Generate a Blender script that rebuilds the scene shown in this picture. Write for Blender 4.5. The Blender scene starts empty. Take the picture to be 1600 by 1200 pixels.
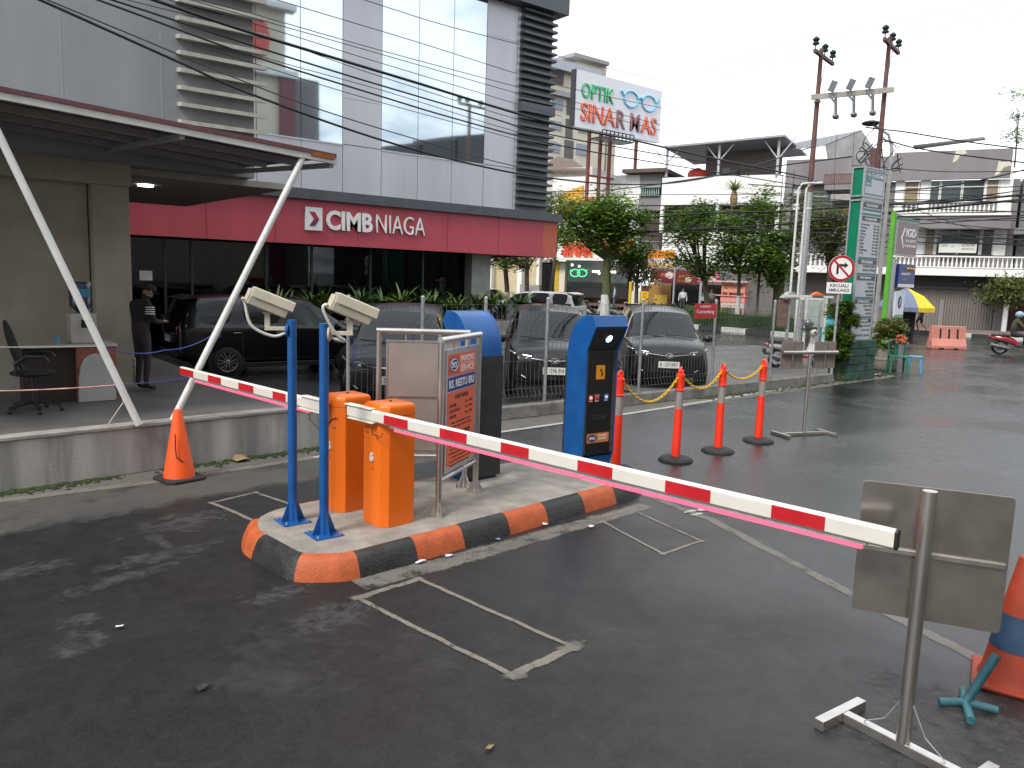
import bpy, bmesh, math, random
import numpy as np
from mathutils import Matrix, Vector
random.seed(7)
RNG = np.random.default_rng(7)
R_ = math.radians
SC = bpy.context.scene
COL = SC.collection

# ------------------------------------------------------------------ camera
F_PX, CAM_H, YAW = 1220.0, 2.2, R_(51.5)
dn = np.array([505 - 800.0, -(9500 - 600.0), -F_PX]); dn /= np.linalg.norm(dn)
up = -dn
fh = np.array([0, 0, -1.0]); fh = fh - up * fh.dot(up); fh /= np.linalg.norm(fh)
rt = np.cross(fh, up)
axX = math.cos(YAW) * fh + math.sin(YAW) * rt
axY = np.cross(up, axX)
ROT = np.array([axX, axY, up])                    # camera -> world
EYE = np.array([0, 0, CAM_H])
FW = np.array([math.cos(YAW), math.sin(YAW)])     # horizontal forward in the world
RW = np.array([math.sin(YAW), -math.cos(YAW)])    # horizontal right in the world
cam_d = bpy.data.cameras.new('camera'); cam = bpy.data.objects.new('camera', cam_d); COL.objects.link(cam)
cam_d.sensor_fit = 'HORIZONTAL'; cam_d.sensor_width = 36; cam_d.lens = F_PX / 1600 * 36
cam_d.clip_start = 0.05; cam_d.clip_end = 3000
cam.matrix_world = Matrix.Translation(Vector(EYE)) @ Matrix([list(r) for r in ROT]).to_4x4()
SC.camera = cam

# ------------------------------------------------------------------ world, sun, exposure
SUN_EL, SUN_AZ = R_(48), math.atan2(-0.22, -0.97)    # direction towards the sun
world = bpy.data.worlds.new('World'); SC.world = world; world.use_nodes = True
wn = world.node_tree.nodes; wl = world.node_tree.links; wn.clear()
def wnode(t, **k):
    n = wn.new(t)
    for a, b in k.items(): setattr(n, a, b)
    return n
w_out = wnode('ShaderNodeOutputWorld'); w_bg = wnode('ShaderNodeBackground'); w_bg.inputs[1].default_value = 0.1
w_sky = wnode('ShaderNodeTexSky'); w_sky.sky_type = 'NISHITA'; w_sky.sun_disc = False
w_sky.sun_elevation = SUN_EL; w_sky.sun_rotation = math.pi / 2 - SUN_AZ; w_sky.dust_density = 2.0
w_tc = wnode('ShaderNodeTexCoord'); w_sep = wnode('ShaderNodeSeparateXYZ')
wl.new(w_tc.outputs['Generated'], w_sep.inputs[0])
def wmath(op, a, b=None, clamp=False):
    n = wnode('ShaderNodeMath', operation=op, use_clamp=clamp)
    for i, v in enumerate((a, b)):
        if v is None: continue
        if isinstance(v, (int, float)): n.inputs[i].default_value = v
        else: wl.new(v, n.inputs[i])
    return n.outputs[0]
zz = wmath('ADD', wmath('MAXIMUM', w_sep.outputs[2], 0.0), 0.22)
w_cmb = wnode('ShaderNodeCombineXYZ')
wl.new(wmath('DIVIDE', w_sep.outputs[0], zz), w_cmb.inputs[0]); wl.new(wmath('DIVIDE', w_sep.outputs[1], zz), w_cmb.inputs[1])
w_no = wnode('ShaderNodeTexNoise'); w_no.inputs['Scale'].default_value = 1.5; w_no.inputs['Detail'].default_value = 6; w_no.inputs['Roughness'].default_value = 0.55
wl.new(w_cmb.outputs[0], w_no.inputs['Vector'])
w_mask = wnode('ShaderNodeMapRange'); w_mask.inputs['From Min'].default_value = 0.38; w_mask.inputs['From Max'].default_value = 0.56
wl.new(w_no.outputs[0], w_mask.inputs[0])
dotf = wmath('ADD', wmath('MULTIPLY', w_sep.outputs[0], 0.72), wmath('MULTIPLY', w_sep.outputs[1], 0.69))
w_far = wnode('ShaderNodeMapRange'); w_far.inputs['From Min'].default_value = -0.1; w_far.inputs['From Max'].default_value = 0.75
wl.new(dotf, w_far.inputs[0])
mask = wmath('MAXIMUM', w_mask.outputs[0], w_far.outputs[0], True)
w_cl = wnode('ShaderNodeMix', data_type='RGBA'); w_cl.inputs['A'].default_value = (3.2, 4.2, 5.0, 1); w_cl.inputs['B'].default_value = (12.2, 12.6, 13.1, 1)
wl.new(mask, w_cl.inputs['Factor'])
w_mx = wnode('ShaderNodeMix', data_type='RGBA'); w_mx.inputs['Factor'].default_value = 0.9
wl.new(w_sky.outputs[0], w_mx.inputs['A']); wl.new(w_cl.outputs['Result'], w_mx.inputs['B'])
wl.new(w_mx.outputs['Result'], w_bg.inputs[0]); wl.new(w_bg.outputs[0], w_out.inputs[0])
sun_d = bpy.data.lights.new('sun', 'SUN'); sun = bpy.data.objects.new('sun', sun_d); COL.objects.link(sun)
sun_d.energy = 2.2; sun_d.angle = R_(16); sun_d.color = (1.0, 0.95, 0.88)
sdir = Vector((math.cos(SUN_AZ) * math.cos(SUN_EL), math.sin(SUN_AZ) * math.cos(SUN_EL), math.sin(SUN_EL)))
sun.rotation_euler = sdir.to_track_quat('Z', 'Y').to_euler()
SC.view_settings.view_transform = 'Standard'; SC.view_settings.look = 'None'
SC.view_settings.exposure = 0.6; SC.view_settings.gamma = 1.0; SC.view_settings.use_curve_mapping = False
SC.cycles.max_bounces = 6; SC.cycles.transparent_max_bounces = 24
SC.cycles.caustics_reflective = False; SC.cycles.caustics_refractive = False
SC.cycles.sample_clamp_indirect = 4.0

# ------------------------------------------------------------------ measuring: rays of the survey photo meet the ground or an upright plane
def ray(px, py): return ROT @ np.array([px - 800.0, 600.0 - py, -F_PX])
def g(px, py, z=0.0):
    d = ray(px, py); t = (z - CAM_H) / d[2]; p = EYE + d * t; return Vector(p)
def uw(u, w, z=0.0):
    p = FW * w + RW * u; return Vector((p[0], p[1], z))
def gw(px, w, py=470):
    d = ray(px, py); t = w / (d[:2] @ FW); p = EYE + d * t; return Vector((p[0], p[1], 0.0))
def at_w(px, py, w):
    d = ray(px, py); t = w / (d[:2] @ FW); return Vector(EYE + d * t)
class Frame:
    """an upright plane through (ox, oy) whose right-hand direction makes angle a with +X; local y points away behind it"""
    def __init__(s, ox, oy, a):
        s.o = np.array([ox, oy]); s.a = a; s.r = np.array([math.cos(a), math.sin(a)]); s.n = np.array([-math.sin(a), math.cos(a)])
    def at(s, px, py, y=0.0):
        d = ray(px, py); k = s.o @ s.n + y
        t = k / (d[:2] @ s.n); p = EYE + d * t
        return float((p[:2] - s.o) @ s.r), float(p[2])
    def rect(s, x0, y0, x1, y1, y=0.0):
        xm, ym = (x0 + x1) / 2, (y0 + y1) / 2
        return s.at(x0, ym, y)[0], s.at(x1, ym, y)[0], s.at(xm, y1, y)[1], s.at(xm, y0, y)[1]
    def w(s, x, y, z=0.0):
        p = s.o + s.r * x + s.n * y; return Vector((p[0], p[1], z))

# ------------------------------------------------------------------ materials
MATS = {}
def nt(m): return m.node_tree.nodes, m.node_tree.links
def mat(name, col, rough=0.5, metal=0.0, var=0.12, scale=6.0, bump=0.0, bscale=60.0, coat=0.0, spec=0.5, dirt=0.0, dirtcol=(0.08, 0.07, 0.06), streak=False, hue2=None, rvar=0.12):
    if name in MATS: return MATS[name]
    m = bpy.data.materials.new(name); m.use_nodes = True; MATS[name] = m
    n, l = nt(m); b = n['Principled BSDF']
    b.inputs['Metallic'].default_value = metal; b.inputs['Coat Weight'].default_value = coat
    b.inputs['Coat Roughness'].default_value = 0.06; b.inputs['Specular IOR Level'].default_value = spec
    tc = n.new('ShaderNodeTexCoord'); no = n.new('ShaderNodeTexNoise'); no.inputs['Scale'].default_value = scale; no.inputs['Detail'].default_value = 5
    src = tc.outputs['Object']
    if streak:
        mp = n.new('ShaderNodeMapping'); mp.inputs['Scale'].default_value = (1, 1, 0.12); l.new(src, mp.inputs[0]); l.new(mp.outputs[0], no.inputs['Vector'])
    else: l.new(src, no.inputs['Vector'])
    mx = n.new('ShaderNodeMix'); mx.data_type = 'RGBA'
    c2 = hue2 or tuple(min(1, c * (1 + var)) for c in col)
    mx.inputs['A'].default_value = (*[c * (1 - var) for c in col], 1); mx.inputs['B'].default_value = (*c2, 1)
    mr = n.new('ShaderNodeMapRange'); mr.inputs['From Min'].default_value = 0.32; mr.inputs['From Max'].default_value = 0.68
    l.new(no.outputs[0], mr.inputs[0]); l.new(mr.outputs[0], mx.inputs['Factor'])
    out = mx.outputs['Result']
    if dirt > 0:
        n2 = n.new('ShaderNodeTexNoise'); n2.inputs['Scale'].default_value = scale * 0.45; n2.inputs['Detail'].default_value = 8; n2.inputs['Roughness'].default_value = 0.7
        if streak: l.new(mp.outputs[0], n2.inputs['Vector'])
        else: l.new(src, n2.inputs['Vector'])
        m2 = n.new('ShaderNodeMapRange'); m2.inputs['From Min'].default_value = 0.5; m2.inputs['From Max'].default_value = 0.75; m2.inputs['To Max'].default_value = dirt
        l.new(n2.outputs[0], m2.inputs[0])
        mx2 = n.new('ShaderNodeMix'); mx2.data_type = 'RGBA'; mx2.inputs['B'].default_value = (*dirtcol, 1)
        l.new(m2.outputs[0], mx2.inputs['Factor']); l.new(out, mx2.inputs['A']); out = mx2.outputs['Result']
    l.new(out, b.inputs['Base Color'])
    rr = n.new('ShaderNodeMapRange'); rr.inputs['To Min'].default_value = max(0.02, rough - rvar * min(1, rough * 2)); rr.inputs['To Max'].default_value = min(1, rough + rvar * min(1, rough * 2))
    l.new(no.outputs[0], rr.inputs[0]); l.new(rr.outputs[0], b.inputs['Roughness'])
    if bump > 0:
        nb = n.new('ShaderNodeTexNoise'); nb.inputs['Scale'].default_value = bscale; nb.inputs['Detail'].default_value = 4
        l.new(src, nb.inputs['Vector'])
        bp = n.new('ShaderNodeBump'); bp.inputs['Strength'].default_value = bump; bp.inputs['Distance'].default_value = 0.02
        l.new(nb.outputs[0], bp.inputs['Height']); l.new(bp.outputs[0], b.inputs['Normal'])
    return m
def emit(name, col, s):
    if name in MATS: return MATS[name]
    m = bpy.data.materials.new(name); m.use_nodes = True; MATS[name] = m
    b = nt(m)[0]['Principled BSDF']; b.inputs['Base Color'].default_value = (*[c * 0.5 for c in col], 1)
    b.inputs['Emission Color'].default_value = (*col, 1); b.inputs['Emission Strength'].default_value = s
    return m
def glass(name, tint, refl=0.25, rough=0.02):
    """window pane: tinted see-through mixed with a mirror reflection that grows at grazing angles"""
    if name in MATS: return MATS[name]
    m = bpy.data.materials.new(name); m.use_nodes = True; MATS[name] = m
    n, l = nt(m); n.clear()
    o = n.new('ShaderNodeOutputMaterial'); t = n.new('ShaderNodeBsdfTransparent'); gl = n.new('ShaderNodeBsdfGlossy'); mx = n.new('ShaderNodeMixShader')
    t.inputs[0].default_value = (*tint, 1); gl.inputs['Roughness'].default_value = rough; gl.inputs[0].default_value = (0.9, 0.95, 0.97, 1)
    fr = n.new('ShaderNodeLayerWeight'); fr.inputs[0].default_value = 0.35
    mr = n.new('ShaderNodeMapRange'); mr.inputs['To Min'].default_value = refl * 0.6; mr.inputs['To Max'].default_value = min(1, refl * 1.6 + 0.3)
    l.new(fr.outputs['Fresnel'], mr.inputs[0]); l.new(mr.outputs[0], mx.inputs[0]); l.new(t.outputs[0], mx.inputs[1]); l.new(gl.outputs[0], mx.inputs[2])
    l.new(mx.outputs[0], o.inputs[0])
    return m
def ragged(name, col, rough=0.8, scale=9.0, amount=0.55, maxa=0.95, fine=70.0):
    """a worn layer lying on the road: it breaks up with noise and frays towards its edges (attribute 'edge')"""
    if name in MATS: return MATS[name]
    m = bpy.data.materials.new(name); m.use_nodes = True; MATS[name] = m
    n, l = nt(m); b = n['Principled BSDF']; o = n['Material Output']
    tc = n.new('ShaderNodeTexCoord'); no = n.new('ShaderNodeTexNoise'); no.inputs['Scale'].default_value = scale; no.inputs['Detail'].default_value = 9; no.inputs['Roughness'].default_value = 0.72
    l.new(tc.outputs['Object'], no.inputs['Vector'])
    at = n.new('ShaderNodeAttribute'); at.attribute_name = 'edge'
    ad = n.new('ShaderNodeMath'); ad.operation = 'MULTIPLY_ADD'; l.new(at.outputs['Fac'], ad.inputs[0]); ad.inputs[1].default_value = 0.55; sc = n.new('ShaderNodeMath'); sc.operation = 'MULTIPLY_ADD'; l.new(no.outputs[0], sc.inputs[0]); sc.inputs[1].default_value = 2.2; sc.inputs[2].default_value = -0.60; l.new(sc.outputs[0], ad.inputs[2])
    mr = n.new('ShaderNodeMapRange'); mr.inputs['From Min'].default_value = 1.0 - amount; mr.inputs['From Max'].default_value = 1.40 - amount; mr.inputs['To Max'].default_value = maxa
    l.new(ad.outputs[0], mr.inputs[0])
    n2 = n.new('ShaderNodeTexNoise'); n2.inputs['Scale'].default_value = fine; n2.inputs['Detail'].default_value = 3; l.new(tc.outputs['Object'], n2.inputs['Vector'])
    mx = n.new('ShaderNodeMix'); mx.data_type = 'RGBA'; mx.inputs['A'].default_value = (*[c * 0.6 for c in col], 1); mx.inputs['B'].default_value = (*[min(1, c * 1.25) for c in col], 1)
    l.new(n2.outputs[0], mx.inputs['Factor']); l.new(mx.outputs['Result'], b.inputs['Base Color']); b.inputs['Roughness'].default_value = rough
    tr = n.new('ShaderNodeBsdfTransparent'); ms = n.new('ShaderNodeMixShader')
    l.new(mr.outputs[0], ms.inputs[0]); l.new(tr.outputs[0], ms.inputs[1]); l.new(b.outputs[0], ms.inputs[2]); l.new(ms.outputs[0], o.inputs[0])
    return m

# ------------------------------------------------------------------ mesh builder
def basis(dirv):
    z = Vector(dirv).normalized(); a = Vector((0, 0, 1)) if abs(z.z) < 0.95 else Vector((1, 0, 0))
    x = a.cross(z).normalized(); y = z.cross(x); return x, y, z
class MB:
    def __init__(s, T=None): s.v = []; s.f = []; s.m = []; s.T = T or Matrix.Identity(4)
    def add(s, vs, fs, m=0):
        k = len(s.v)
        for p in vs: s.v.append(tuple(s.T @ Vector(p)))
        for f in fs: s.f.append(tuple(i + k for i in f)); s.m.append(m)
        return s
    def box(s, x0, x1, y0, y1, z0, z1, m=0):
        x0, x1 = sorted((x0, x1)); y0, y1 = sorted((y0, y1)); z0, z1 = sorted((z0, z1))
        return s.add([(x0, y0, z0), (x1, y0, z0), (x1, y1, z0), (x0, y1, z0), (x0, y0, z1), (x1, y0, z1), (x1, y1, z1), (x0, y1, z1)],
                     [(0, 3, 2, 1), (4, 5, 6, 7), (0, 1, 5, 4), (1, 2, 6, 5), (2, 3, 7, 6), (3, 0, 4, 7)], m)
    def beam(s, p0, p1, w, h, m=0, upv=(0, 0, 1)):
        p0, p1 = Vector(p0), Vector(p1); z = (p1 - p0).normalized(); u = Vector(upv)
        if abs(z.dot(u)) > 0.98: u = Vector((1, 0, 0))
        x = z.cross(u).normalized(); y = x.cross(z)
        vs = [p + x * (a * w / 2) + y * (b * h / 2) for p in (p0, p1) for a, b in ((-1, -1), (1, -1), (1, 1), (-1, 1))]
        return s.add(vs, [(3, 2, 1, 0), (4, 5, 6, 7), (0, 1, 5, 4), (1, 2, 6, 5), (2, 3, 7, 6), (3, 0, 4, 7)], m)
    def cyl(s, p0, p1, r0, r1=None, n=14, m=0, caps=True):
        r1 = r0 if r1 is None else r1; p0, p1 = Vector(p0), Vector(p1); x, y, z = basis(p1 - p0)
        vs = [p + (x * math.cos(a) + y * math.sin(a)) * r for p, r in ((p0, r0), (p1, r1)) for a in [2 * math.pi * i / n for i in range(n)]]
        fs = [(i, (i + 1) % n, n + (i + 1) % n, n + i) for i in range(n)]
        if caps: fs += [tuple(range(n - 1, -1, -1)), tuple(range(n, 2 * n))]
        return s.add(vs, fs, m)
    def tube(s, pts, r, n=8, m=0, caps=True):
        pts = [Vector(p) for p in pts]; N = len(pts); rs = r if isinstance(r, (list, tuple)) else [r] * N
        t0 = (pts[1] - pts[0]).normalized(); x, y, _ = basis(t0); vs = []
        for i, p in enumerate(pts):
            t = (pts[min(i + 1, N - 1)] - pts[max(i - 1, 0)]).normalized()
            x = (x - t * x.dot(t)).normalized(); y = t.cross(x)
            vs += [p + (x * math.cos(a) + y * math.sin(a)) * rs[i] for a in [2 * math.pi * k / n for k in range(n)]]
        fs = [(i * n + k, i * n + (k + 1) % n, (i + 1) * n + (k + 1) % n, (i + 1) * n + k) for i in range(N - 1) for k in range(n)]
        if caps: fs += [tuple(range(n - 1, -1, -1)), tuple(range((N - 1) * n, N * n))]
        return s.add(vs, fs, m)
    def prism(s, poly, a, b, T=None, m=0):
        """polygon in the local XY plane, extruded from z=a to z=b, then moved by T"""
        T = T or Matrix.Identity(4); n = len(poly)
        ar = sum(poly[i][0] * poly[(i + 1) % n][1] - poly[(i + 1) % n][0] * poly[i][1] for i in range(n))
        if (ar < 0) != (b < a): poly = poly[::-1]
        vs = [T @ Vector((p[0], p[1], z)) for z in (a, b) for p in poly]
        fs = [tuple(range(n - 1, -1, -1)), tuple(range(n, 2 * n))] + [(i, (i + 1) % n, n + (i + 1) % n, n + i) for i in range(n)]
        return s.add(vs, fs, m)
    def lathe(s, prof, c=(0, 0, 0), n=20, m=0, T=None):
        T = T or Matrix.Identity(4); c = Vector(c); k = len(prof)
        vs = [T @ (c + Vector((r * math.cos(a), r * math.sin(a), z))) for r, z in prof for a in [2 * math.pi * i / n for i in range(n)]]
        fs = [(j * n + i, j * n + (i + 1) % n, (j + 1) * n + (i + 1) % n, (j + 1) * n + i) for j in range(k - 1) for i in range(n)]
        fs += [tuple(range(n - 1, -1, -1)), tuple(range((k - 1) * n, k * n))]
        return s.add(vs, fs, m)
    def ell(s, c, r, nu=12, nv=8, m=0, T=None):
        T = T or Matrix.Identity(4); c = Vector(c); r = (r, r, r) if isinstance(r, (int, float)) else r
        vs = [T @ (c + Vector((0, 0, -r[2])))]
        for j in range(1, nv):
            p = -math.pi / 2 + math.pi * j / nv
            vs += [T @ (c + Vector((r[0] * math.cos(p) * math.cos(a), r[1] * math.cos(p) * math.sin(a), r[2] * math.sin(p)))) for a in [2 * math.pi * i / nu for i in range(nu)]]
        vs.append(T @ (c + Vector((0, 0, r[2])))); t = len(vs) - 1
        fs = [(0, 1 + (i + 1) % nu, 1 + i) for i in range(nu)]
        for j in range(nv - 2):
            b = 1 + j * nu; fs += [(b + i, b + (i + 1) % nu, b + nu + (i + 1) % nu, b + nu + i) for i in range(nu)]
        b = 1 + (nv - 2) * nu; fs += [(b + i, b + (i + 1) % nu, t) for i in range(nu)]
        return s.add(vs, fs, m)
    def torus(s, c, R, r, T=None, n=24, k=8, m=0, ry=None):
        T = T or Matrix.Identity(4); ry = ry or R; c = Vector(c)
        vs = [T @ (c + Vector(((R + r * math.cos(b)) * math.cos(a), (ry + r * math.cos(b)) * math.sin(a), r * math.sin(b)))) for a in [2 * math.pi * i / n for i in range(n)] for b in [2 * math.pi * j / k for j in range(k)]]
        fs = [(i * k + j, ((i + 1) % n) * k + j, ((i + 1) % n) * k + (j + 1) % k, i * k + (j + 1) % k) for i in range(n) for j in range(k)]
        return s.add(vs, fs, m)
    def mesh(s, name, mats, smooth=None):
        me = bpy.data.meshes.new(name); me.from_pydata(s.v, [], s.f)
        for a in (mats if isinstance(mats, (list, tuple)) else [mats]): me.materials.append(a)
        if any(s.m): me.polygons.foreach_set('material_index', s.m)
        if smooth is not None:
            me.polygons.foreach_set('use_smooth', [True] * len(s.f)); me.set_sharp_from_angle(angle=R_(smooth))
        me.update(); return me
    def build(s, name, mats, parent=None, smooth=None, bevel=0.0, seg=2, **kw):
        o = bpy.data.objects.new(name, s.mesh(name, mats, smooth)); COL.objects.link(o)
        if parent is not None: o.parent = parent
        if bevel > 0:
            b = o.modifiers.new('bevel', 'BEVEL'); b.width = bevel; b.segments = seg; b.limit_method = 'ANGLE'; b.angle_limit = R_(35); b.harden_normals = False
        return tag(o, **kw)
def leafy(m, amt=0.45):
    n, l = nt(m); b = n['Principled BSDF']; o = n['Material Output']; t = n.new('ShaderNodeBsdfTranslucent'); x = n.new('ShaderNodeMixShader'); x.inputs[0].default_value = amt
    src = b.inputs['Base Color'].links[0].from_socket; l.new(src, t.inputs[0]); l.new(b.outputs[0], x.inputs[1]); l.new(t.outputs[0], x.inputs[2]); l.new(x.outputs[0], o.inputs[0]); return m
def split_loose(o):
    """each separate piece of a mesh becomes a part of its own"""
    me = o.data; n = len(me.vertices); par = list(range(n))
    def find(a):
        while par[a] != a: par[a] = par[par[a]]; a = par[a]
        return a
    for p in me.polygons:
        v = p.vertices; r = find(v[0])
        for q in v[1:]: par[find(q)] = r
    groups = {}
    for p in me.polygons: groups.setdefault(find(p.vertices[0]), []).append(p)
    if len(groups) < 2: return
    sm = any(p.use_smooth for p in me.polygons)
    for i, ps in enumerate(groups.values()):
        ix = {}; vs = []; fs = []
        for p in ps:
            f = []
            for v in p.vertices:
                if v not in ix: ix[v] = len(vs); vs.append(tuple(me.vertices[v].co))
                f.append(ix[v])
            fs.append(f)
        m2 = bpy.data.meshes.new(me.name); m2.from_pydata(vs, [], fs)
        for mm in me.materials: m2.materials.append(mm)
        m2.polygons.foreach_set('material_index', [p.material_index for p in ps])
        if sm: m2.polygons.foreach_set('use_smooth', [True] * len(fs)); m2.set_sharp_from_angle(angle=R_(45))
        m2.update()
        if i == 0: first = m2
        else:
            c = o.copy(); c.data = m2; COL.objects.link(c)
            for ch in []: pass
    o.data = first
def tag(o, label=None, cat=None, group=None, kind=None):
    if label: o['label'] = label
    if cat: o['category'] = cat
    if group: o['group'] = group
    if kind: o['kind'] = kind
    return o
def thing(name, label, cat, loc=(0, 0, 0), rz=0.0, group=None):
    o = bpy.data.objects.new(name, None); COL.objects.link(o); o.empty_display_size = 0.2
    o.location = loc; o.rotation_euler = (0, 0, rz); return tag(o, label, cat, group)
def copy_tree(o, parent=None):
    c = o.copy(); COL.objects.link(c)
    if parent is not None: c.parent = parent
    for ch in list(o.children): copy_tree(ch, c)
    return c
def dup(o, loc, rz, label=None, group=None):
    c = copy_tree(o); c.location = loc; c.rotation_euler = (0, 0, rz)
    if label: c['label'] = label
    if group: c['group'] = group
    return c
def plane_T(origin, right, upv):
    r = Vector(right).normalized(); u = Vector(upv).normalized(); n = r.cross(u)
    m = Matrix.Identity(4)
    for i in range(3): m[i][0] = r[i]; m[i][1] = u[i]; m[i][2] = n[i]; m[i][3] = Vector(origin)[i]
    return m
FRONT = lambda x, y, z: plane_T((x, y, z), (1, 0, 0), (0, 0, 1))      # a face looking along local -y
def text(s, w, h, m, parent, T, ext=0.003, bold=0.0, name='lettering', italic=0.0, label=None, merge=None):
    """lettering fitted into a w x h box centred on T, raised ext above it"""
    cu = bpy.data.curves.new('txt', 'FONT'); cu.body = s; cu.size = 1.0; cu.extrude = 0.5; cu.offset = bold; cu.align_x = 'CENTER'; cu.shear = italic
    cu.resolution_u = 3
    o = bpy.data.objects.new('txt', cu); COL.objects.link(o)
    me = bpy.data.meshes.new_from_object(o.evaluated_get(bpy.context.evaluated_depsgraph_get()))
    COL.objects.unlink(o); bpy.data.objects.remove(o); bpy.data.curves.remove(cu)
    k = len(me.vertices); co = np.empty(k * 3); me.vertices.foreach_get('co', co); co = co.reshape(-1, 3)
    lo, hi = co.min(0), co.max(0)
    co[:, 0] = (co[:, 0] - (lo[0] + hi[0]) / 2) * (w / (hi[0] - lo[0])); co[:, 1] = (co[:, 1] - (lo[1] + hi[1]) / 2) * (h / (hi[1] - lo[1]))
    co[:, 2] = (co[:, 2] - lo[2]) / (hi[2] - lo[2]) * ext
    A = np.array(T); co = co @ A[:3, :3].T + A[:3, 3]
    me.vertices.foreach_set('co', co.ravel()); me.update()
    if merge is not None:
        fs = [tuple(p.vertices) for p in me.polygons]; mb, mi = merge
        mb.add([tuple(c) for c in co], fs, mi); bpy.data.meshes.remove(me); return None
    me.materials.clear(); me.materials.append(m); me.name = name
    ob = bpy.data.objects.new(name, me); COL.objects.link(ob)
    if parent is not None: ob.parent = parent
    if label: ob['label'] = label
    return ob

# common materials
M = lambda k, *a, **kw: mat(k, *a, **kw)
m_white = mat('white_paint', (0.72, 0.72, 0.72), 0.45, var=0.06, dirt=0.12)
m_black = mat('black_plastic', (0.015, 0.015, 0.016), 0.45, var=0.3)
m_rubber = mat('black_rubber', (0.02, 0.02, 0.02), 0.75, var=0.25, bump=0.2, bscale=90)
m_steel = mat('brushed_stainless_steel', (0.56, 0.53, 0.50), 0.33, 0.95, var=0.1, scale=14, streak=True)
m_galv = mat('galvanised_steel', (0.42, 0.43, 0.44), 0.5, 0.6, var=0.15, scale=18)
m_red = mat('red_reflective', (0.52, 0.012, 0.02), 0.42, var=0.08)
m_armwhite = mat('white_reflective', (0.70, 0.67, 0.60), 0.42, var=0.04)
m_orange = mat('orange_powder_coat', (0.80, 0.155, 0.008), 0.34, var=0.05, scale=3, bump=0.03, bscale=220, dirt=0.22, dirtcol=(.42, .07, .006), streak=True)
m_blue = mat('blue_paint', (0.008, 0.085, 0.29), 0.36, var=0.14, scale=5, dirt=0.2, dirtcol=(.01, .05, .14))
m_conc = mat('concrete', (0.30, 0.28, 0.26), 0.85, var=0.25, scale=4, bump=0.35, bscale=45, dirt=0.55, dirtcol=(0.11, 0.105, 0.10))
m_dark = mat('dark_interior', (0.012, 0.013, 0.014), 0.8, var=0.2)
m_chrome = mat('chrome', (0.8, 0.8, 0.82), 0.12, 1.0, var=0.03)
m_letter_w = mat('white_lettering', (0.85, 0.85, 0.85), 0.4, var=0.03)
m_letter_k = mat('black_lettering', (0.02, 0.02, 0.02), 0.5, var=0.1)
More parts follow.
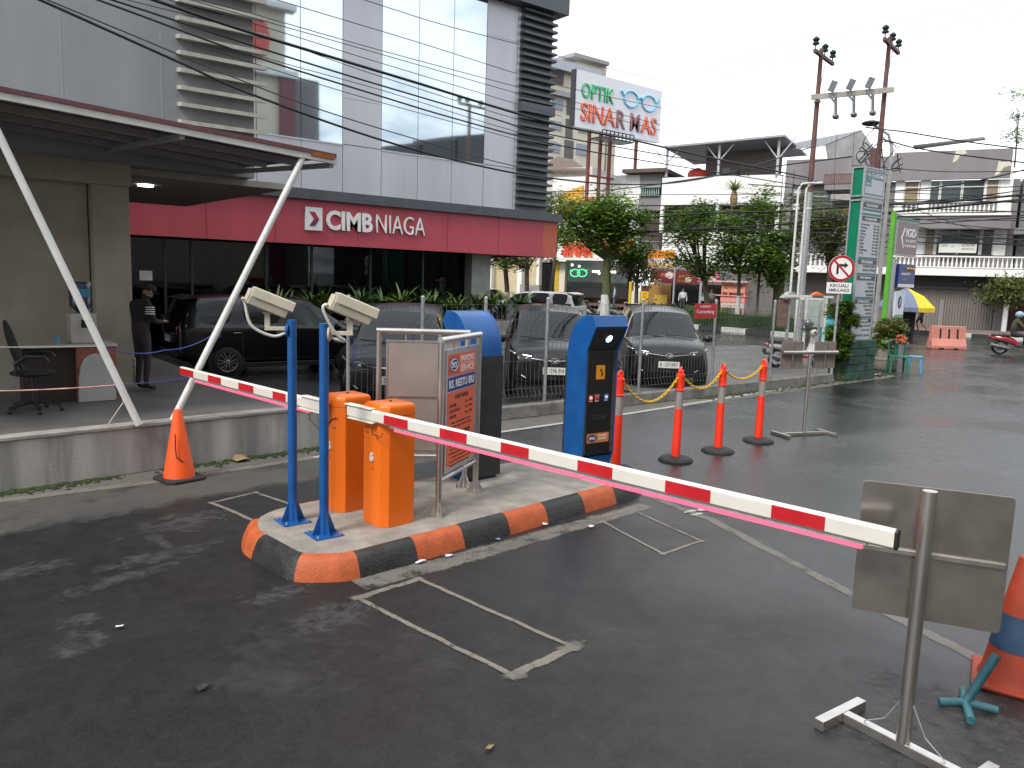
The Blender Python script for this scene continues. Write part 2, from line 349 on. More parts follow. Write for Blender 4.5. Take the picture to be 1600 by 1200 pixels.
# ================================================================== SETTING: ground
def asphalt():
    m = bpy.data.materials.new('wet_asphalt'); m.use_nodes = True; n, l = nt(m); b = n['Principled BSDF']
    tc = n.new('ShaderNodeTexCoord')
    def noise(s, d=6, r=0.6, dist=0.0):
        x = n.new('ShaderNodeTexNoise'); x.inputs['Scale'].default_value = s; x.inputs['Detail'].default_value = d; x.inputs['Roughness'].default_value = r; x.inputs['Distortion'].default_value = dist
        l.new(tc.outputs['Object'], x.inputs['Vector']); return x.outputs[0]
    def mr(src, a, c, t0=0.0, t1=1.0):
        x = n.new('ShaderNodeMapRange'); x.inputs['From Min'].default_value = a; x.inputs['From Max'].default_value = c; x.inputs['To Min'].default_value = t0; x.inputs['To Max'].default_value = t1
        l.new(src, x.inputs[0]); return x.outputs[0]
    def mix(f, a, c):
        x = n.new('ShaderNodeMix'); x.data_type = 'RGBA'
        l.new(f, x.inputs['Factor'])
        for k, v in (('A', a), ('B', c)):
            if isinstance(v, tuple): x.inputs[k].default_value = (*v, 1)
            else: l.new(v, x.inputs[k])
        return x.outputs['Result']
    big = noise(0.35, 5, 0.6, 0.4); mid = noise(1.7, 8, 0.65, 0.6); grit = noise(160, 2, 0.7); grit2 = noise(420, 1)
    c = mix(mr(big, 0.35, 0.65), (0.007, 0.007, 0.008), (0.014, 0.0138, 0.0155))
    m6 = noise(6.5, 8, 0.7, 0.3); m22 = noise(24, 6, 0.7)
    c = mix(mr(mid, 0.44, 0.66, 0, 0.7), c, (0.023, 0.022, 0.0225)); c = mix(mr(m6, 0.46, 0.64, 0, 0.6), c, (0.028, 0.027, 0.0275)); c = mix(mr(m6, 0.50, 0.36, 0, 0.6), c, (0.004, 0.004, 0.0045)); c = mix(mr(m22, 0.52, 0.66, 0, 0.55), c, (0.034, 0.033, 0.033))
    c = mix(mr(grit, 0.42, 0.58, 0, 0.85), c, (0.006, 0.006, 0.006))
    g3 = noise(75, 3, 0.75); c = mix(mr(g3, 0.60, 0.72, 0, 0.75), c, (0.045, 0.044, 0.044)); c = mix(mr(grit2, 0.62, 0.72, 0, 0.8), c, (0.09, 0.088, 0.086))
    pale = noise(0.8, 10, 0.78, 0.8); c = mix(mr(pale, 0.56, 0.72, 0, 0.6), c, (0.055, 0.053, 0.052))
    l.new(c, b.inputs['Base Color'])
    sx0 = n.new('ShaderNodeSeparateXYZ'); l.new(tc.outputs['Object'], sx0.inputs[0])
    wet = noise(0.55, 6, 0.6, 0.5)
    sx = n.new('ShaderNodeSeparateXYZ'); l.new(tc.outputs['Object'], sx.inputs[0])
    dry = n.new('ShaderNodeMath'); dry.operation = 'MULTIPLY_ADD'; l.new(mr(sx.outputs[0], 2.0, 8.0, 0.34, 0.0), dry.inputs[0]); dry.inputs[1].default_value = 1.0; l.new(mr(wet, 0.36, 0.64, 0.10, 0.36), dry.inputs[2])
    l.new(dry.outputs[0], b.inputs['Roughness']); l.new(mr(sx0.outputs[0], 2.0, 9.0, 0.30, 0.85), b.inputs['Specular IOR Level'])
    ad = n.new('ShaderNodeMath'); ad.operation = 'MULTIPLY_ADD'; l.new(mid, ad.inputs[0]); ad.inputs[1].default_value = 1.2; l.new(grit, ad.inputs[2])
    bp = n.new('ShaderNodeBump'); bp.inputs['Strength'].default_value = 0.4; bp.inputs['Distance'].default_value = 0.006; l.new(ad.outputs[0], bp.inputs['Height']); l.new(bp.outputs[0], b.inputs['Normal'])
    return m
gr = MB()
GX = [-600, -120, -40, -15, 0, 15, 40, 80, 160, 400, 900]; GY = [-600, -120, -40, -10, 0, 12, 30, 60, 120, 400, 900]
gv = [(x, y, 0) for y in GY for x in GX]; W_ = len(GX)
gr.add(gv, [(j * W_ + i, j * W_ + i + 1, (j + 1) * W_ + i + 1, (j + 1) * W_ + i) for j in range(len(GY) - 1) for i in range(W_ - 1)])
gr.build('ground', asphalt(), kind='structure', label='dark wet asphalt of the driveway, car park and street')

def strip(name, pts, w, m, z=0.004, step=0.12, jit=0.0, label=None, fray=0.35):
    """ribbon along ground points: four vertices across, the outer ones carry edge=0"""
    P = [Vector((p[0], p[1], 0)) for p in pts]; out = []
    for a, b in zip(P[:-1], P[1:]):
        k = max(1, int((b - a).length / step)); out += [a.lerp(b, i / k) for i in range(k)]
    out.append(P[-1]); vs = []; ed = []; ws = w if callable(w) else (lambda t: w)
    for i, p in enumerate(out):
        t = (out[min(i + 1, len(out) - 1)] - out[max(i - 1, 0)]).normalized(); nrm = Vector((-t.y, t.x, 0))
        hw = ws(i / max(1, len(out) - 1)) / 2; off = random.uniform(-jit, jit)
        for q, e in ((-1, 0.0), (-1 + fray, 1.0), (1 - fray, 1.0), (1, 0.0)):
            vs.append(tuple(p + nrm * (q * hw + off) + Vector((0, 0, z)))); ed.append(e)
    me = bpy.data.meshes.new(name); N = len(out)
    me.from_pydata(vs, [], [(i * 4 + k, (i + 1) * 4 + k, (i + 1) * 4 + k + 1, i * 4 + k + 1)[::-1] for i in range(N - 1) for k in range(3)])
    at = me.attributes.new('edge', 'FLOAT', 'POINT'); at.data.foreach_set('value', ed); me.materials.append(m)
    o = bpy.data.objects.new(name, me); COL.objects.link(o); return tag(o, kind='structure', label=label)
def blotch(name, c, rx, ry, m, z=0.005, rot=0.0, n=22, label=None):
    c = Vector((c[0], c[1], 0)); vs = [(c.x, c.y, z)]; ed = [1.0]
    for ring, e in ((0.5, 0.7), (1.0, 0.0)):
        for i in range(n):
            a = 2 * math.pi * i / n; k = ring * random.uniform(0.85, 1.1); x, y = rx * k * math.cos(a), ry * k * math.sin(a)
            vs.append((c.x + x * math.cos(rot) - y * math.sin(rot), c.y + x * math.sin(rot) + y * math.cos(rot), z)); ed.append(e)
    fs = [(0, 1 + i, 1 + (i + 1) % n) for i in range(n)] + [(1 + i, 1 + n + i, 1 + n + (i + 1) % n, 1 + (i + 1) % n) for i in range(n)]
    me = bpy.data.meshes.new(name); me.from_pydata(vs, [], fs); at = me.attributes.new('edge', 'FLOAT', 'POINT'); at.data.foreach_set('value', ed); me.materials.append(m)
    o = bpy.data.objects.new(name, me); COL.objects.link(o); return tag(o, kind='structure', label=label)
r_cement = ragged('worn_cement', (0.215, 0.19, 0.158), 0.85, 9, 0.44, 0.85)
r_thin = ragged('thin_cement_dust', (0.19, 0.175, 0.155), 0.8, 5, 0.36, 0.75)
r_white = ragged('worn_white_line', (0.42, 0.40, 0.37), 0.7, 6, 0.62, 0.9)
r_chalk = ragged('pale_spill', (0.085, 0.084, 0.085), 0.85, 8, 0.30, 0.5, 240)
r_gut = ragged('dusty_gutter', (0.13, 0.122, 0.11), 0.85, 2.6, 0.62, 0.85)
# sawn loop outlines filled with cement
def loop(pts, wd, lab):
    q = [g(*p) for p in pts]; q.append(q[0])
    for k, (a, b) in enumerate(zip(q[:-1], q[1:])):
        e = (b - a).normalized() * 0.03
        strip('cement_line', [a - e, b + e], wd[k], r_cement, z=0.004 + 0.001 * (k % 2), jit=0.006, label=lab)
loop([(557, 935), (655, 905), (895, 1012), (800, 1056)], (0.065, 0.042, 0.075, 0.045), 'pale cement outline sawn into the asphalt in front of the island')
loop([(932, 810), (985, 796), (1095, 846), (1035, 866)], (0.05, 0.035, 0.04, 0.035), 'smaller pale cement outline in the right lane')
loop([(331, 786), (400, 770), (520, 812), (470, 845)], (0.045, 0.045, 0.045, 0.05), 'pale cement outline in the left lane behind the island')
for px, py, rx, ry in ((655, 893, .22, .10), (800, 1058, .13, .07), (893, 1012, .14, .08), (575, 930, .16, .07), (930, 812, .18, .1)):
    blotch('cement_smear', g(px, py), rx, ry, r_thin, z=0.007)
# cement skirt along the island, pale spills, seam in the right lane
strip('cement_line', [g(560, 915), g(760, 862), g(1010, 790)], lambda t: 0.30 - 0.1 * t, r_thin, z=0.003, label='thin cement dust beside the painted kerb')
strip('cement_line', [g(985, 765), g(1110, 812), g(1240, 880), g(1400, 965), g(1560, 1045), g(1800, 1180)], 0.12, r_thin, z=0.003, jit=0.01, label='grey cement seam running across the right lane')
for px, py, rx, ry, ro in ((130, 970, .14, .05, .4), (140, 1000, .12, .06, .2), (105, 1020, .1, .05, .7), (250, 870, .5, .06, .1), (190, 905, .5, .05, .3), (30, 895, .4, .07, .2), (290, 815, .5, .12, .2),
                           (245, 845, .07, .22, .1), (160, 800, .8, .12, .1), (520, 965, .35, .1, .2), (1500, 1120, .3, .25, 0), (1130, 800, .25, .05, .5), (440, 930, .3, .06, .1), (1440, 1180, .25, .2, .3)):
    blotch('pale_stain', g(px, py), rx * 1.3, max(.16, ry * 3.2), r_chalk, z=0.006, rot=ro)
strip('gutter', [(-9, 8.0), (0.4, 8.75), (4.6, 9.15)], 1.15, r_gut, z=0.002, label='dusty concrete gutter along the low wall')
strip('gutter', [(-9, 7.2), (0.6, 8.0), (4.2, 8.35), (6.5, 8.3)], 1.5, ragged('faint_dust', (0.12, 0.113, 0.10), 0.85, 1.6, 0.46, 0.6), z=0.0015, step=.3, label='faint dust on the asphalt beside the low wall')
strip('gutter', [(4.6, 9.0), (10, 9.15), (20.2, 9.75)], 0.7, r_gut, z=0.002, label='dusty strip at the foot of the fence kerb')
# white edge lines
strip('road_line', [(-9, 7.75), g(0, 783), g(255, 752), g(490, 715)], 0.16, ragged('dusty_line', (0.22, 0.20, 0.175), 0.85, 5, 0.40, 0.7), z=0.006, label='pale dusty line along the low wall')
strip('road_line', [g(490, 715), g(700, 687), (9.17, 8.81), (13, 9.2), g(1310, 592), g(1380, 584)], 0.10, r_white, z=0.006, label='thin worn white line along the kerb')
for q in ((1078, 800), (1100, 797), (1090, 804)):
    blotch('road_line', g(*q), 0.10, 0.035, r_white, z=0.008, label='scrap of worn white paint in the right lane')
m_kerb = mat('weathered_kerb', (0.17, 0.16, 0.15), 0.9, var=0.3, scale=5, bump=0.4, bscale=30, dirt=0.6, dirtcol=(0.06, 0.058, 0.05))
kb = MB()
for x0, x1, y0, y1 in ((4.75, 11, 9.32, 9.42), (11, 17.2, 9.42, 9.52)):
    kb.add([(x0, y0, 0), (x1, y1, 0), (x1, y1 + .2, 0), (x0, y0 + .2, 0), (x0, y0 + .02, .2), (x1, y1 + .02, .2), (x1, y1 + .2, .2), (x0, y0 + .2, .2)], [(0, 3, 2, 1), (4, 5, 6, 7), (0, 1, 5, 4), (1, 2, 6, 5), (2, 3, 7, 6), (3, 0, 4, 7)])
kb.build('kerb', m_kerb, bevel=0.015, kind='structure', label='weathered concrete kerb under the wire fence')
m_lot = mat('car_park_concrete', (0.10, 0.095, 0.09), 0.6, var=0.3, scale=1.2, bump=0.2, bscale=30, dirt=0.5, dirtcol=(0.05, 0.05, 0.05))
MB().add([(11.5, 9.75, .006), (24, 11.2, .006), (25, 17, .006), (12, 19, .006)], [(0, 1, 2, 3)]).build('car_park', m_lot, kind='structure', label='grey concrete of the car park behind the fence')

# ================================================================== low wall and platform
m_plat = mat('platform_screed', (0.13, 0.125, 0.12), 0.55, var=0.25, scale=1.6, bump=0.15, bscale=25, dirt=0.5, dirtcol=(0.06, 0.058, 0.055))
pf = MB()
out = [(-9, 8.2), (0.4, 9.05), (4.35, 9.42), (4.35, 9.9), (3.95, 12.6), (3.85, 16.3), (-9, 16.3)]
pf.prism(out, 0.0, 0.45); pf.build('platform', m_plat, kind='structure', label='raised grey screed floor under the canopy')
MB().beam((4.46, 9.7, .23), (4.05, 12.6, .23), .16, .46).build('platform_kerb', m_conc, bevel=0.012, kind='structure', label='concrete edge of the raised floor')
m_wall = mat('stained_concrete_wall', (0.33, 0.325, 0.315), 0.85, var=0.35, scale=3.2, bump=0.18, bscale=40, dirt=0.95, dirtcol=(0.055, 0.05, 0.045), streak=True)
lw = thing('low_wall', 'long low stained concrete wall edging the raised floor at the left', 'wall', (0, 0, 0))
wb = MB()
def wallseg(mb, pts, z0, z1, t, over=0.0):
    for a, b in zip(pts[:-1], pts[1:]):
        a, b = Vector((*a, 0)), Vector((*b, 0)); d = (b - a).normalized(); n_ = Vector((-d.y, d.x, 0))
        q = [a - n_ * over, b - n_ * over, b + n_ * (t + over), a + n_ * (t + over)]
        mb.add([(p.x, p.y, z0) for p in q] + [(p.x, p.y, z1) for p in q], [(0, 3, 2, 1), (4, 5, 6, 7), (0, 1, 5, 4), (1, 2, 6, 5), (2, 3, 7, 6), (3, 0, 4, 7)])
WP = [(-9, 7.75), (0.7, 8.67), (4.6, 9.06)]
wallseg(wb, WP, 0, 0.49, 0.16); wb.build('wall_body', m_wall, lw, bevel=0.01)
wc = MB(); wallseg(wc, WP, 0.49, 0.53, 0.16, 0.012); wc.build('coping', m_conc, lw, bevel=0.008)
# moss at its foot
m_moss = mat('moss', (0.035, 0.055, 0.012), 0.95, var=0.5, scale=30, bump=0.8, bscale=120)
ms = MB()
for k in range(2200):
    t = random.random(); x = -3 + 7.6 * t; y0 = 8.67 + (x - .7) * 0.1
    if math.sin(x * 2.1) + math.sin(x * 5.3 + 1) + random.uniform(-1, 1) < -0.6: continue
    dd = abs(random.gauss(0, .08)); s = random.uniform(.008, .022)
    ms.ell((x, y0 - dd - .01, .004), (s * 1.3, s, s * random.uniform(.5, 1.3)), 5, 3)
for k in range(500):
    x = random.uniform(12, 20.5); y0 = 9.42 + (x - 11) * .045; s = random.uniform(.015, .045)
    ms.ell((x, y0 - abs(random.gauss(0, .12)), .004), (s * 1.4, s, s * .8), 5, 3)
ms.build('moss', m_moss, kind='stuff', label='green moss growing along the foot of the low wall and kerb', cat='moss')
m_lit = mat('litter_paper', (0.6, 0.6, 0.62), 0.7); m_leaf_dry = mat('dry_leaf', (0.22, 0.16, 0.08), 0.8, var=0.3)
def litter(px, py, s, m, lab, cat='litter', nm='paper_scrap'):
    p = g(px, py, 0.02); b = MB(); k = 9; vs = [(0, 0, s * .5)]
    for i in range(k):
        a = 2 * math.pi * i / k; r = s * random.uniform(.6, 1.1); vs.append((r * math.cos(a), r * .7 * math.sin(a), random.uniform(0.002, s * .5)))
    b.add(vs + [(0, 0, 0.0)], [(0, 1 + i, 1 + (i + 1) % k) for i in range(k)] + [(k + 1, 1 + (i + 1) % k, 1 + i) for i in range(k)])
    o = b.build(nm, m, label=lab, cat=cat); o.location = (p.x, p.y, .009); return o
litter(657, 877, .05, m_lit, 'largest crumpled white paper scrap at the foot of the black kerb block')
litter(702, 867, .035, m_lit, 'small white scrap between two painted kerb blocks')
litter(925, 822, .04, m_lit, 'pale lilac scrap lying off the island in the right lane', nm='plastic_scrap')
litter(852, 818, .035, m_lit, 'thin white scrap beside the kerb near the blue kiosk')
litter(778, 841, .03, mat('blue_plastic_scrap', (.15, .35, .6), .5), 'small blue scrap by the painted kerb')
litter(186, 978, .03, m_lit, 'tiny white scrap on the dark asphalt at the left')
litter(766, 1165, .025, m_leaf_dry, 'tiny tan pebble on the asphalt at the bottom', 'pebble', 'pebble')
litter(375, 718, .13, m_leaf_dry, 'heap of dry rubbish against the low wall right of the cone', 'rubbish', 'rubbish_heap')
litter(315, 1072, .05, m_black, 'small black scrap on the asphalt at the lower left', 'litter', 'black_scrap')

# ================================================================== traffic island
ISZ = 0.17; IA = R_(5.5)
m_ko = mat('worn_orange_kerb_paint', (0.42, 0.085, 0.022), 0.62, var=0.16, scale=9, bump=0.25, bscale=60, dirt=0.30, dirtcol=(0.10, 0.05, 0.035))
m_kk = mat('worn_black_kerb_paint', (0.018, 0.018, 0.018), 0.5, var=0.4, scale=9, bump=0.4, bscale=50, dirt=0.35, dirtcol=(0.10, 0.09, 0.075))
m_it = mat('island_screed', (0.27, 0.245, 0.215), 0.85, var=0.25, scale=5, bump=0.5, bscale=40, dirt=0.75, dirtcol=(0.16, 0.145, 0.12))
isl = thing('traffic_island', 'long raised concrete island with orange and black painted kerb blocks', 'traffic island', (2.0, 4.9, 0))
def arc_round(poly, rad):
    o = []; n = len(poly)
    for i in range(n):
        p0, p, p1 = Vector(poly[i - 1]), Vector(poly[i]), Vector(poly[(i + 1) % n]); r = min(rad[i], (p0 - p).length * .48, (p1 - p).length * .48)
        a = p + (p0 - p).normalized() * r; b = p + (p1 - p).normalized() * r
        for k in range(7):
            t = k / 6; o.append((a * (1 - t) ** 2 + p * (2 * t * (1 - t)) + b * t * t))
    return o
gout = [(2.02, 5.85), (2.10, 5.08), (2.45, 4.87), (5.95, 5.27), (6.3, 5.6), (6.22, 6.6), (5.95, 6.78), (2.42, 6.40), (2.14, 6.2)]
path = arc_round(gout, [.12, .14, .14, .14, .14, .14, .14, .14, .14])
dense = []
for a, b in zip(path, path[1:] + path[:1]):
    k = max(1, int((b - a).length / .04)); dense += [a.lerp(b, i / k) for i in range(k)]
cen = Vector((4.2, 5.75)); acc = 0.0; segs = []; cur = []; lens = []
# start the colour run at the near left corner so the corner block is orange
i0 = min(range(len(dense)), key=lambda i: (dense[i] - Vector((2.09, 5.06))).length); dense = dense[i0:] + dense[:i0]
def inward(i):
    t = dense[(i + 1) % len(dense)] - dense[i - 1]; n_ = Vector((-t.y, t.x)).normalized()
    return n_ if n_.dot(cen - dense[i]) > 0 else -n_
prof = [(0.0, 0.0), (0.015, 0.06), (0.045, 0.125), (0.065, 0.152), (0.095, 0.168), (0.125, 0.172)]
N = len(dense); L_ = [0.0]
for i in range(N): L_.append(L_[-1] + (dense[(i + 1) % N] - dense[i]).length)
bounds = [0.0]; k = 0
plan = [0.46, 0.52, 0.50, 0.50, 0.50, 0.50, 0.50]
for q in plan: bounds.append(bounds[-1] + q)
rest = L_[-1] - 0.62 - bounds[-1]; kk = int(rest / .5) // 2 * 2
for q in range(kk): bounds.append(bounds[-1] + rest / kk)
bounds.append(L_[-1])
rings = []
for i in range(N):
    n_ = inward(i); rings.append([(dense[i].x + n_.x * d - 2.0, dense[i].y + n_.y * d - 4.9, z) for d, z in prof])
for bi in range(len(bounds) - 1):
    idx = [i for i in range(N + 1) if bounds[bi] - 1e-6 <= L_[min(i, N)] <= bounds[bi + 1] + 0.045]
    mb = MB(); vs = []; K = len(prof)
    for i in idx: vs += rings[i % N]
    fs = [(a * K + j, (a + 1) * K + j, (a + 1) * K + j + 1, a * K + j + 1) for a in range(len(idx) - 1) for j in range(K - 1)]
    mb.add(vs, fs); mb.build('kerb_block', m_ko if bi % 2 == 0 else m_kk, isl, smooth=50)
top = [Vector((r[-1][0], r[-1][1])) for r in rings]
tm = MB(); tm.prism([(p.x, p.y) for p in top[::3]], 0.10, 0.1722); tm.build('island_top', m_it, isl)

# ================================================================== barrier gates
def cabinet(root, sx, sy, h, parts):
    """orange housing with rounded shoulders, chamfered front corner and a grey lock cover"""
    ch = 0.055
    poly = [(-sx / 2, -sy / 2 + ch), (-sx / 2 + ch, -sy / 2), (sx / 2 - .012, -sy / 2), (sx / 2, -sy / 2 + .012), (sx / 2, sy / 2), (-sx / 2, sy / 2)]
    mb = MB(); mb.prism(poly, 0, h - .1); mb.build('cabinet_body', m_orange, root, bevel=0.006)
    hd = MB(); lv = []
    prof = [(1.012, 0), (1.012, .055), (1.0, .075), (.95, .092), (.86, .1)]
    P = [(x * 1.0, y * 1.0) for x, y in poly]; n = len(P)
    for s_, z in prof: lv += [(x * s_, y * s_, h - .1 + z) for x, y in P]
    fs = [(j * n + i, j * n + (i + 1) % n, (j + 1) * n + (i + 1) % n, (j + 1) * n + i) for j in range(len(prof) - 1) for i in range(n)] + [tuple(range(n - 1, -1, -1)), tuple(range((len(prof) - 1) * n, len(prof) * n))]
    hd.add(lv, fs); hd.build('cabinet_lid', m_orange, root, bevel=0.012, seg=3, smooth=40)
    lk = MB(); T = plane_T((-sx / 2, 0.02, h * .55), (0, -1, 0), (0, 0, 1))
    lk.lathe([(.027, 0), (.027, .006), (.022, .012)], n=16, T=T); lk.lathe([(.019, 0), (.019, .009), (.012, .014)], c=(0, .032, 0), n=14, T=T)
    lk.build('lock_cover', mat('grey_plastic', (.55, .55, .53), .5), root, smooth=35)
    sc = MB()
    for y, z in ((.10, .80), (.07, .80), (.11, .755), (.08, .755), (-.04, .73), (-.07, .73), (.01, h * .47)): sc.cyl((-sx / 2 - .003, y, z), (-sx / 2 + .004, y, z), .006, n=8)
    sc.build('screw', m_black, root)
    nb = MB(); nb.ell((0.02, .02, h + .004), (.012, .012, .008), 8, 5); nb.build('lid_knob', m_black, root)
def arm(root, p0, length, ang, droop, first_red, reds, tip_cap=True, led=(0.55, 0.99), side=1):
    """hollow aluminium boom with red reflective bands and a lit rose-red strip under it"""
    a = bpy.data.objects.new('boom_arm', None)
    T = Matrix.Translation(Vector(p0)) @ Matrix.Rotation(ang, 4, 'Z') @ Matrix.Rotation(-droop, 4, 'Y')
    w, h = .045, .095
    oct_ = [(-w / 2, -h / 2 + .012), (-w / 2 + .012, -h / 2), (w / 2 - .012, -h / 2), (w / 2, -h / 2 + .012), (w / 2, h / 2 - .012), (w / 2 - .012, h / 2), (-w / 2 + .012, h / 2), (-w / 2, h / 2 - .012)]
    # cross-section y,z extruded along x
    TX = T @ plane_T((0, 0, 0), (0, 1, 0), (0, 0, 1))
    mb = MB(); mb.prism(oct_, 0, length, T=TX); body = mb.build('boom', m_armwhite, root, bevel=0.003)
    rd = MB()
    for x0, x1 in reds:
        for sgn in (-1, 1):
            rd.box(x0, x1, sgn * (w / 2 + .0008) - .0008, sgn * (w / 2 + .0008) + .0008, -h / 2 + .013, h / 2 - .013)
    rd.T = T; rd.v = [tuple(T @ Vector(v)) for v in rd.v]; rd.build('red_band', m_red, body)
    cp = MB(); cp.prism([(x * 1.0, y * 1.0) for x, y in oct_], length, length + .012, T=TX); cp.build('end_cap', m_black, body)
    cp2 = MB(); cp2.prism([(x * .98, y * .98) for x, y in oct_], -.006, 0, T=TX); cp2.build('end_cap', m_black, body)
    L0, L1 = led[0], led[1]
    ch = MB(T); ch.box(L0 - .05, L1 + .02, -.012, .012, -h / 2 - .012, -h / 2); ch.build('led_channel', m_galv, body)
    ld = MB(T); ld.box(L0, L1, -.009, .009, -h / 2 - .034, -h / 2 - .0125); ld.build('led_strip', emit('rose_red_led', (1.0, 0.075, 0.14), 1.6), body)
    cl = MB(T)
    cl.box(-.02, .33, -w / 2 - .012, w / 2 + .012, h / 2 + .001, h / 2 + .012); cl.box(.02, .36, -w / 2 - .012, w / 2 + .012, -h / 2 - .012, -h / 2 - .001)
    cl.box(.0, .30, side * (w / 2 + .001), side * (w / 2 + .014), -h / 2 - .01, h / 2 + .01)
    cl.build('arm_clamp', m_armwhite, body, bevel=0.004)
    bk = MB(T); bk.box(.12, .30, side * (w / 2 + .0145), side * (w / 2 + .09), -.05, .04); bk.build('arm_shaft', m_black, body)
    return body
ang1 = math.atan2(1.60 - 5.72, 3.55 - 2.90)
g1 = thing('barrier_gate', 'nearer orange parking barrier with its long red and white boom across the right lane', 'barrier', (3.105, 5.475, ISZ), IA, 'parking barriers on the island')
cabinet(g1, .31, .285, 1.0, None)
def to_local(root, p): return Matrix.Translation(Vector(root.location)).__matmul__(Matrix.Rotation(root.rotation_euler.z, 4, 'Z')).inverted() @ Vector(p)
def add_arm(root, p0, p1, reds, led, side=1):
    a, b = to_local(root, p0), to_local(root, p1); d = b - a; L = d.length; ang = math.atan2(d.y, d.x); dr = math.atan2(d.z, math.hypot(d.x, d.y))
    return arm(root, a, L, ang, dr, 0, reds, led=led, side=side)
P0, P1 = at_w(541, 641, 6.22), at_w(1406, 843, 3.44)
g1a, g1b = Vector((2.885, 5.76, 1.075)), Vector((3.52, 1.585, 1.075))
L1 = (g1b - g1a).length
add_arm(g1, g1a, g1b, [(.49, .78), (1.14, 1.42), (1.75, 2.0), (2.40, 2.66), (3.02, 3.30), (3.64, 3.91)], (0.60, L1 - .14))
g2 = thing('barrier_gate', 'farther orange parking barrier with its boom across the left lane and over the low wall', 'barrier', (2.995, 6.02, ISZ), IA, 'parking barriers on the island')
cabinet(g2, .31, .285, 1.0, None)
g2a, g2b = Vector((2.775, 5.99, 1.075)), Vector((2.42, 8.80, 1.075))
L2 = (g2b - g2a).length
add_arm(g2, g2a, g2b, [(.59, .82), (1.18, 1.48), (1.85, 2.14), (2.49, L2 - .002)], (0.24, L2 - .34), -1)
def cablething(root, pts, r=.004, m=None):
    MB().tube([to_local(root, p) for p in pts], r, 6).build('cable', m or m_black, root, smooth=60)
cablething(g1, [(2.93, 5.45, .99), (2.90, 5.38, .94), (2.93, 5.30, .93), (2.96, 5.33, .95)])
cablething(g2, [(2.77, 6.3, 1.03), (2.76, 6.25, .93), (2.79, 6.12, .86), (2.835, 6.05, .90), (2.835, 5.98, .97), (2.84, 5.90, .99)])

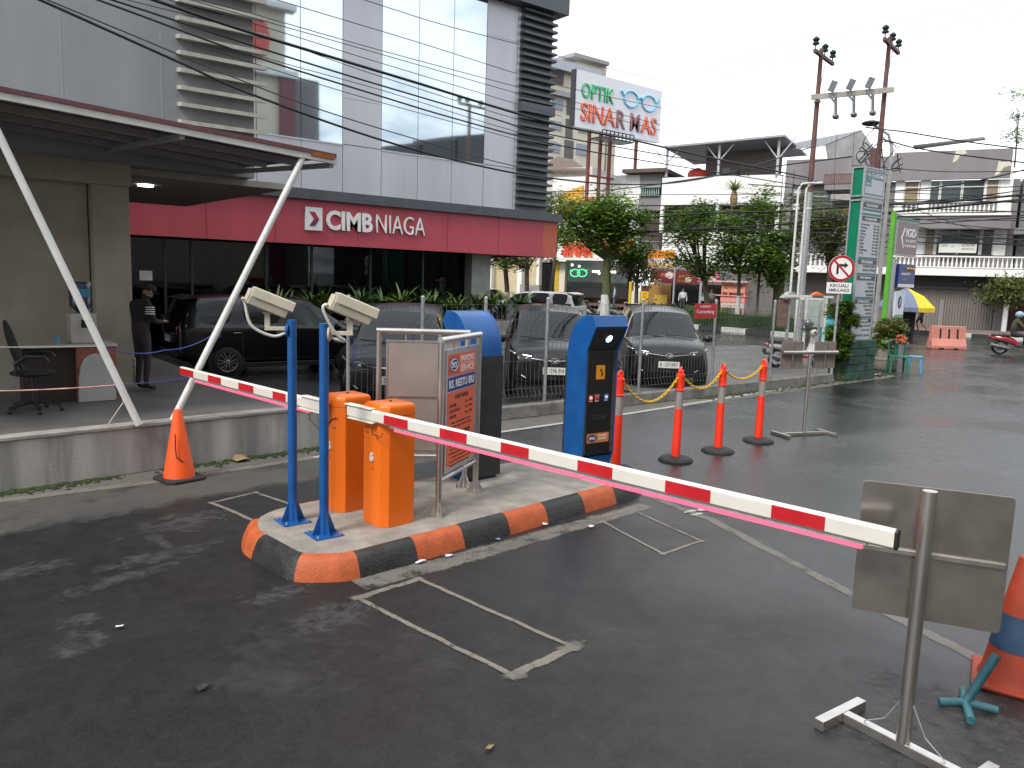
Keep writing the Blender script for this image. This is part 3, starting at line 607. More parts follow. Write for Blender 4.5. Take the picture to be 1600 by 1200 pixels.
# ================================================================== camera poles
m_cream = mat('cream_camera_paint', (0.55, 0.50, 0.40), 0.45, var=0.06, dirt=0.1)
m_conduit = mat('white_conduit', (0.62, 0.61, 0.58), 0.5, var=0.05)
def cctv(loc, side, cam_c, lab):
    t = thing('camera_pole', lab, 'camera pole', loc, 0, 'blue camera poles at the island end')
    h = 1.64
    p = MB(); p.cyl((0, 0, .01), (0, 0, h), .036, n=24); p.build('pole', m_blue, t, smooth=40)
    b = MB(); b.box(-.115, .115, -.115, .115, 0, .012)
    for a in range(4):
        d = Vector((math.cos(a * math.pi / 2), math.sin(a * math.pi / 2), 0)); q = Vector((-d.y, d.x, 0)) * .004
        vs = [d * .034 + q, d * .10 + q, d * .034 + q + Vector((0, 0, .17)), d * .034 - q, d * .10 - q, d * .034 - q + Vector((0, 0, .17))]
        vs = [v + Vector((0, 0, .012)) for v in vs]; b.add(vs, [(0, 1, 2), (5, 4, 3), (0, 3, 4, 1), (1, 4, 5, 2), (2, 5, 3, 0)])
    b.build('base_plate', m_blue, t)
    bo = MB()
    for x in (-.09, .09):
        for y in (-.09, .09): bo.cyl((x, y, .012), (x, y, .03), .008, n=6)
    bo.build('bolt', m_galv, t)
    c = Vector(cam_c) - Vector(loc)               # housing centre
    du = Vector((RW[0], RW[1], 0)); dw = Vector((FW[0], FW[1], 0))
    dirv = (du * .80 + dw * .42 + Vector((0, 0, -.36))).normalized(); sidev = dirv.cross(Vector((0, 0, 1))).normalized(); upv = sidev.cross(dirv)
    T = Matrix.Identity(4)
    for i in range(3): T[i][0] = sidev[i]; T[i][1] = upv[i]; T[i][2] = dirv[i]; T[i][3] = c[i]
    sec = [(-.058, -.066), (.058, -.066), (.068, .0), (.06, .058), (-.06, .058), (-.068, .0)]
    hb = MB(); hb.prism(sec, -.155, .155, T=T); hs = hb.build('housing', m_cream, t, bevel=0.006)
    sh = MB(); sh.prism([(-.078, .0), (-.071, .068), (-.062, .076), (.062, .076), (.071, .068), (.078, .0), (.074, .0), (.066, .064), (-.066, .064), (-.074, .0)], -.14, .185, T=T); sh.build('sunshield', m_cream, hs, bevel=0.003)
    rb = MB(); rb.prism([(x * .92, y * .92) for x, y in sec], -.168, -.1552, T=T); rb.build('end_plate', m_cream, hs, bevel=0.003)
    fr = MB(); fr.prism([(-.042, -.035), (.042, -.035), (.042, .033), (-.042, .033)], .1552, .159, T=T); fr.build('front_glass', m_black, hs)
    gl = MB()
    for x in (-.025, .02): gl.cyl(T @ Vector((x, -.04, -.165)), T @ Vector((x, -.04, -.19)), .012, n=10)
    gl.build('cable_gland', m_cream, hs, smooth=40)
    # bracket from pole top to housing belly
    pt = Vector((0, 0, h - .10)); bel = T @ Vector((0, -.07, .02)); bz = h - .07
    ax = Vector((bel.x, bel.y, 0)); e = ax.normalized() if ax.length > .01 else du
    br = MB(); br.beam(e * .03 + Vector((0, 0, bz)), Vector((bel.x, bel.y, bz)) + e * .02, .035, .03)
    br.beam(Vector((bel.x, bel.y, bz)), bel, .03, .04, upv=tuple(e)); br.box(bel.x - .03, bel.x + .03, bel.y - .03, bel.y + .03, bel.z - .012, bel.z + .0)
    br.build('bracket', m_cream, t, bevel=0.003)
    mp = MB(); mp.lathe([(.055, 0), (.055, .012), (.04, .02)], n=18, T=plane_T(tuple(e * .030 + Vector((0, 0, bz - .01))), tuple(Vector((-e.y, e.x, 0))), (0, 0, 1)) ); mp.build('mounting_plate', m_blue if side < 0 else m_cream, t, smooth=40)
    g0 = T @ Vector((.0, -.04, -.19)); q = [g0, g0 + Vector((-.02 * side, 0, -.04)) - dw * .0, g0.lerp(Vector((bel.x, bel.y, bz)), .35) + Vector((0, 0, -.13)), Vector((bel.x, bel.y, bz)) * .8 + Vector((0, 0, -.02 + .2 * bz)) + Vector((0, 0, -.04)) , e * .05 + Vector((0, 0, bz - .035))]
    P = []
    for i in range(24):                          # smooth the conduit with a Catmull spline
        s_ = i / 23 * (len(q) - 1); k_ = min(int(s_), len(q) - 2); f = s_ - k_
        a_, b_, c_, d_ = q[max(k_ - 1, 0)], q[k_], q[k_ + 1], q[min(k_ + 2, len(q) - 1)]
        P.append(.5 * ((2 * b_) + (c_ - a_) * f + (2 * a_ - 5 * b_ + 4 * c_ - d_) * f * f + (3 * b_ - a_ - 3 * c_ + d_) * f ** 3))
    MB().tube(P, .012, 10).build('conduit', m_conduit, t, smooth=60)
    return t
cctv((2.455, 5.89, ISZ), -1, at_w(419, 473, 6.10), 'blue camera pole farther from the road edge with cream camera turned left of it')
cctv((2.525, 5.455, ISZ), 1, at_w(549, 483, 5.86), 'blue camera pole nearest the kerb corner with cream camera right of it')

# ================================================================== parking notice frames
m_or_sign = mat('orange_sign_vinyl', (0.75, 0.13, 0.035), 0.45, var=0.05, scale=3)
m_bl_sign = mat('navy_sign_vinyl', (0.02, 0.04, 0.20), 0.45, var=0.05)
m_sheet = mat('sheet_steel_panel', (0.50, 0.45, 0.42), 0.42, 0.75, var=0.08, scale=3)
def notice(a, b, lab, back):
    a, b = Vector((*a, 0)), Vector((*b, 0)); d = (b - a); W = d.length; rz = math.atan2(d.y, d.x)
    t = thing('notice_frame', lab, 'notice board', ((a.x + b.x) / 2, (a.y + b.y) / 2, ISZ), rz, 'stainless notice frames on the island')
    H = 1.52; r = .027; hw = W / 2
    for s in (-1, 1):
        MB().cyl((s * hw, 0, .01), (s * hw, 0, H - r), r, n=18).build('post', m_steel, t, smooth=40)
        f = MB(); f.box(s * hw - .075, s * hw + .075, -.075, .075, 0, .008)
        for q in range(4):
            e = Vector((math.cos(q * math.pi / 2 + .78), math.sin(q * math.pi / 2 + .78), 0)); k = Vector((-e.y, e.x, 0)) * .003; o = Vector((s * hw, 0, .008))
            vs = [o + e * .026 + k, o + e * .085 + k, o + e * .026 + k + Vector((0, 0, .11)), o + e * .026 - k, o + e * .085 - k, o + e * .026 - k + Vector((0, 0, .11))]
            f.add(vs, [(0, 1, 2), (5, 4, 3), (0, 3, 4, 1), (1, 4, 5, 2), (2, 5, 3, 0)])
        f.build('foot_flange', m_steel, t)
    MB().cyl((-hw - r * .9, 0, H - r), (hw + r * .9, 0, H - r), r, n=18).build('top_rail', m_steel, t, smooth=40)
    MB().cyl((-hw + r * .6, 0, .30), (hw - r * .6, 0, .30), .02, n=14).build('bottom_rail', m_steel, t, smooth=40)
    pw = hw - .085; z0, z1 = .36, H - .13
    br = MB()
    for s in (-1, 1):
        for z in (z1 - .25, z0 + .25): br.cyl((s * (hw - .01), 0, z), (s * pw, 0, z), .008, n=8)
        br.cyl((s * .5 * pw, 0, z1), (s * .5 * pw, 0, H - .03), .008, n=8)
    br.build('stay', m_steel, t)
    bd = MB(); bd.box(-pw, pw, -.012, .012, z0, z1); board = bd.build('board', m_sheet, t, bevel=0.003)
    fr = MB()
    for x0, x1, q0, q1 in ((-pw - .018, -pw - .0004, z0 - .018, z1 + .018), (pw + .0004, pw + .018, z0 - .018, z1 + .018), (-pw, pw, z1 + .0004, z1 + .018), (-pw, pw, z0 - .018, z0 - .0004)): fr.box(x0, x1, -.016, .016, q0, q1)
    fr.box(-pw, pw, .0125, .018, (z0 + z1) / 2 - .01, (z0 + z1) / 2 + .01)
    fr.build('board_frame', m_steel, board)
    hh = z1 - z0; y = -.0125
    def patch(x0, x1, q0, q1, m, e=.001, nm='printed_field'): MB().box(x0, x1, y - e, y, q0, q1).build(nm, m, board)
    def lt(s, x, z, w, h, m, e=.0022, bold=0.0, it=0.0):
        text(s, w, h, m, board, FRONT(x, y - .001, z), ext=e, bold=bold, italic=it)
    mg = .03; ww = pw - mg
    ztop = z1 - mg
    patch(-ww, ww, ztop - .185, ztop, m_or_sign)
    patch(-ww, ww, ztop - .315, ztop - .195, m_bl_sign)
    patch(-ww, ww, z0 + mg, ztop - .325, m_or_sign)
    MB().box(-ww + .012, -ww + .235, y - .002, y - .001, ztop - .17, ztop - .015).build('logo_field', mat('deep_orange_vinyl', (.60, .07, .02), .45), board)
    lg = MB(); T = FRONT(-ww + .123, y - .002, ztop - .092)
    lg.prism([(.095 * math.cos(i * math.pi / 12), .062 * math.sin(i * math.pi / 12)) for i in range(24)], 0, .001, T=T); lg.build('logo_oval', m_bl_sign, board)
    lg = MB(); lg.torus((0, 0, 0.0012), .082, .004, T=T, ry=.05, n=28, k=5); lg.build('logo_ring', m_letter_w, board)
    text('SPOS', .12, .05, m_letter_w, board, FRONT(-ww + .123, y - .003, ztop - .092), .0015, 0.02, italic=.2)
    xr = ww - .185
    lt('PARKING', xr, ztop - .05, .31, .058, m_letter_w, bold=.012); lt('SERVICE', xr, ztop - .137, .31, .058, m_letter_w, bold=.012)
    MB().box(xr - .155, xr + .155, y - .0025, y - .001, ztop - .096, ztop - .091).build('rule', m_letter_w, board)
    lt('RS. RESTU IBU', 0, ztop - .255, ww * 1.84, .07, m_letter_w, bold=.018)
    zc = ztop - .375; mk = mat('dark_brown_print', (.07, .02, .012), .5)
    lt('TARIF PARKIR', 0, zc, .3, .036, mk, bold=.01)
    for i, (l_, r2) in enumerate((('MOBIL', 'Rp. 3000'), ('BOX/TRUK', 'Rp. 4000'), ('MOTOR', 'Rp. 2000'))):
        z = zc - .068 - i * .05; lt(l_, -ww + .045 + .03 * len(l_) / 2, z, .028 * len(l_), .026, mk, bold=.006); lt(r2, ww - .13, z, .16, .026, mk, bold=.006)
    lt('Max. menginap 24 jam', 0, zc - .225, .42, .024, mk); lt('Tarif berlaku sehari penuh', 0, zc - .262, .45, .024, mk)
    lt('KETENTUAN UMUM', 0, zc - .325, .40, .036, mk, bold=.012)
    for i, s in enumerate(('Simpan karcis parkir anda', 'Jangan tinggalkan barang berharga', 'Kunci kendaraan dengan baik', 'Kehilangan bukan tanggung jawab', 'pengelola tempat parkir', 'Karcis hilang dikenakan denda', 'Tunjukkan STNK yang berlaku', 'Patuhi rambu di area parkir', 'Terima kasih')):
        lt(s, -.02 + .008 * (i % 3), zc - .385 - i * .036, min(.46, .0165 * len(s)), .018, mk)
    MB().box(-.2, .2, y - .0025, y - .001, zc - .351, zc - .347).build('rule', mk, board)
    return t
notice((3.54, 5.40), (4.24, 5.84), 'steel notice frame whose orange and blue parking tariff side faces us', False)
notice((4.25, 6.04), (3.55, 6.48), 'steel notice frame turned away, showing its bare sheet metal back', True)

# ================================================================== ticket kiosks
m_kblack = mat('kiosk_black_panel', (0.012, 0.011, 0.013), 0.22, var=0.25, spec=0.6)
m_kdark = mat('kiosk_charcoal_steel', (0.035, 0.035, 0.038), 0.5, var=0.2)
def kiosk(loc, rz, lab, lit):
    t = thing('ticket_kiosk', lab, 'ticket machine', loc, rz, 'ticket machines on the island')
    w = .215
    # side profile in (y,z): front is -y
    back = [(.16, .02)] + [(.16, .9)] + [(.16 - .30 * (1 - math.cos(a)), 1.12 + .40 * math.sin(a)) for a in [i * math.pi / 2 / 10 for i in range(11)]]
    prof = [(-.10, .02), (-.10, .12), (-.145, .24), (-.145, 1.20), (-.27, 1.42), (-.22, 1.52)] + [p for p in back[::-1]]
    # shell: two blue cheeks and a blue curved back, lip on top
    def ptT(x): return plane_T((x, 0, 0), (0, 1, 0), (0, 0, 1))
    for s in (-1, 1):
        MB().prism(prof, s * w, s * (w - .018), T=ptT(0)).build('side_cheek', m_blue, t, bevel=0.004)
    cur = [(-.268, 1.424), (-.22, 1.517), (-.145, 1.517)] + [(.155 - .295 * (1 - math.cos(a)), 1.12 + .395 * math.sin(a)) for a in [i * math.pi / 2 / 10 for i in range(10, -1, -1)]]
    hood = MB(); k = len(cur); iw = w - .0185
    vs = [(x, y, z) for x in (-iw, iw) for y, z in cur] + [(x, y * .93, z - .02) for x in (-iw, iw) for y, z in cur]
    fs = [(i, k + i, k + i + 1, i + 1) for i in range(k - 1)] + [(2 * k + i, 2 * k + i + 1, 3 * k + i + 1, 3 * k + i) for i in range(k - 1)] + [(0, 2 * k, 3 * k, k), (k - 1, 2 * k - 1, 4 * k - 1, 3 * k - 1)]
    hood.add(vs, fs); hood.build('hood', m_blue, t, smooth=30)
    MB().box(-iw, iw, .14, .175, .03, 1.125).build('back_panel', m_kdark, t, bevel=0.004)
    MB().box(-w - .001, w + .001, .1605, .178, .03, 1.13).build('back_edge', m_kdark, t)
    MB().box(-iw, iw, -.10, .139, .0, .2).build('plinth', m_blue, t, bevel=0.004)
    fp = MB(); fp.add([(-iw, -.125, .22), (iw, -.125, .22), (iw, -.125, 1.20), (-iw, -.125, 1.20), (-iw, .0, .22), (iw, .0, .22), (iw, .0, 1.20), (-iw, .0, 1.20)], [(0, 1, 2, 3), (7, 6, 5, 4), (0, 4, 5, 1), (3, 2, 6, 7), (0, 3, 7, 4), (1, 5, 6, 2)])
    fpo = fp.build('front_panel', m_kblack, t)
    un = MB(); un.add([(-iw, -.12, 1.205), (iw, -.12, 1.205), (iw, -.255, 1.418), (-iw, -.255, 1.418), (-iw, -.11, 1.23), (iw, -.11, 1.23), (iw, -.245, 1.435), (-iw, -.245, 1.435)], [(3, 2, 1, 0), (4, 5, 6, 7), (0, 1, 5, 4), (2, 3, 7, 6), (1, 2, 6, 5), (3, 0, 4, 7)])
    un.build('canopy_underside', m_kdark, t)
    ins = MB()
    for s in (-1, 1): ins.add([(s * (iw - .001), -.144, .235), (s * (iw - .03), -.1262, .235), (s * (iw - .03), -.1262, 1.2), (s * (iw - .001), -.144, 1.2), (s * (iw - .001), -.126, .235), (s * (iw - .001), -.126, 1.2)], [(0, 1, 2, 3), (0, 4, 1), (3, 2, 5)])
    ins.build('bezel', m_kdark, t)
    y = -.126
    d = (Vector((0, -.255, 1.418)) - Vector((0, -.12, 1.205))).normalized(); nn = Vector((0, -.0, 0)); c = Vector((.03, -.19, 1.31)); nrm = Vector((0, -d.z, d.y)).normalized()
    if nrm.z > 0: nrm = -nrm
    T = plane_T(tuple(c), (1, 0, 0), tuple(nrm.cross(Vector((1, 0, 0)))))
    lp = MB(); lp.lathe([(.034, -.004), (.034, .006), (.024, .009)], n=20, T=T); lp.build('lamp', emit('white_led_lamp', (0.92, 0.97, 1.0), 9.0) if lit else m_letter_w, t, smooth=40)
    rim = MB(); rim.torus((0, 0, .004), .040, .006, T=T); rim.build('lamp_rim', mat('blue_rim', (.03, .2, .6), .3), t, smooth=60)
    sc = MB(); sc.box(-.06, .055, y - .003, y, .93, 1.06); o = sc.build('instruction_sticker', mat('amber_sticker', (.75, .30, .02), .4), fpo)
    MB().prism([(-.015, .02), (.005, .03), (.03, -.02), (.02, -.045), (.005, -.03), (.012, -.01)], 0, .002, T=FRONT(-.002, y - .003, 1.0)).build('sticker_icon', m_letter_k, o)
    for i, (x, cl) in enumerate(((-.12, (.45, .03, .03)), (-.035, (.35, .12, .14)), (.09, (.05, .12, .4)))):
        b = MB(); b.box(x - .03, x + .03, y - .004, y, .72, .79); bb = b.build('button_plate', mat('button_plate_%d' % i, cl, .35), fpo, bevel=.002)
        bt = MB(); bt.lathe([(.017, 0), (.017, .01), (.012, .013)], n=14, T=FRONT(x, y - .004, .758)); bt.build('push_button', m_letter_w if i != 1 else mat('red_button', (.5, .04, .04), .35), bb, smooth=40)
        MB().box(x - .022, x + .022, y - .0055, y - .004, .727, .734).build('caption', m_letter_w, bb)
    MB().box(-.10, .10, y - .006, y, .55, .60).build('card_slot', m_black, fpo)
    so = MB(); so.box(-.15, .15, y - .003, y, .335, .425); s2 = so.build('operator_sticker', mat('tan_orange_sticker', (.55, .19, .06), .45, var=.1, scale=20), fpo)
    MB().prism([(.055 * math.cos(i * math.pi / 10), .034 * math.sin(i * math.pi / 10)) for i in range(20)], 0, .0015, T=FRONT(-.08, y - .003, .38)).build('logo_oval', m_bl_sign, s2)
    text('SPOS', .075, .026, m_letter_w, s2, FRONT(-.08, y - .0046, .38), .0012, .02, italic=.2)
    text('PARKING\nSERVICE', .12, .05, m_letter_w, s2, FRONT(.065, y - .003, .385), .0012)
    MB().box(w, w + .012, .02, .05, .45, .52).build('lock', m_black, t); t.scale = (1, 1, 1.105)
    return t
kiosk((5.625, 5.745, ISZ), R_(-3), 'blue and black ticket machine facing the right lane with its white lamp lit', True)
kiosk((4.55, 6.32, ISZ), R_(183), 'blue and black ticket machine turned away behind the notice frames', False)

# ================================================================== bollards and chains
m_bor = mat('fluorescent_orange_plastic', (0.95, 0.048, 0.018), 0.42, var=0.06, scale=3, dirt=0.08)
m_bgr = mat('grey_reflective_tape', (0.30, 0.27, 0.26), 0.45, var=0.08)
bol = thing('delineator_post', 'orange post on a black rubber base, nearest the blue ticket machine', 'bollard', (6.52, 6.20, 0), 0, 'orange bollards linked by yellow chain')
MB().lathe([(.215, 0), (.215, .02), (.19, .045), (.09, .06), (.07, .065)], n=10).build('rubber_base', m_rubber, bol, smooth=25)
MB().lathe([(.055, .06), (.048, .66)], n=24).build('lower_tube', m_bor, bol, smooth=40)
MB().lathe([(.0475, .66), (.0475, .88)], n=24).build('reflective_sleeve', m_bgr, bol, smooth=40)
MB().lathe([(.052, .88), (.057, .886), (.057, .90), (.051, .906), (.050, 1.05), (.053, 1.06), (.053, 1.085), (.036, 1.09), (.034, 1.12)], n=24).build('upper_tube', m_bor, bol, smooth=30)
hl = MB(); hl.tube([(.035 * math.cos(a), 0, 1.115 + .05 * math.sin(a)) for a in [i * math.pi / 10 for i in range(11)]], .016, 10); hl.cyl((0, -.03, 1.125), (0, .03, 1.125), .018, n=12)
hl.build('loop_handle', m_bor, bol, smooth=50)
BP = [(6.52, 6.20), (7.54, 6.16), (8.45, 6.21), (9.53, 6.33)]
dup(bol, (7.54, 6.16, 0), .5, 'orange post second from the blue ticket machine, chained on both sides')
dup(bol, (8.45, 6.21, 0), 1.0, 'orange post third from the blue ticket machine, chained on both sides')
dup(bol, (9.53, 6.33, 0), 1.4, 'orange post at the far end of the yellow chain, next to the steel stand')
m_yel = mat('yellow_plastic_chain', (0.72, 0.46, 0.015), 0.45, var=0.1)
def chain(a, b, sag, lab):
    a, b = Vector((*a, 1.11)), Vector((*b, 1.11)); pts = []; mb = MB(); L = 0; n0 = 200
    cur = [a.lerp(b, i / n0) - Vector((0, 0, sag * 4 * (i / n0) * (1 - i / n0))) for i in range(n0 + 1)]
    lens = [0]
    for i in range(n0): lens.append(lens[-1] + (cur[i + 1] - cur[i]).length)
    d = .036; k = 0; s = 0.03
    while s < lens[-1] - .03:
        i = max(j for j in range(n0) if lens[j] <= s); p = cur[i]; t = (cur[i + 1] - cur[i]).normalized(); side = t.cross(Vector((0, 0, 1))).normalized(); u = side.cross(t)
        if k % 2: side, u = u, side
        T = plane_T(tuple(p), tuple(t), tuple(side)); mb.torus((0, 0, 0), .026, .0055, T=T, ry=.014, n=10, k=5); s += d; k += 1
    mb.build('plastic_chain', m_yel, smooth=60, label=lab, cat='chain', group='yellow chains between the bollards')
chain(BP[0], BP[1], .33, 'yellow chain with the deepest sag, next to the blue ticket machine')
chain(BP[1], BP[2], .23, 'middle yellow chain between the second and third orange posts')
chain(BP[2], BP[3], .17, 'yellow chain hanging to the farthest orange post')

# ================================================================== traffic cones
m_cone = mat('orange_cone_rubber', (0.85, 0.10, 0.012), 0.5, var=0.08, dirt=0.15, dirtcol=(.2, .03, .01), streak=True)
c1 = thing('traffic_cone', 'plain orange traffic cone on a black base by the low wall', 'traffic cone', (2.24, 8.33, 0), .2)
cb = MB(); cb.prism([(-.21, -.15), (-.15, -.21), (.15, -.21), (.21, -.15), (.21, .15), (.15, .21), (-.15, .21), (-.21, .15)], 0, .035); cb.build('cone_base', m_rubber, c1, bevel=0.01)
MB().lathe([(.155, .035), (.15, .06), (.042, .72), (.036, .735)], n=28).build('cone_body', m_cone, c1, smooth=30)
sk = MB(); sk.tube([(-.075, -.088, .50), (-.083, -.10, .36), (-.080, -.112, .26), (-.02, -.134, .21)], .006, 5); sk.build('black_scuff', m_black, c1)
m_cone2 = mat('faded_orange_cone', (0.30, 0.035, 0.010), 0.6, var=0.2, dirt=0.4, dirtcol=(.16, .05, .03))
m_cblue = mat('faded_blue_band', (0.015, 0.045, 0.095), 0.6, var=0.3, dirt=0.4)
pc = Vector((4.90, 1.47, 0))
c2 = thing('traffic_cone', 'large battered orange cone with a dark blue band at the right edge', 'traffic cone', pc, .35)
MB().box(-.21, .21, -.21, .21, 0, .03).build('cone_base', m_cone2, c2, bevel=0.012)
ce = lambda z: .175 - (.175 - .05) * (z - .03) / .70
MB().lathe([(.185, .03), (ce(.07), .07), (ce(.22), .22)], n=28).build('cone_body', m_cone2, c2, smooth=30)
MB().lathe([(ce(.22) + .003, .22), (ce(.42) + .003, .42)], n=28).build('cone_band', m_cblue, c2, smooth=30)
MB().lathe([(ce(.42), .42), (.05, .73), (.042, .745)], n=28).build('cone_top', m_cone2, c2, smooth=30)
# parasol foot lying by the cone
m_teal = mat('chipped_teal_paint', (0.03, 0.13, 0.16), 0.5, var=0.3, dirt=0.6, dirtcol=(.05, .035, .025), scale=14)
pf_ = g(1507, 1107); pu = thing('parasol_stand', 'teal painted four legged pipe stand with a leaning stub by the cone', 'stand', (pf_.x, pf_.y, 0), 0)
for i, a in enumerate((2.35, .45, -1.0, -2.6)):
    d = Vector((math.cos(a), math.sin(a), 0)); L = (.13, .16, .15, .17)[i]
    MB().cyl(d * .012 + Vector((0, 0, .035)), d * L + Vector((0, 0, .024)), .022, n=14).build('foot_pipe', m_teal, pu, smooth=40)
d2 = Vector((RW[0] * .15 + FW[0] * .02, RW[1] * .15 + FW[1] * .02, .30))
MB().cyl((0, 0, .03), d2, .024, n=14).build('socket_pipe', m_teal, pu, smooth=40)

# ================================================================== steel T stands
def tstand(loc, rz, lab):
    t = thing('sign_stand', lab, 'sign stand', loc, rz)
    return t
tb = thing('sign_stand', 'nearest brushed steel stand with one big bare panel at the end of the boom', 'sign stand', (3.69, 1.53, 0), 0)
la = lambda px, py, z=0.0: g(px, py, z) - Vector((3.69, 1.53, 0))
b0, b1 = la(1322, 1133, .03), la(1510, 1232, .03); dd = (b1 - b0).normalized(); cc = Vector((0, 0, 0))
ax = Vector((dd.x, dd.y, 0)).normalized(); pp = Vector((-ax.y, ax.x, 0))
bm = MB(); bm.beam(-ax * .30 + Vector((0, 0, .028)), ax * .30 + Vector((0, 0, .028)), .05, .05); bm.build('foot_beam', m_steel, tb, bevel=0.003)
for s in (-1, 1):
    c0 = ax * s * .326 + Vector((0, 0, .028)); MB().beam(c0 - pp * .19, c0 + pp * .19, .052, .054).build('cross_foot', m_steel, tb, bevel=0.003)
MB().cyl((0, 0, .05), (0, 0, 1.29), .032, n=28).build('post', m_steel, tb, smooth=40)
# panel corners measured in the photo, panel fixed behind the post
nb = Vector((FW[0], FW[1], 0)); wq = Vector((3.69, 1.53, 0)).dot(nb) + .045
TL, TR = at_w(1350, 744, wq + .14) - tb.location, at_w(1587, 789, wq - .10) - tb.location
bx_ = (TR - TL); bx_.z = 0; bwid = bx_.length; bx_.normalize(); ctr = (TL + TR) / 2; zt = 1.285
T = plane_T((ctr.x, ctr.y, zt - .325), tuple(bx_), (0, 0, 1))
hwid, hh_ = bwid / 2, .325
poly = []
for cx, cy, a0 in ((hwid - .02, hh_ - .02, 0), (-hwid + .02, hh_ - .02, 90), (-hwid + .02, -hh_ + .02, 180), (hwid - .02, -hh_ + .02, 270)):
    poly += [(cx + .02 * math.cos(R_(a0 + k * 22.5)), cy + .02 * math.sin(R_(a0 + k * 22.5))) for k in range(5)]
m_brush = mat('scratched_sheet_steel', (0.52, 0.47, 0.43), 0.2, 0.92, var=0.12, scale=7, bump=0.02, bscale=300)
MB().prism(poly, -.004, .0, T=T).build('panel', m_brush, tb, bevel=0.001)
st = MB(); st.box(-hwid + .01, hwid - .01, -.012, .012, .0005, .016); st.v = [tuple(T @ Vector(v)) for v in st.v]; st.build('stiffener', m_steel, tb, bevel=0.002)
wv = MB()
for s in (-1, 1): wv.tube([Vector((0, 0, .25)) + ax * s * .03, Vector((0, 0, .12)) + ax * s * .10 , ax * s * .2 + Vector((0, 0, .056))], .003, 5)
wv.build('stay_wire', m_galv, tb)
t2 = thing('sign_stand', 'farther steel stand beyond the bollards with two small blank panels on its bar', 'sign stand', (10.58, 6.26, 0), R_(-18))
MB().beam((-.40, 0, .025), (.40, 0, .025), .045, .045).build('foot_beam', m_steel, t2, bevel=0.003)
for s in (-1, 1): MB().beam((s * .42, -.2, .025), (s * .42, .2, .025), .045, .047).build('cross_foot', m_steel, t2, bevel=0.003)
MB().cyl((0, 0, .045), (0, 0, 1.22), .028, n=20).build('post', m_steel, t2, smooth=40)
MB().cyl((-.50, 0, 1.24), (.50, 0, 1.24), .03, n=20).build('cross_bar', m_steel, t2, smooth=40)
for s, a in ((-.30, .06), (.30, -.05)):
    MB().box(s - .20, s + .20, .036, .042, 1.0, 1.40).build('panel', mat('grey_brown_panel', (.25, .20, .19), .5, .2), t2, bevel=.003)
    MB().box(s - .012, s + .012, .0425, .052, 1.0, 1.40).build('stiffener', m_steel, t2)
    MB().box(s - .012, s + .012, .018, .0355, 1.0, 1.40).build('stiffener', m_steel, t2)
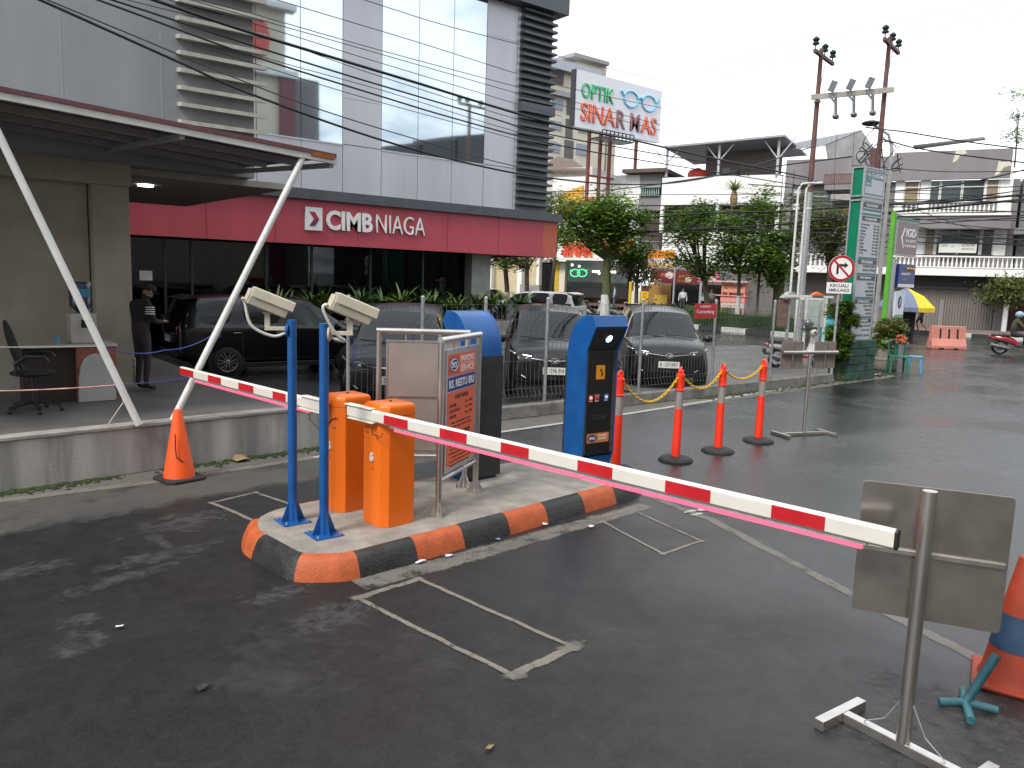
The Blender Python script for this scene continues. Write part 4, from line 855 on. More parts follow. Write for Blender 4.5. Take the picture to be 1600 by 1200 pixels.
# ================================================================== people
def person(lab, loc, rz, J, cols, h=1.0, cap=None, hair=(0.015, 0.012, 0.01), group=None, sleeve=True, shorts=False, fingers=True, helmet=None):
    """one continuous skinned body from a posed skeleton; faces local +y"""
    base = dict(pelvis=(0, 0, .94), waist=(0, .01, 1.07), chest=(0, .0, 1.27), neck=(0, 0, 1.44), skull=(0, .02, 1.54), crown=(0, .015, 1.64),
                shL=(-.18, 0, 1.38), shR=(.18, 0, 1.38), elL=(-.24, -.02, 1.11), elR=(.24, -.02, 1.11), wrL=(-.24, .06, .88), wrR=(.24, .06, .88),
                hpL=(-.09, 0, .88), hpR=(.09, 0, .88), knL=(-.10, .02, .49), knR=(.10, .02, .49), anL=(-.10, -.02, .09), anR=(.10, -.02, .09), toL=(-.11, .14, .035), toR=(.11, .14, .035))
    look = J.pop('look', None); base.update(J); P = {k: Vector(v) * h for k, v in base.items()}
    rad = dict(pelvis=.135, waist=.125, chest=.145, neck=.055, skull=.088, crown=.075, shL=.068, shR=.068, elL=.043, elR=.043, wrL=.03, wrR=.03, hpL=.095, hpR=.095, knL=.06, knR=.06, anL=.042, anR=.042, toL=.036, toR=.036)
    E_ = [('pelvis', 'waist'), ('waist', 'chest'), ('chest', 'neck'), ('neck', 'skull'), ('skull', 'crown')]
    for s in 'LR': E_ += [('chest', 'sh' + s), ('sh' + s, 'el' + s), ('el' + s, 'wr' + s), ('pelvis', 'hp' + s), ('hp' + s, 'kn' + s), ('kn' + s, 'an' + s), ('an' + s, 'to' + s)]
    mt = {('pelvis', 'waist'): 2, ('waist', 'chest'): 1, ('chest', 'neck'): 1, ('neck', 'skull'): 0, ('skull', 'crown'): 0}
    if fingers:
        for s, sg in (('L', -1), ('R', 1)):
            d = (P['wr' + s] - P['el' + s]).normalized(); sd = d.cross(Vector((0, 0, 1))); sd = (sd.normalized() if sd.length > .1 else Vector((sg, 0, 0))); pn = sd.cross(d)
            P['pa' + s] = P['wr' + s] + d * .075; rad['pa' + s] = .03; E_.append(('wr' + s, 'pa' + s))
            for q, (o, ln) in enumerate(((-.028, .062), (-.010, .072), (.010, .068), (.027, .052))):
                a, b = 'f%d%s' % (q, s), 'g%d%s' % (q, s)
                P[a] = P['pa' + s] + d * (.02 + ln * .5) * 1.0 + sd * o + pn * -.006; P[b] = P[a] + d * ln * .45 - pn * .022
                rad[a] = .0095; rad[b] = .0075; E_ += [('pa' + s, a), (a, b)]
            a, b = 'f9' + s, 'g9' + s; P[a] = P['wr' + s] + d * .05 - sd * .04 - pn * .01; P[b] = P[a] + d * .04 - sd * .012 - pn * .012; rad[a] = .011; rad[b] = .009; E_ += [('wr' + s, a), (a, b)]
    keys = list(P); ix = {k: i for i, k in enumerate(keys)}
    bmx = bmesh.new(); lay = bmx.verts.layers.skin.verify(); vv = []
    for k in keys:
        v = bmx.verts.new(P[k]); r = rad[k] * h; v[lay].radius = (r * (1.25 if k in ('chest', 'waist', 'pelvis') else 1), r * (.85 if k in ('chest', 'waist', 'pelvis') else 1)); v[lay].use_root = (k == 'pelvis'); vv.append(v)
    for a, b in E_: bmx.edges.new((vv[ix[a]], vv[ix[b]]))
    me = bpy.data.meshes.new('sk'); bmx.to_mesh(me); bmx.free(); o = bpy.data.objects.new('sk', me); COL.objects.link(o)
    o.modifiers.new('s', 'SKIN'); sb = o.modifiers.new('d', 'SUBSURF'); sb.levels = 2; sb.render_levels = 2
    bd = bpy.data.meshes.new_from_object(o.evaluated_get(bpy.context.evaluated_depsgraph_get())); COL.objects.unlink(o); bpy.data.objects.remove(o); bpy.data.meshes.remove(me)
    skin = mat('skin_brown', (0.28, 0.15, 0.09), 0.5, var=0.06)
    ms_ = [skin] + [mat('cloth_%d_%d_%d' % tuple(int(c * 1000) for c in cl), cl, 0.85, var=0.15, bump=0.15, bscale=90) for cl in cols]
    for m_ in ms_: bd.materials.append(m_)
    def seg(a, b, p):
        ab = b - a; t = max(0, min(1, (p - a).dot(ab) / max(ab.length_squared, 1e-9))); return (p - a - ab * t).length, t
    for f in bd.polygons:
        p = f.center; best = min(((seg(P[a], P[b], p), (a, b)) for a, b in E_), key=lambda q: q[0][0] - (rad[q[1][0]] * .5 * h)); (dist, t), (a, b) = best
        if (a, b) in mt: mi = mt[(a, b)]
        elif a == 'chest' or a[:2] == 'sh': mi = 1 if (sleeve or a == 'chest' or t < .55) else 0
        elif a[:2] == 'el': mi = 1 if (sleeve and t < .93) else 0
        elif a[:2] in ('wr', 'pa') or a[0] in 'fg': mi = 0
        elif a == 'pelvis' or a[:2] == 'hp': mi = 2
        elif a[:2] == 'kn': mi = (0 if shorts else 2) if t < .96 else 3
        else: mi = 3
        f.material_index = mi; f.use_smooth = True
    t = thing('person', lab, 'person', loc, rz, group)
    bo = bpy.data.objects.new('body', bd); COL.objects.link(bo); bo.parent = t
    hc = (P['skull'] * .45 + P['crown'] * .55); upv = (P['crown'] - P['neck']).normalized(); fwd = Vector(look or (0, 1, 0))
    fwd = (fwd - upv * fwd.dot(upv)).normalized(); rt_ = fwd.cross(upv)
    T = Matrix.Identity(4)
    for i in range(3): T[i][0] = rt_[i]; T[i][1] = fwd[i]; T[i][2] = upv[i]; T[i][3] = hc[i]
    fc = MB(T); fc.ell((0, .088 * h, -.02), (.014, .022, .022), 8, 6)
    for s in (-1, 1): fc.ell((s * .088 * h, -.005, -.01), (.012, .02, .03), 8, 6)
    fc.build('face', skin, bo, smooth=60)
    ey = MB(T)
    for s in (-1, 1): ey.ell((s * .033, .082 * h, .012), (.013, .01, .007), 8, 5)
    ey.box(-.024, .024, .078 * h, .09 * h, -.058, -.052); ey.build('eyes_and_mouth', mat('dark_features', (.05, .02, .015), .4), bo)
    if helmet:
        hm = MB(T); hm.ell((0, -.005, .02), (.125, .14, .125), 18, 12); hm.build('helmet', mat('helmet_%d' % int(helmet[0] * 100), helmet, .25, coat=.5), bo, smooth=60)
        vs = MB(T); vs.ell((0, .03, .0), (.112, .112, .06), 16, 8); vs.build('visor', m_kblack, bo, smooth=60)
    elif cap:
        cp = MB(T); cp.lathe([(.098, .02), (.102, .05), (.085, .09), (.03, .108)], n=18); cp.prism([(.075 * math.cos(a), .07 + .10 * math.sin(a)) for a in [i * math.pi / 10 for i in range(11)]], .022, .03)
        cp.build('cap', mat('cap_%d' % int(cap[0] * 1000), cap, .85), bo, smooth=40)
    else:
        hr = MB(T); hr.ell((0, -.018, .028), (.094 * h, .098 * h, .085 * h), 14, 10); hr.build('hair', mat('dark_hair', hair, .6, var=.3), bo, smooth=60)
    return t

# ================================================================== canopy at the left
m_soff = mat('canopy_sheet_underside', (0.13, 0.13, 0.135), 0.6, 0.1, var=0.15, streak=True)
m_cwhite = mat('white_painted_steel', (0.62, 0.62, 0.61), 0.45, var=0.08, dirt=0.25, dirtcol=(.25, .22, .18))
m_cgrey = mat('grey_primer_steel', (0.42, 0.42, 0.42), 0.55, var=0.1)
m_maroon = mat('faded_maroon_trim', (0.13, 0.05, 0.065), 0.55, var=0.15)
m_rust = mat('rust', (0.30, 0.09, 0.02), 0.85, var=0.4, scale=30)
cn = thing('canopy', 'flat sheet metal canopy on slanting white pipe props at the left', 'canopy', (0, 0, 0))
cF = Frame(0, 9.1, 0)
xa, za = cF.at(0, 158); xb, zb = cF.at(526, 262)
sl = (zb - za) / (xb - xa); sl = -0.062
zc_ = lambda x: za + 0.02 + sl * (x - xa)
X0, X1, Y0, Y1 = -7.0, xb, 9.1, 12.2
dz_back = 0.05
def cpt(x, y, dz=0): return (x, y, zc_(x) + dz_back * (y - Y0) + dz)
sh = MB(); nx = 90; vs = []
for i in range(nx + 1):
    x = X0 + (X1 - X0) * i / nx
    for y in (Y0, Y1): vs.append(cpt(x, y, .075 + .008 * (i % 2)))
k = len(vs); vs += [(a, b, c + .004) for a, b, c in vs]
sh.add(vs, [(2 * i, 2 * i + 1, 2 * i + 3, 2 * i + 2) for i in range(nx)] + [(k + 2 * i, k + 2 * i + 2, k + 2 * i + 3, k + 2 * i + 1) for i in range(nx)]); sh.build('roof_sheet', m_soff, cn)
fb = MB(); fb.beam(cpt(X0, Y0, .03), cpt(X1, Y0, .03), .05, .07); fb.build('front_beam', m_cwhite, cn)
tr_ = MB(); tr_.beam(cpt(X0, Y0 - .03, .092), cpt(X1 - .02, Y0 - .03, .092), .02, .045); tr_.build('maroon_trim', m_maroon, cn)
rs = MB(); rs.beam(cpt(X1 - .34, Y0 - .03, .066), cpt(X1 - .05, Y0 - .03, .066), .022, .05); rs.build('rusty_corner', m_rust, cn)
pu_ = MB()
for y in (10.0, 10.9, 11.9): pu_.beam(cpt(X0, y, .03), cpt(X1 - .1 - (y - 9.1) * .05, y, .03), .05, .08)
pu_.build('purlin', m_cgrey, cn)
for x in [X1 - .05 - 1.75 * i for i in range(6)]: MB().beam(cpt(x, Y0 + .03, -.02), cpt(x - .12, Y1, -.02), .05, .06).build('rafter', m_cgrey, cn)
def prop(top, bot): MB().cyl(bot, top, .037, n=16).build('prop', m_cwhite, cn, smooth=40)
bx1, bz1 = cF.at(218, 661, 0.0); tx2, _ = cF.at(474, 252)
def wp(px, py, z=.53):
    p = g(px, py, z); return (p.x, p.y, z)
xl, zl = cF.at(0, 214)
p1b = Vector(wp(217, 664)); slope = Vector((xl, 9.1, zl)) - p1b; kk = (zc_(xl - .1) - p1b.z) / slope.z
prop(p1b + slope * kk, p1b); p2b = Vector(wp(270, 657)); prop(Vector((tx2, 9.12, zc_(tx2))), p2b)
def cord(name, pts, r, m, lab, cat='cord', group=None, sag=0.0):
    P = []
    for a, b in zip(pts[:-1], pts[1:]):
        a, b = Vector(a), Vector(b)
        for i in range(12): t = i / 12; P.append(a.lerp(b, t) - Vector((0, 0, sag * 4 * t * (1 - t))))
    P.append(Vector(pts[-1])); return MB().tube(P, r, 6).build(name, m, smooth=60, label=lab, cat=cat, group=group)
m_tape = mat('red_white_tape', (.55, .30, .28), .5, var=.5, scale=8); m_rope = mat('blue_rope', (.03, .06, .22), .7); m_tapew = mat('pale_tape', (.5, .46, .42), .5)
onp = lambda px, py, y: (Frame(0, y, 0).at(px, py)[0], y, Frame(0, y, 0).at(px, py)[1])
cord('barrier_tape', [onp(-200, 541, 9.05), onp(155, 541, 9.05)], .006, m_tapew, 'pale cord stretched at desk height from the left prop', sag=.01)
cord('barrier_tape', [onp(-200, 616, 9.05), onp(0, 611, 9.05), onp(190, 601, 9.05)], .008, m_tape, 'red and white tape stretched low from the left prop', sag=.01)
cord('blue_rope', [onp(165, 543, 9.05), onp(258, 547, 9.1), onp(337, 520, 9.1)], .007, m_rope, 'upper blue rope tied between the two white props', 'rope', sag=.05)
cord('blue_rope', [onp(188, 600, 9.05), onp(305, 588, 9.1)], .006, m_rope, 'lower blue rope tied between the two white props', 'rope', sag=.02)
cord('tape_end', [onp(186, 606, 9.0), onp(193, 628, 9.0), onp(178, 650, 8.98), onp(166, 668, 8.97)], .005, m_tapew, 'loose tape end dangling from the left prop', 'tape')
kn = MB()
for px, py in ((157, 541), (186, 605), (337, 520)):
    c = Vector(onp(px, py, 9.06)); kn.torus(c, .043, .008, n=12, k=5); kn.ell(c + Vector((.03, -.03, -.03)), (.02, .015, .03), 6, 4)
kn.build('rope_knots', m_rope, cn)

# ================================================================== side building behind the canopy
m_clad = mat('grey_cladding', (0.31, 0.33, 0.36), 0.42, 0.2, var=0.07, scale=1.2, dirt=0.25, dirtcol=(.17, .17, .18), streak=True)
m_joint = mat('dark_joint', (0.06, 0.06, 0.065), 0.7)
m_beige = mat('dirty_beige_render', (0.42, 0.375, 0.31), 0.85, var=0.15, scale=1.6, bump=0.15, bscale=40, dirt=0.5, dirtcol=(.14, .105, .075))
m_slat = mat('aged_cream_slat', (0.47, 0.45, 0.40), 0.55, var=0.15, dirt=0.45, dirtcol=(.2, .18, .14), streak=True)
LF = Frame(0, 12.2, 0)
sb_ = thing('side_building', 'grey clad side building with horizontal louvres and a dirty beige wall under the canopy', 'building', (0, 12.2, 0))
xr_ = LF.at(398, 120)[0]; zs_ = LF.at(300, 268)[1]
up_ = MB(); up_.box(-9, xr_ - .02, 0, 6, zs_, 9.2); up_.build('upper_wall', m_clad, sb_)
jn = MB()
for px in (97, 252): x = LF.at(px, 120)[0]; jn.box(x - .007, x + .007, -.003, .001, zs_, 9.2)
jn.box(LF.at(362, 120)[0] - .008, LF.at(362, 120)[0] + .008, -.003, .001, zs_, 9.2)
jn.build('panel_joint', mat('cladding_joint', (.36, .34, .33), .6), sb_)
xl_ = LF.at(276, 120)[0]
ys = [2, 30, 58, 83, 110, 137, 163, 190]; z_list = [LF.at(277, y)[1] for y in ys]; st_ = (z_list[0] - z_list[-1]) / 7
for i in range(-9, 8):
    z = z_list[0] - st_ * i if i < 0 else z_list[i]
    b = MB(); b.add([(xl_, 0.0, z - .02), (xr_ + .12, 0.0, z - .02), (xr_ + .12, -.20, z - .05), (xl_, -.20, z - .05), (xl_, 0.0, z + .035), (xr_ + .12, 0.0, z + .035), (xr_ + .12, -.20, z + .005), (xl_, -.20, z + .005)], [(3, 2, 1, 0), (4, 5, 6, 7), (0, 1, 5, 4), (1, 2, 6, 5), (2, 3, 7, 6), (3, 0, 4, 7)])
    b.build('louvre', m_slat, sb_)
xc0, xc1 = LF.at(148, 420)[0], LF.at(206, 420)[0]
MB().box(-9, xc0 - .02, .25, .45, .0, zs_ + .02).build('lower_wall', m_beige, sb_)
MB().box(xc0, xc1, 0.02, .5, .0, zs_ - .001).build('column', m_beige, sb_, bevel=.01)
MB().box(xc1 + .001, xc1 + .02, -.0, .5, .45, .85).build('skirting', m_white, sb_)
MB().box(-9, xc1 + .02, -.05, .30, zs_ - .30, zs_ - .002).build('ring_beam', m_beige, sb_)
MB().box(xc1 + .05, xr_ + .6, .31, 5.8, zs_ - .1, zs_ - .004).build('soffit', mat('soffit_board', (.4, .38, .35), .7), sb_)
MB().cyl((xc1 + .6, 1.6, zs_ - .13), (xc1 + .6, 1.6, zs_ - .099), .12, n=20).build('downlight', emit('soffit_lamp', (1, .95, .85), 3.0), sb_)
# desk, pony wall, water dispenser, chair
m_patch = mat('bare_grey_plaster', (.42, .43, .42), .85, var=.08, scale=3); m_brick = mat('exposed_brick', (.27, .10, .06), .9, var=.35, scale=30, bump=.5, bscale=60)
dk = thing('reception_desk', 'dark desk with a pale top and a broken plaster end wall under the canopy', 'desk', (2.0, 11.0, .45))
MB().box(-.82, .24, -.02, .5, .70, .735).build('desk_top', mat('laminate_top', (.45, .44, .42), .4), dk, bevel=.004)
MB().box(-.80, -.24, .1, .48, 0, .699).build('desk_body', mat('dark_wood', (.03, .022, .02), .5), dk)
pw_ = MB(); pw_.box(-.23, .22, .0, .16, 0, .699); pw_.build('end_wall', m_brick, dk)
pl = MB(); pp_ = [(-.225, .005), (.205, .01), (.2, .25), (.19, .38), (.14, .5), (.10, .53), (.05, .60), (-.02, .62), (-.09, .6), (-.15, .55), (-.19, .46), (-.215, .3)]
pl.prism(pp_, 0, .014, T=FRONT(0, -.0005, 0)); pl.build('plaster_patch', m_patch, dk)
dsp = thing('water_dispenser', 'cream water dispenser with an upturned dark blue bottle on the desk', 'water dispenser', (1.88, 11.22, 1.186))
MB().box(-.15, .15, -.14, .14, 0, .38).build('dispenser_body', mat('cream_plastic', (.42, .40, .36), .45), dsp, bevel=.02)
tp = MB()
for x in (.0, .07): tp.cyl((x, -.145, .27), (x, -.19, .25), .016, n=8)
tp.box(-.03, .11, -.143, -.1405, .2, .30); tp.build('tap', m_black, dsp)
bt = MB(); bt.lathe([(.05, .38), (.06, .41), (.13, .46), (.135, .58), (.128, .60), (.135, .62), (.135, .74), (.12, .77), (.03, .78)], n=22); bto = bt.build('bottle', mat('dark_blue_bottle', (.02, .03, .06), .12, coat=.3), dsp, smooth=40)
MB().prism([(-.07, -.05), (.07, -.05), (.07, .05), (-.07, .05)], .134, .138, T=FRONT(.02, 0, .64)).build('bottle_label', mat('blue_label', (.04, .25, .40), .4), bto)
cupo = thing('cup', 'small blue cup standing on the desk beside the dispenser', 'cup', (1.58, 11.1, 1.186)); MB().lathe([(.03, 0), (.04, .11), (.036, .11), (.027, .006)], n=14).build('cup_wall', mat('pale_blue_plastic', (.15, .3, .4), .4), cupo, smooth=40)
ch = thing('office_chair', 'black office chair with armrests standing by the desk', 'chair', (1.24, 10.55, .45), R_(-15))
m_chf = mat('black_fabric', (.014, .014, .015), .85, bump=.2)
MB().ell((0, 0, .46), (.24, .24, .045), 16, 8).build('seat', m_chf, ch, smooth=60)
T = Matrix.Translation((-.2, .08, .78)) @ Matrix.Rotation(R_(-14), 4, 'Y') @ Matrix.Rotation(R_(10), 4, 'Z')
MB(T).ell((0, 0, 0), (.05, .23, .30), 12, 12).build('backrest', m_chf, ch, smooth=60)
ar = MB()
for s in (-1, 1): ar.tube([(-.12, s * .24, .45), (-.13, s * .27, .60), (-.02, s * .27, .68), (.16, s * .27, .67), (.19, s * .27, .62)], .022, 8)
ar.build('armrest', m_black, ch, smooth=50)
lg = MB(); lg.cyl((0, 0, .12), (0, 0, .43), .03, n=10)
for i in range(5): a = i * 2 * math.pi / 5; lg.beam((0, 0, .12), (.28 * math.cos(a), .28 * math.sin(a), .07), .04, .03); lg.ell((.28 * math.cos(a), .28 * math.sin(a), .028), .028, 8, 6)
lg.build('swivel_base', m_black, ch)
gp = g(224, 610, .45)
guard = person('man in dark jacket and cap standing by the beige column, looking down', (gp.x, gp.y, .45), R_(-68),
    dict(waist=(0, -.01, 1.07), chest=(0, .03, 1.27), neck=(0, .07, 1.43), skull=(0, .13, 1.52), crown=(0, .14, 1.61), elL=(-.22, .08, 1.10), elR=(.22, .08, 1.10), wrL=(-.10, .30, 1.10), wrR=(.10, .30, 1.10), look=(0, .85, -.5)),
    [(.013, .014, .014), (.035, .028, .026), (.01, .01, .01)], h=.88, cap=(.012, .012, .014))
sp = MB()
for i in range(4): sp.torus((.178, .012, 1.175 - i * .03), .061, .006, n=18, k=5, T=Matrix.Translation((0, 0, 0)))
sp.build('sleeve_stripes', m_letter_w, guard)
ph = MB(); ph.box(-.04, .04, .33, .34, .95, 1.06); ph.build('phone', m_black, guard)

# ================================================================== bank
m_acp = mat('silver_cladding_panel', (0.55, 0.55, 0.60), 0.36, 0.25, var=0.06, scale=1.5, dirt=0.4, dirtcol=(.36, .36, .38), streak=True)
m_bred = mat('red_fascia', (0.50, 0.070, 0.098), 0.4, var=0.07, scale=1.2, dirt=0.4, dirtcol=(.27, .035, .06), streak=True)
m_bred_lit = mat('lit_red_fascia', (0.50, 0.11, 0.07), 0.4, var=0.06)  # same red fascia, with the orange light on its right end painted in
m_dgrey = mat('slate_grey_trim', (0.085, 0.095, 0.11), 0.45, 0.2, var=0.12)
m_mirror = mat('reflective_curtain_glass', (0.57, 0.64, 0.68), 0.03, 0.95, var=0.04, scale=.4, rvar=.02, bump=.015, bscale=1.2)
BF = Frame(0, 20.0, 0); bk = thing('bank_building', 'corner bank with silver cladding, mirror windows and a long red lettered fascia', 'building', (0, 20, 0))
fx1, _ = BF.at(870, 372); fzb, fzt = BF.at(870, 401)[1], BF.at(870, 345)[1]
fzb = (fzb + BF.at(300, 374)[1]) / 2; fzt = (fzt + BF.at(300, 298)[1]) / 2; sx_ = BF.at(848, 372)[0]
MB().box(-2, sx_ - .003, 0, .25, fzb, fzt).build('fascia', m_bred, bk); MB().box(sx_, fx1, 0, .25, fzb, fzt).build('fascia_lit_end', m_bred_lit, bk, label='right end of the red fascia with orange light painted into its colour')
MB().box(fx1 - .25, fx1 - .001, .251, 14, fzb, fzt).build('fascia_return', m_bred, bk)
fj = MB()
for px in (322, 430, 560, 700, 780): x = BF.at(px, 340)[0]; fj.box(x - .008, x + .008, -.002, .0005, fzb, fzt)
fj.build('fascia_joint', mat('red_joint', (.2, .018, .03), .5), bk)
pt_ = BF.at(870, 334, -.12)[1]; sp_ = MB(); sp_.box(-2, fx1 + .1, -.12, .3, fzt + .002, pt_); sp_.build('parapet_cap', m_dgrey, bk)
pj_ = MB()
for i in range(16): pj_.box(1.2 + i * 1.15, 1.215 + i * 1.15, -.1225, -.1195, fzt + .002, pt_)
pj_.build('parapet_joint', m_joint, bk)
# upper curtain wall
xs = [BF.at(px, py, .1)[0] for px, py in ((470, 100), (538, 100), (600, 100), (658, 100), (711, 100), (762, 100), (808, 100))]; stp = (xs[-1] - xs[0]) / 6
xs = [xs[0] + stp * i for i in range(-4, 7)]; xe = BF.at(862, 100, .1)[0]
zsill = (BF.at(600, 233, .1)[1] + BF.at(757, 258, .1)[1] + BF.at(420, 209, .1)[1]) / 3; ztop_ = BF.at(872, 2, -.3)[1] + .05
glass_cols = {0, 1, 2, 3, 4, 6, 7, 8}; gp_ = .008
zj1 = BF.at(505, 147, .1)[1]; zj2 = BF.at(790, 61, .1)[1]
pn = MB(); gl_ = MB()
MB().box(-2, xe, .135, 14, fzt, ztop_).build('core_wall', m_joint, bk)
for i in range(10):
    a, b = xs[i] + gp_, xs[i + 1] - gp_
    pn.box(a, b, .1, .13, pt_ + .001, zsill - gp_)
    if i in glass_cols:
        gl_.box(a, b, .11, .131, zsill + gp_, ztop_ - .4)
    else:
        cuts = [zsill + gp_] + ([zj1] if i == 5 else [zj2]) + [ztop_ - .4]
        for c0, c1 in zip(cuts[:-1], cuts[1:]): pn.box(a, b, .1, .13, c0 + gp_ / 2, c1 - gp_ / 2)
pn.box(xs[-1] + gp_, xe, .1, .13, pt_ + .001, ztop_ - .4)
pn.build('cladding_panels', m_acp, bk); gl_.build('mirror_windows', m_mirror, bk)
sl_ = MB(); sl_.box(xs[0], xs[5] - .004, .085, .0995, zsill - .03, zsill + .004); sl_.box(xs[6] + .004, xs[9], .085, .0995, zsill - .03, zsill + .004); sl_.build('window_sill', mat('pale_sill', (.6, .6, .62), .4), bk)
MB().box(-2, xe + .28, -.35, 14, ztop_ - .39, ztop_ + .12).build('roof_parapet', m_dgrey, bk)
lx0, lx1 = BF.at(812, 180, 0)[0], BF.at(857, 180, 0)[0]
py_ = [17, 29, 41, 53, 65, 77, 88, 100, 112, 124, 135, 147, 158, 170, 187, 199, 211, 222, 233, 244, 255, 266, 278, 289, 300, 311, 322]
for q in py_:
    z = BF.at(814, q - 4, 0)[1]; th = .035 if q != 170 else .14
    b = MB(); b.box(lx0, lx1 + .18, -.12, .095, z - th, z + th); b.build('louvre', m_dgrey, bk)
MB().box(lx0, xe - .01, .0985, .0995, pt_ + .002, ztop_ - .4).build('louvre_backing', mat('mid_grey_panel', (.2, .205, .22), .5, .2), bk)
MB().box(xe, xe + .02, .14, 13.9, pt_ + .001, ztop_ - .4).build('side_wall', m_acp, bk)
# sign
sg = thing('bank_sign', 'white bank name lettering and square emblem on the red fascia', 'sign', (0, 20, 0))
lx, lz = BF.at(489, 342); lzt, lzb = BF.at(489, 324)[1], BF.at(489, 360)[1]; hs = (lzt - lzb) / 2
x0e, x1e = BF.at(476, 342)[0], BF.at(502.5, 342)[0]
em = MB(); em.box(x0e, x1e, -.05, -.002, lz - hs, lz + hs); eo = em.build('emblem_square', m_letter_w, sg)
xm, wq2, hq = (x0e + x1e) / 2, (x1e - x0e) / 2, hs
for poly, cl, nm in (([(-.55, .62), (.1, .62), (.62, 0), (0, 0)], (.42, .03, .06), 'emblem_upper'), ([(0, 0), (.62, 0), (.1, -.62), (-.55, -.62)], (.17, .03, .10), 'emblem_lower')):
    MB().prism([(x * wq2, y * hq) for x, y in poly], 0, .01, T=FRONT(xm, -.0505, lz)).build(nm, mat(nm, cl, .4), eo)
a0, a1 = BF.at(509, 345)[0], BF.at(581, 348)[0]; zz0 = (BF.at(545, 330)[1] + BF.at(545, 362.5)[1]) / 2; hh2 = (BF.at(545, 331)[1] - BF.at(545, 361.5)[1])
text('CIMB', a1 - a0, hh2, m_letter_w, sg, FRONT((a0 + a1) / 2, -.002, zz0), .06, .03)
a0, a1 = BF.at(587, 350)[0], BF.at(663, 354)[0]; zz1 = (BF.at(625, 337)[1] + BF.at(625, 367)[1]) / 2
text('NIAGA', a1 - a0, hh2 * .98, m_letter_w, sg, FRONT((a0 + a1) / 2, -.002, zz1), .05, -.008)
# ground floor
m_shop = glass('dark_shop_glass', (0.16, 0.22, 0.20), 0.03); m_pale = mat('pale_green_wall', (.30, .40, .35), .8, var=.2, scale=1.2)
GY_ = 1.0; gz = 0.0
xg1 = BF.at(735, 440, GY_)[0]; MB().box(-2, fx1 - .1, 0.26, 13, fzb + .05, fzb + .10).build('ground_soffit', mat('soffit_grey', (.25, .25, .25), .7), bk)
mull = [BF.at(p, 440, GY_)[0] for p in (258, 300, 416, 487, 578, 660, 735)]
fr = MB()
for x in [-2, .5] + mull: fr.box(x - .03, x + .03, GY_ - .03, GY_ + .04, 0, fzb + .049)
fr.build('window_frame', mat('dark_aluminium', (.06, .065, .065), .4, .5), bk)
gg = MB()
mm = [-2, .5] + mull
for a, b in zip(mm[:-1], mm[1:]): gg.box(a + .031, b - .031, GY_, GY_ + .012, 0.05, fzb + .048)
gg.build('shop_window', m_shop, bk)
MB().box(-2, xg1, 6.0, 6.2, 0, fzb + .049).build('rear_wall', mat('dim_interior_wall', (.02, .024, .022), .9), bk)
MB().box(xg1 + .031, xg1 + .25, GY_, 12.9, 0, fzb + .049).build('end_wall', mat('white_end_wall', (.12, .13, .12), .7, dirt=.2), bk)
for px0, px1, y in ((333, 352, 2.4), (548, 566, 1.9), (618, 640, 1.7), (712, 735, 1.5), (505, 520, 2.4)):
    a, b = BF.at(px0, 440, y)[0], BF.at(px1, 440, y)[0]; MB().box(a, b, y, y + .3, 0, fzb + .048).build('interior_column', m_pale, bk)
cl_ = MB(); a, b = BF.at(735, 440, .6)[0], BF.at(766, 440, .6)[0]; cl_.box(a + .05, b, .6, 1.2, .35, fzb - .0); cl_.build('end_column', mat('grey_white_panel', (.33, .33, .32), .6), bk)
for k in range(3): MB().box(a + .2, b - .4, .595, .5995, 1.55 - .14 * k, 1.60 - .14 * k).build('column_caption', mat('grey_caption', (.18, .18, .18), .6), bk)
MB().box(BF.at(218, 422, GY_ - .03)[0], BF.at(238, 422, GY_ - .03)[0], GY_ - .018, GY_ - .004, BF.at(228, 438, GY_)[1], BF.at(228, 423, GY_)[1]).build('door_notice', m_letter_w, bk)

# ================================================================== planting under the bank windows
m_pl1 = mat('strap_leaf_green', (0.045, 0.095, 0.02), 0.45, var=0.5, scale=3); m_pl2 = mat('yellow_green_leaf', (0.10, 0.16, 0.02), 0.45, var=0.45, scale=3)
def rosette(mb, c, n, L, w, lean=.5, m=0):
    for k in range(n):
        a = random.uniform(0, 6.283); el = random.uniform(.35, 1.35); d = Vector((math.cos(a), math.sin(a), 0)); s = Vector((-d.y, d.x, 0)); l = L * random.uniform(.6, 1.1); pts = []
        for q in range(5):
            t = q / 4; pts.append(Vector(c) + d * l * (math.cos(el) * t + lean * .35 * t * t) + Vector((0, 0, l * (math.sin(el) * t - lean * .5 * t * t))))
        ws = [w * .6, w, w * .9, w * .55, .003]; vs = []
        for p, ww in zip(pts, ws): vs += [p - s * ww / 2, p + s * ww / 2 ]
        mb.add(vs, [(2 * q, 2 * q + 1, 2 * q + 3, 2 * q + 2) for q in range(4)], m)
pl_spots = [(BF.at(px, 470, -.6)[0], 19.4) for px in (430, 452, 480, 505, 560, 590, 632, 655, 680, 705, 726, 748, 768, 790, 812)]
for i, (x, y) in enumerate(pl_spots):
    b = MB(); kind = i % 3
    for k in range(3): rosette(b, (random.uniform(-.2, .2), random.uniform(-.15, .15), random.uniform(.2, .55)), 20, random.uniform(.65, .95), .08, m=0)
    t = thing('strap_leaf_plant', 'arching green strap leaf plant in the bed under the bank windows', 'plant', (x, y, 0.75), 0, 'strap leaf plants under the bank windows')
    b.build('leaves', m_pl2 if kind == 0 else m_pl1, t)
    s = MB(); s.cyl((0, 0, .0), (0, 0, .5), .05, .03, n=7); s.build('stem', mat('plant_stem', (.08, .06, .03), .8), t)
MB().box(BF.at(420, 470, -.6)[0] - .4, 20.0, 19.0, 19.85, 0, .85).build('planting_bed', m_conc, kind='structure', label='low concrete planting bed under the bank windows')
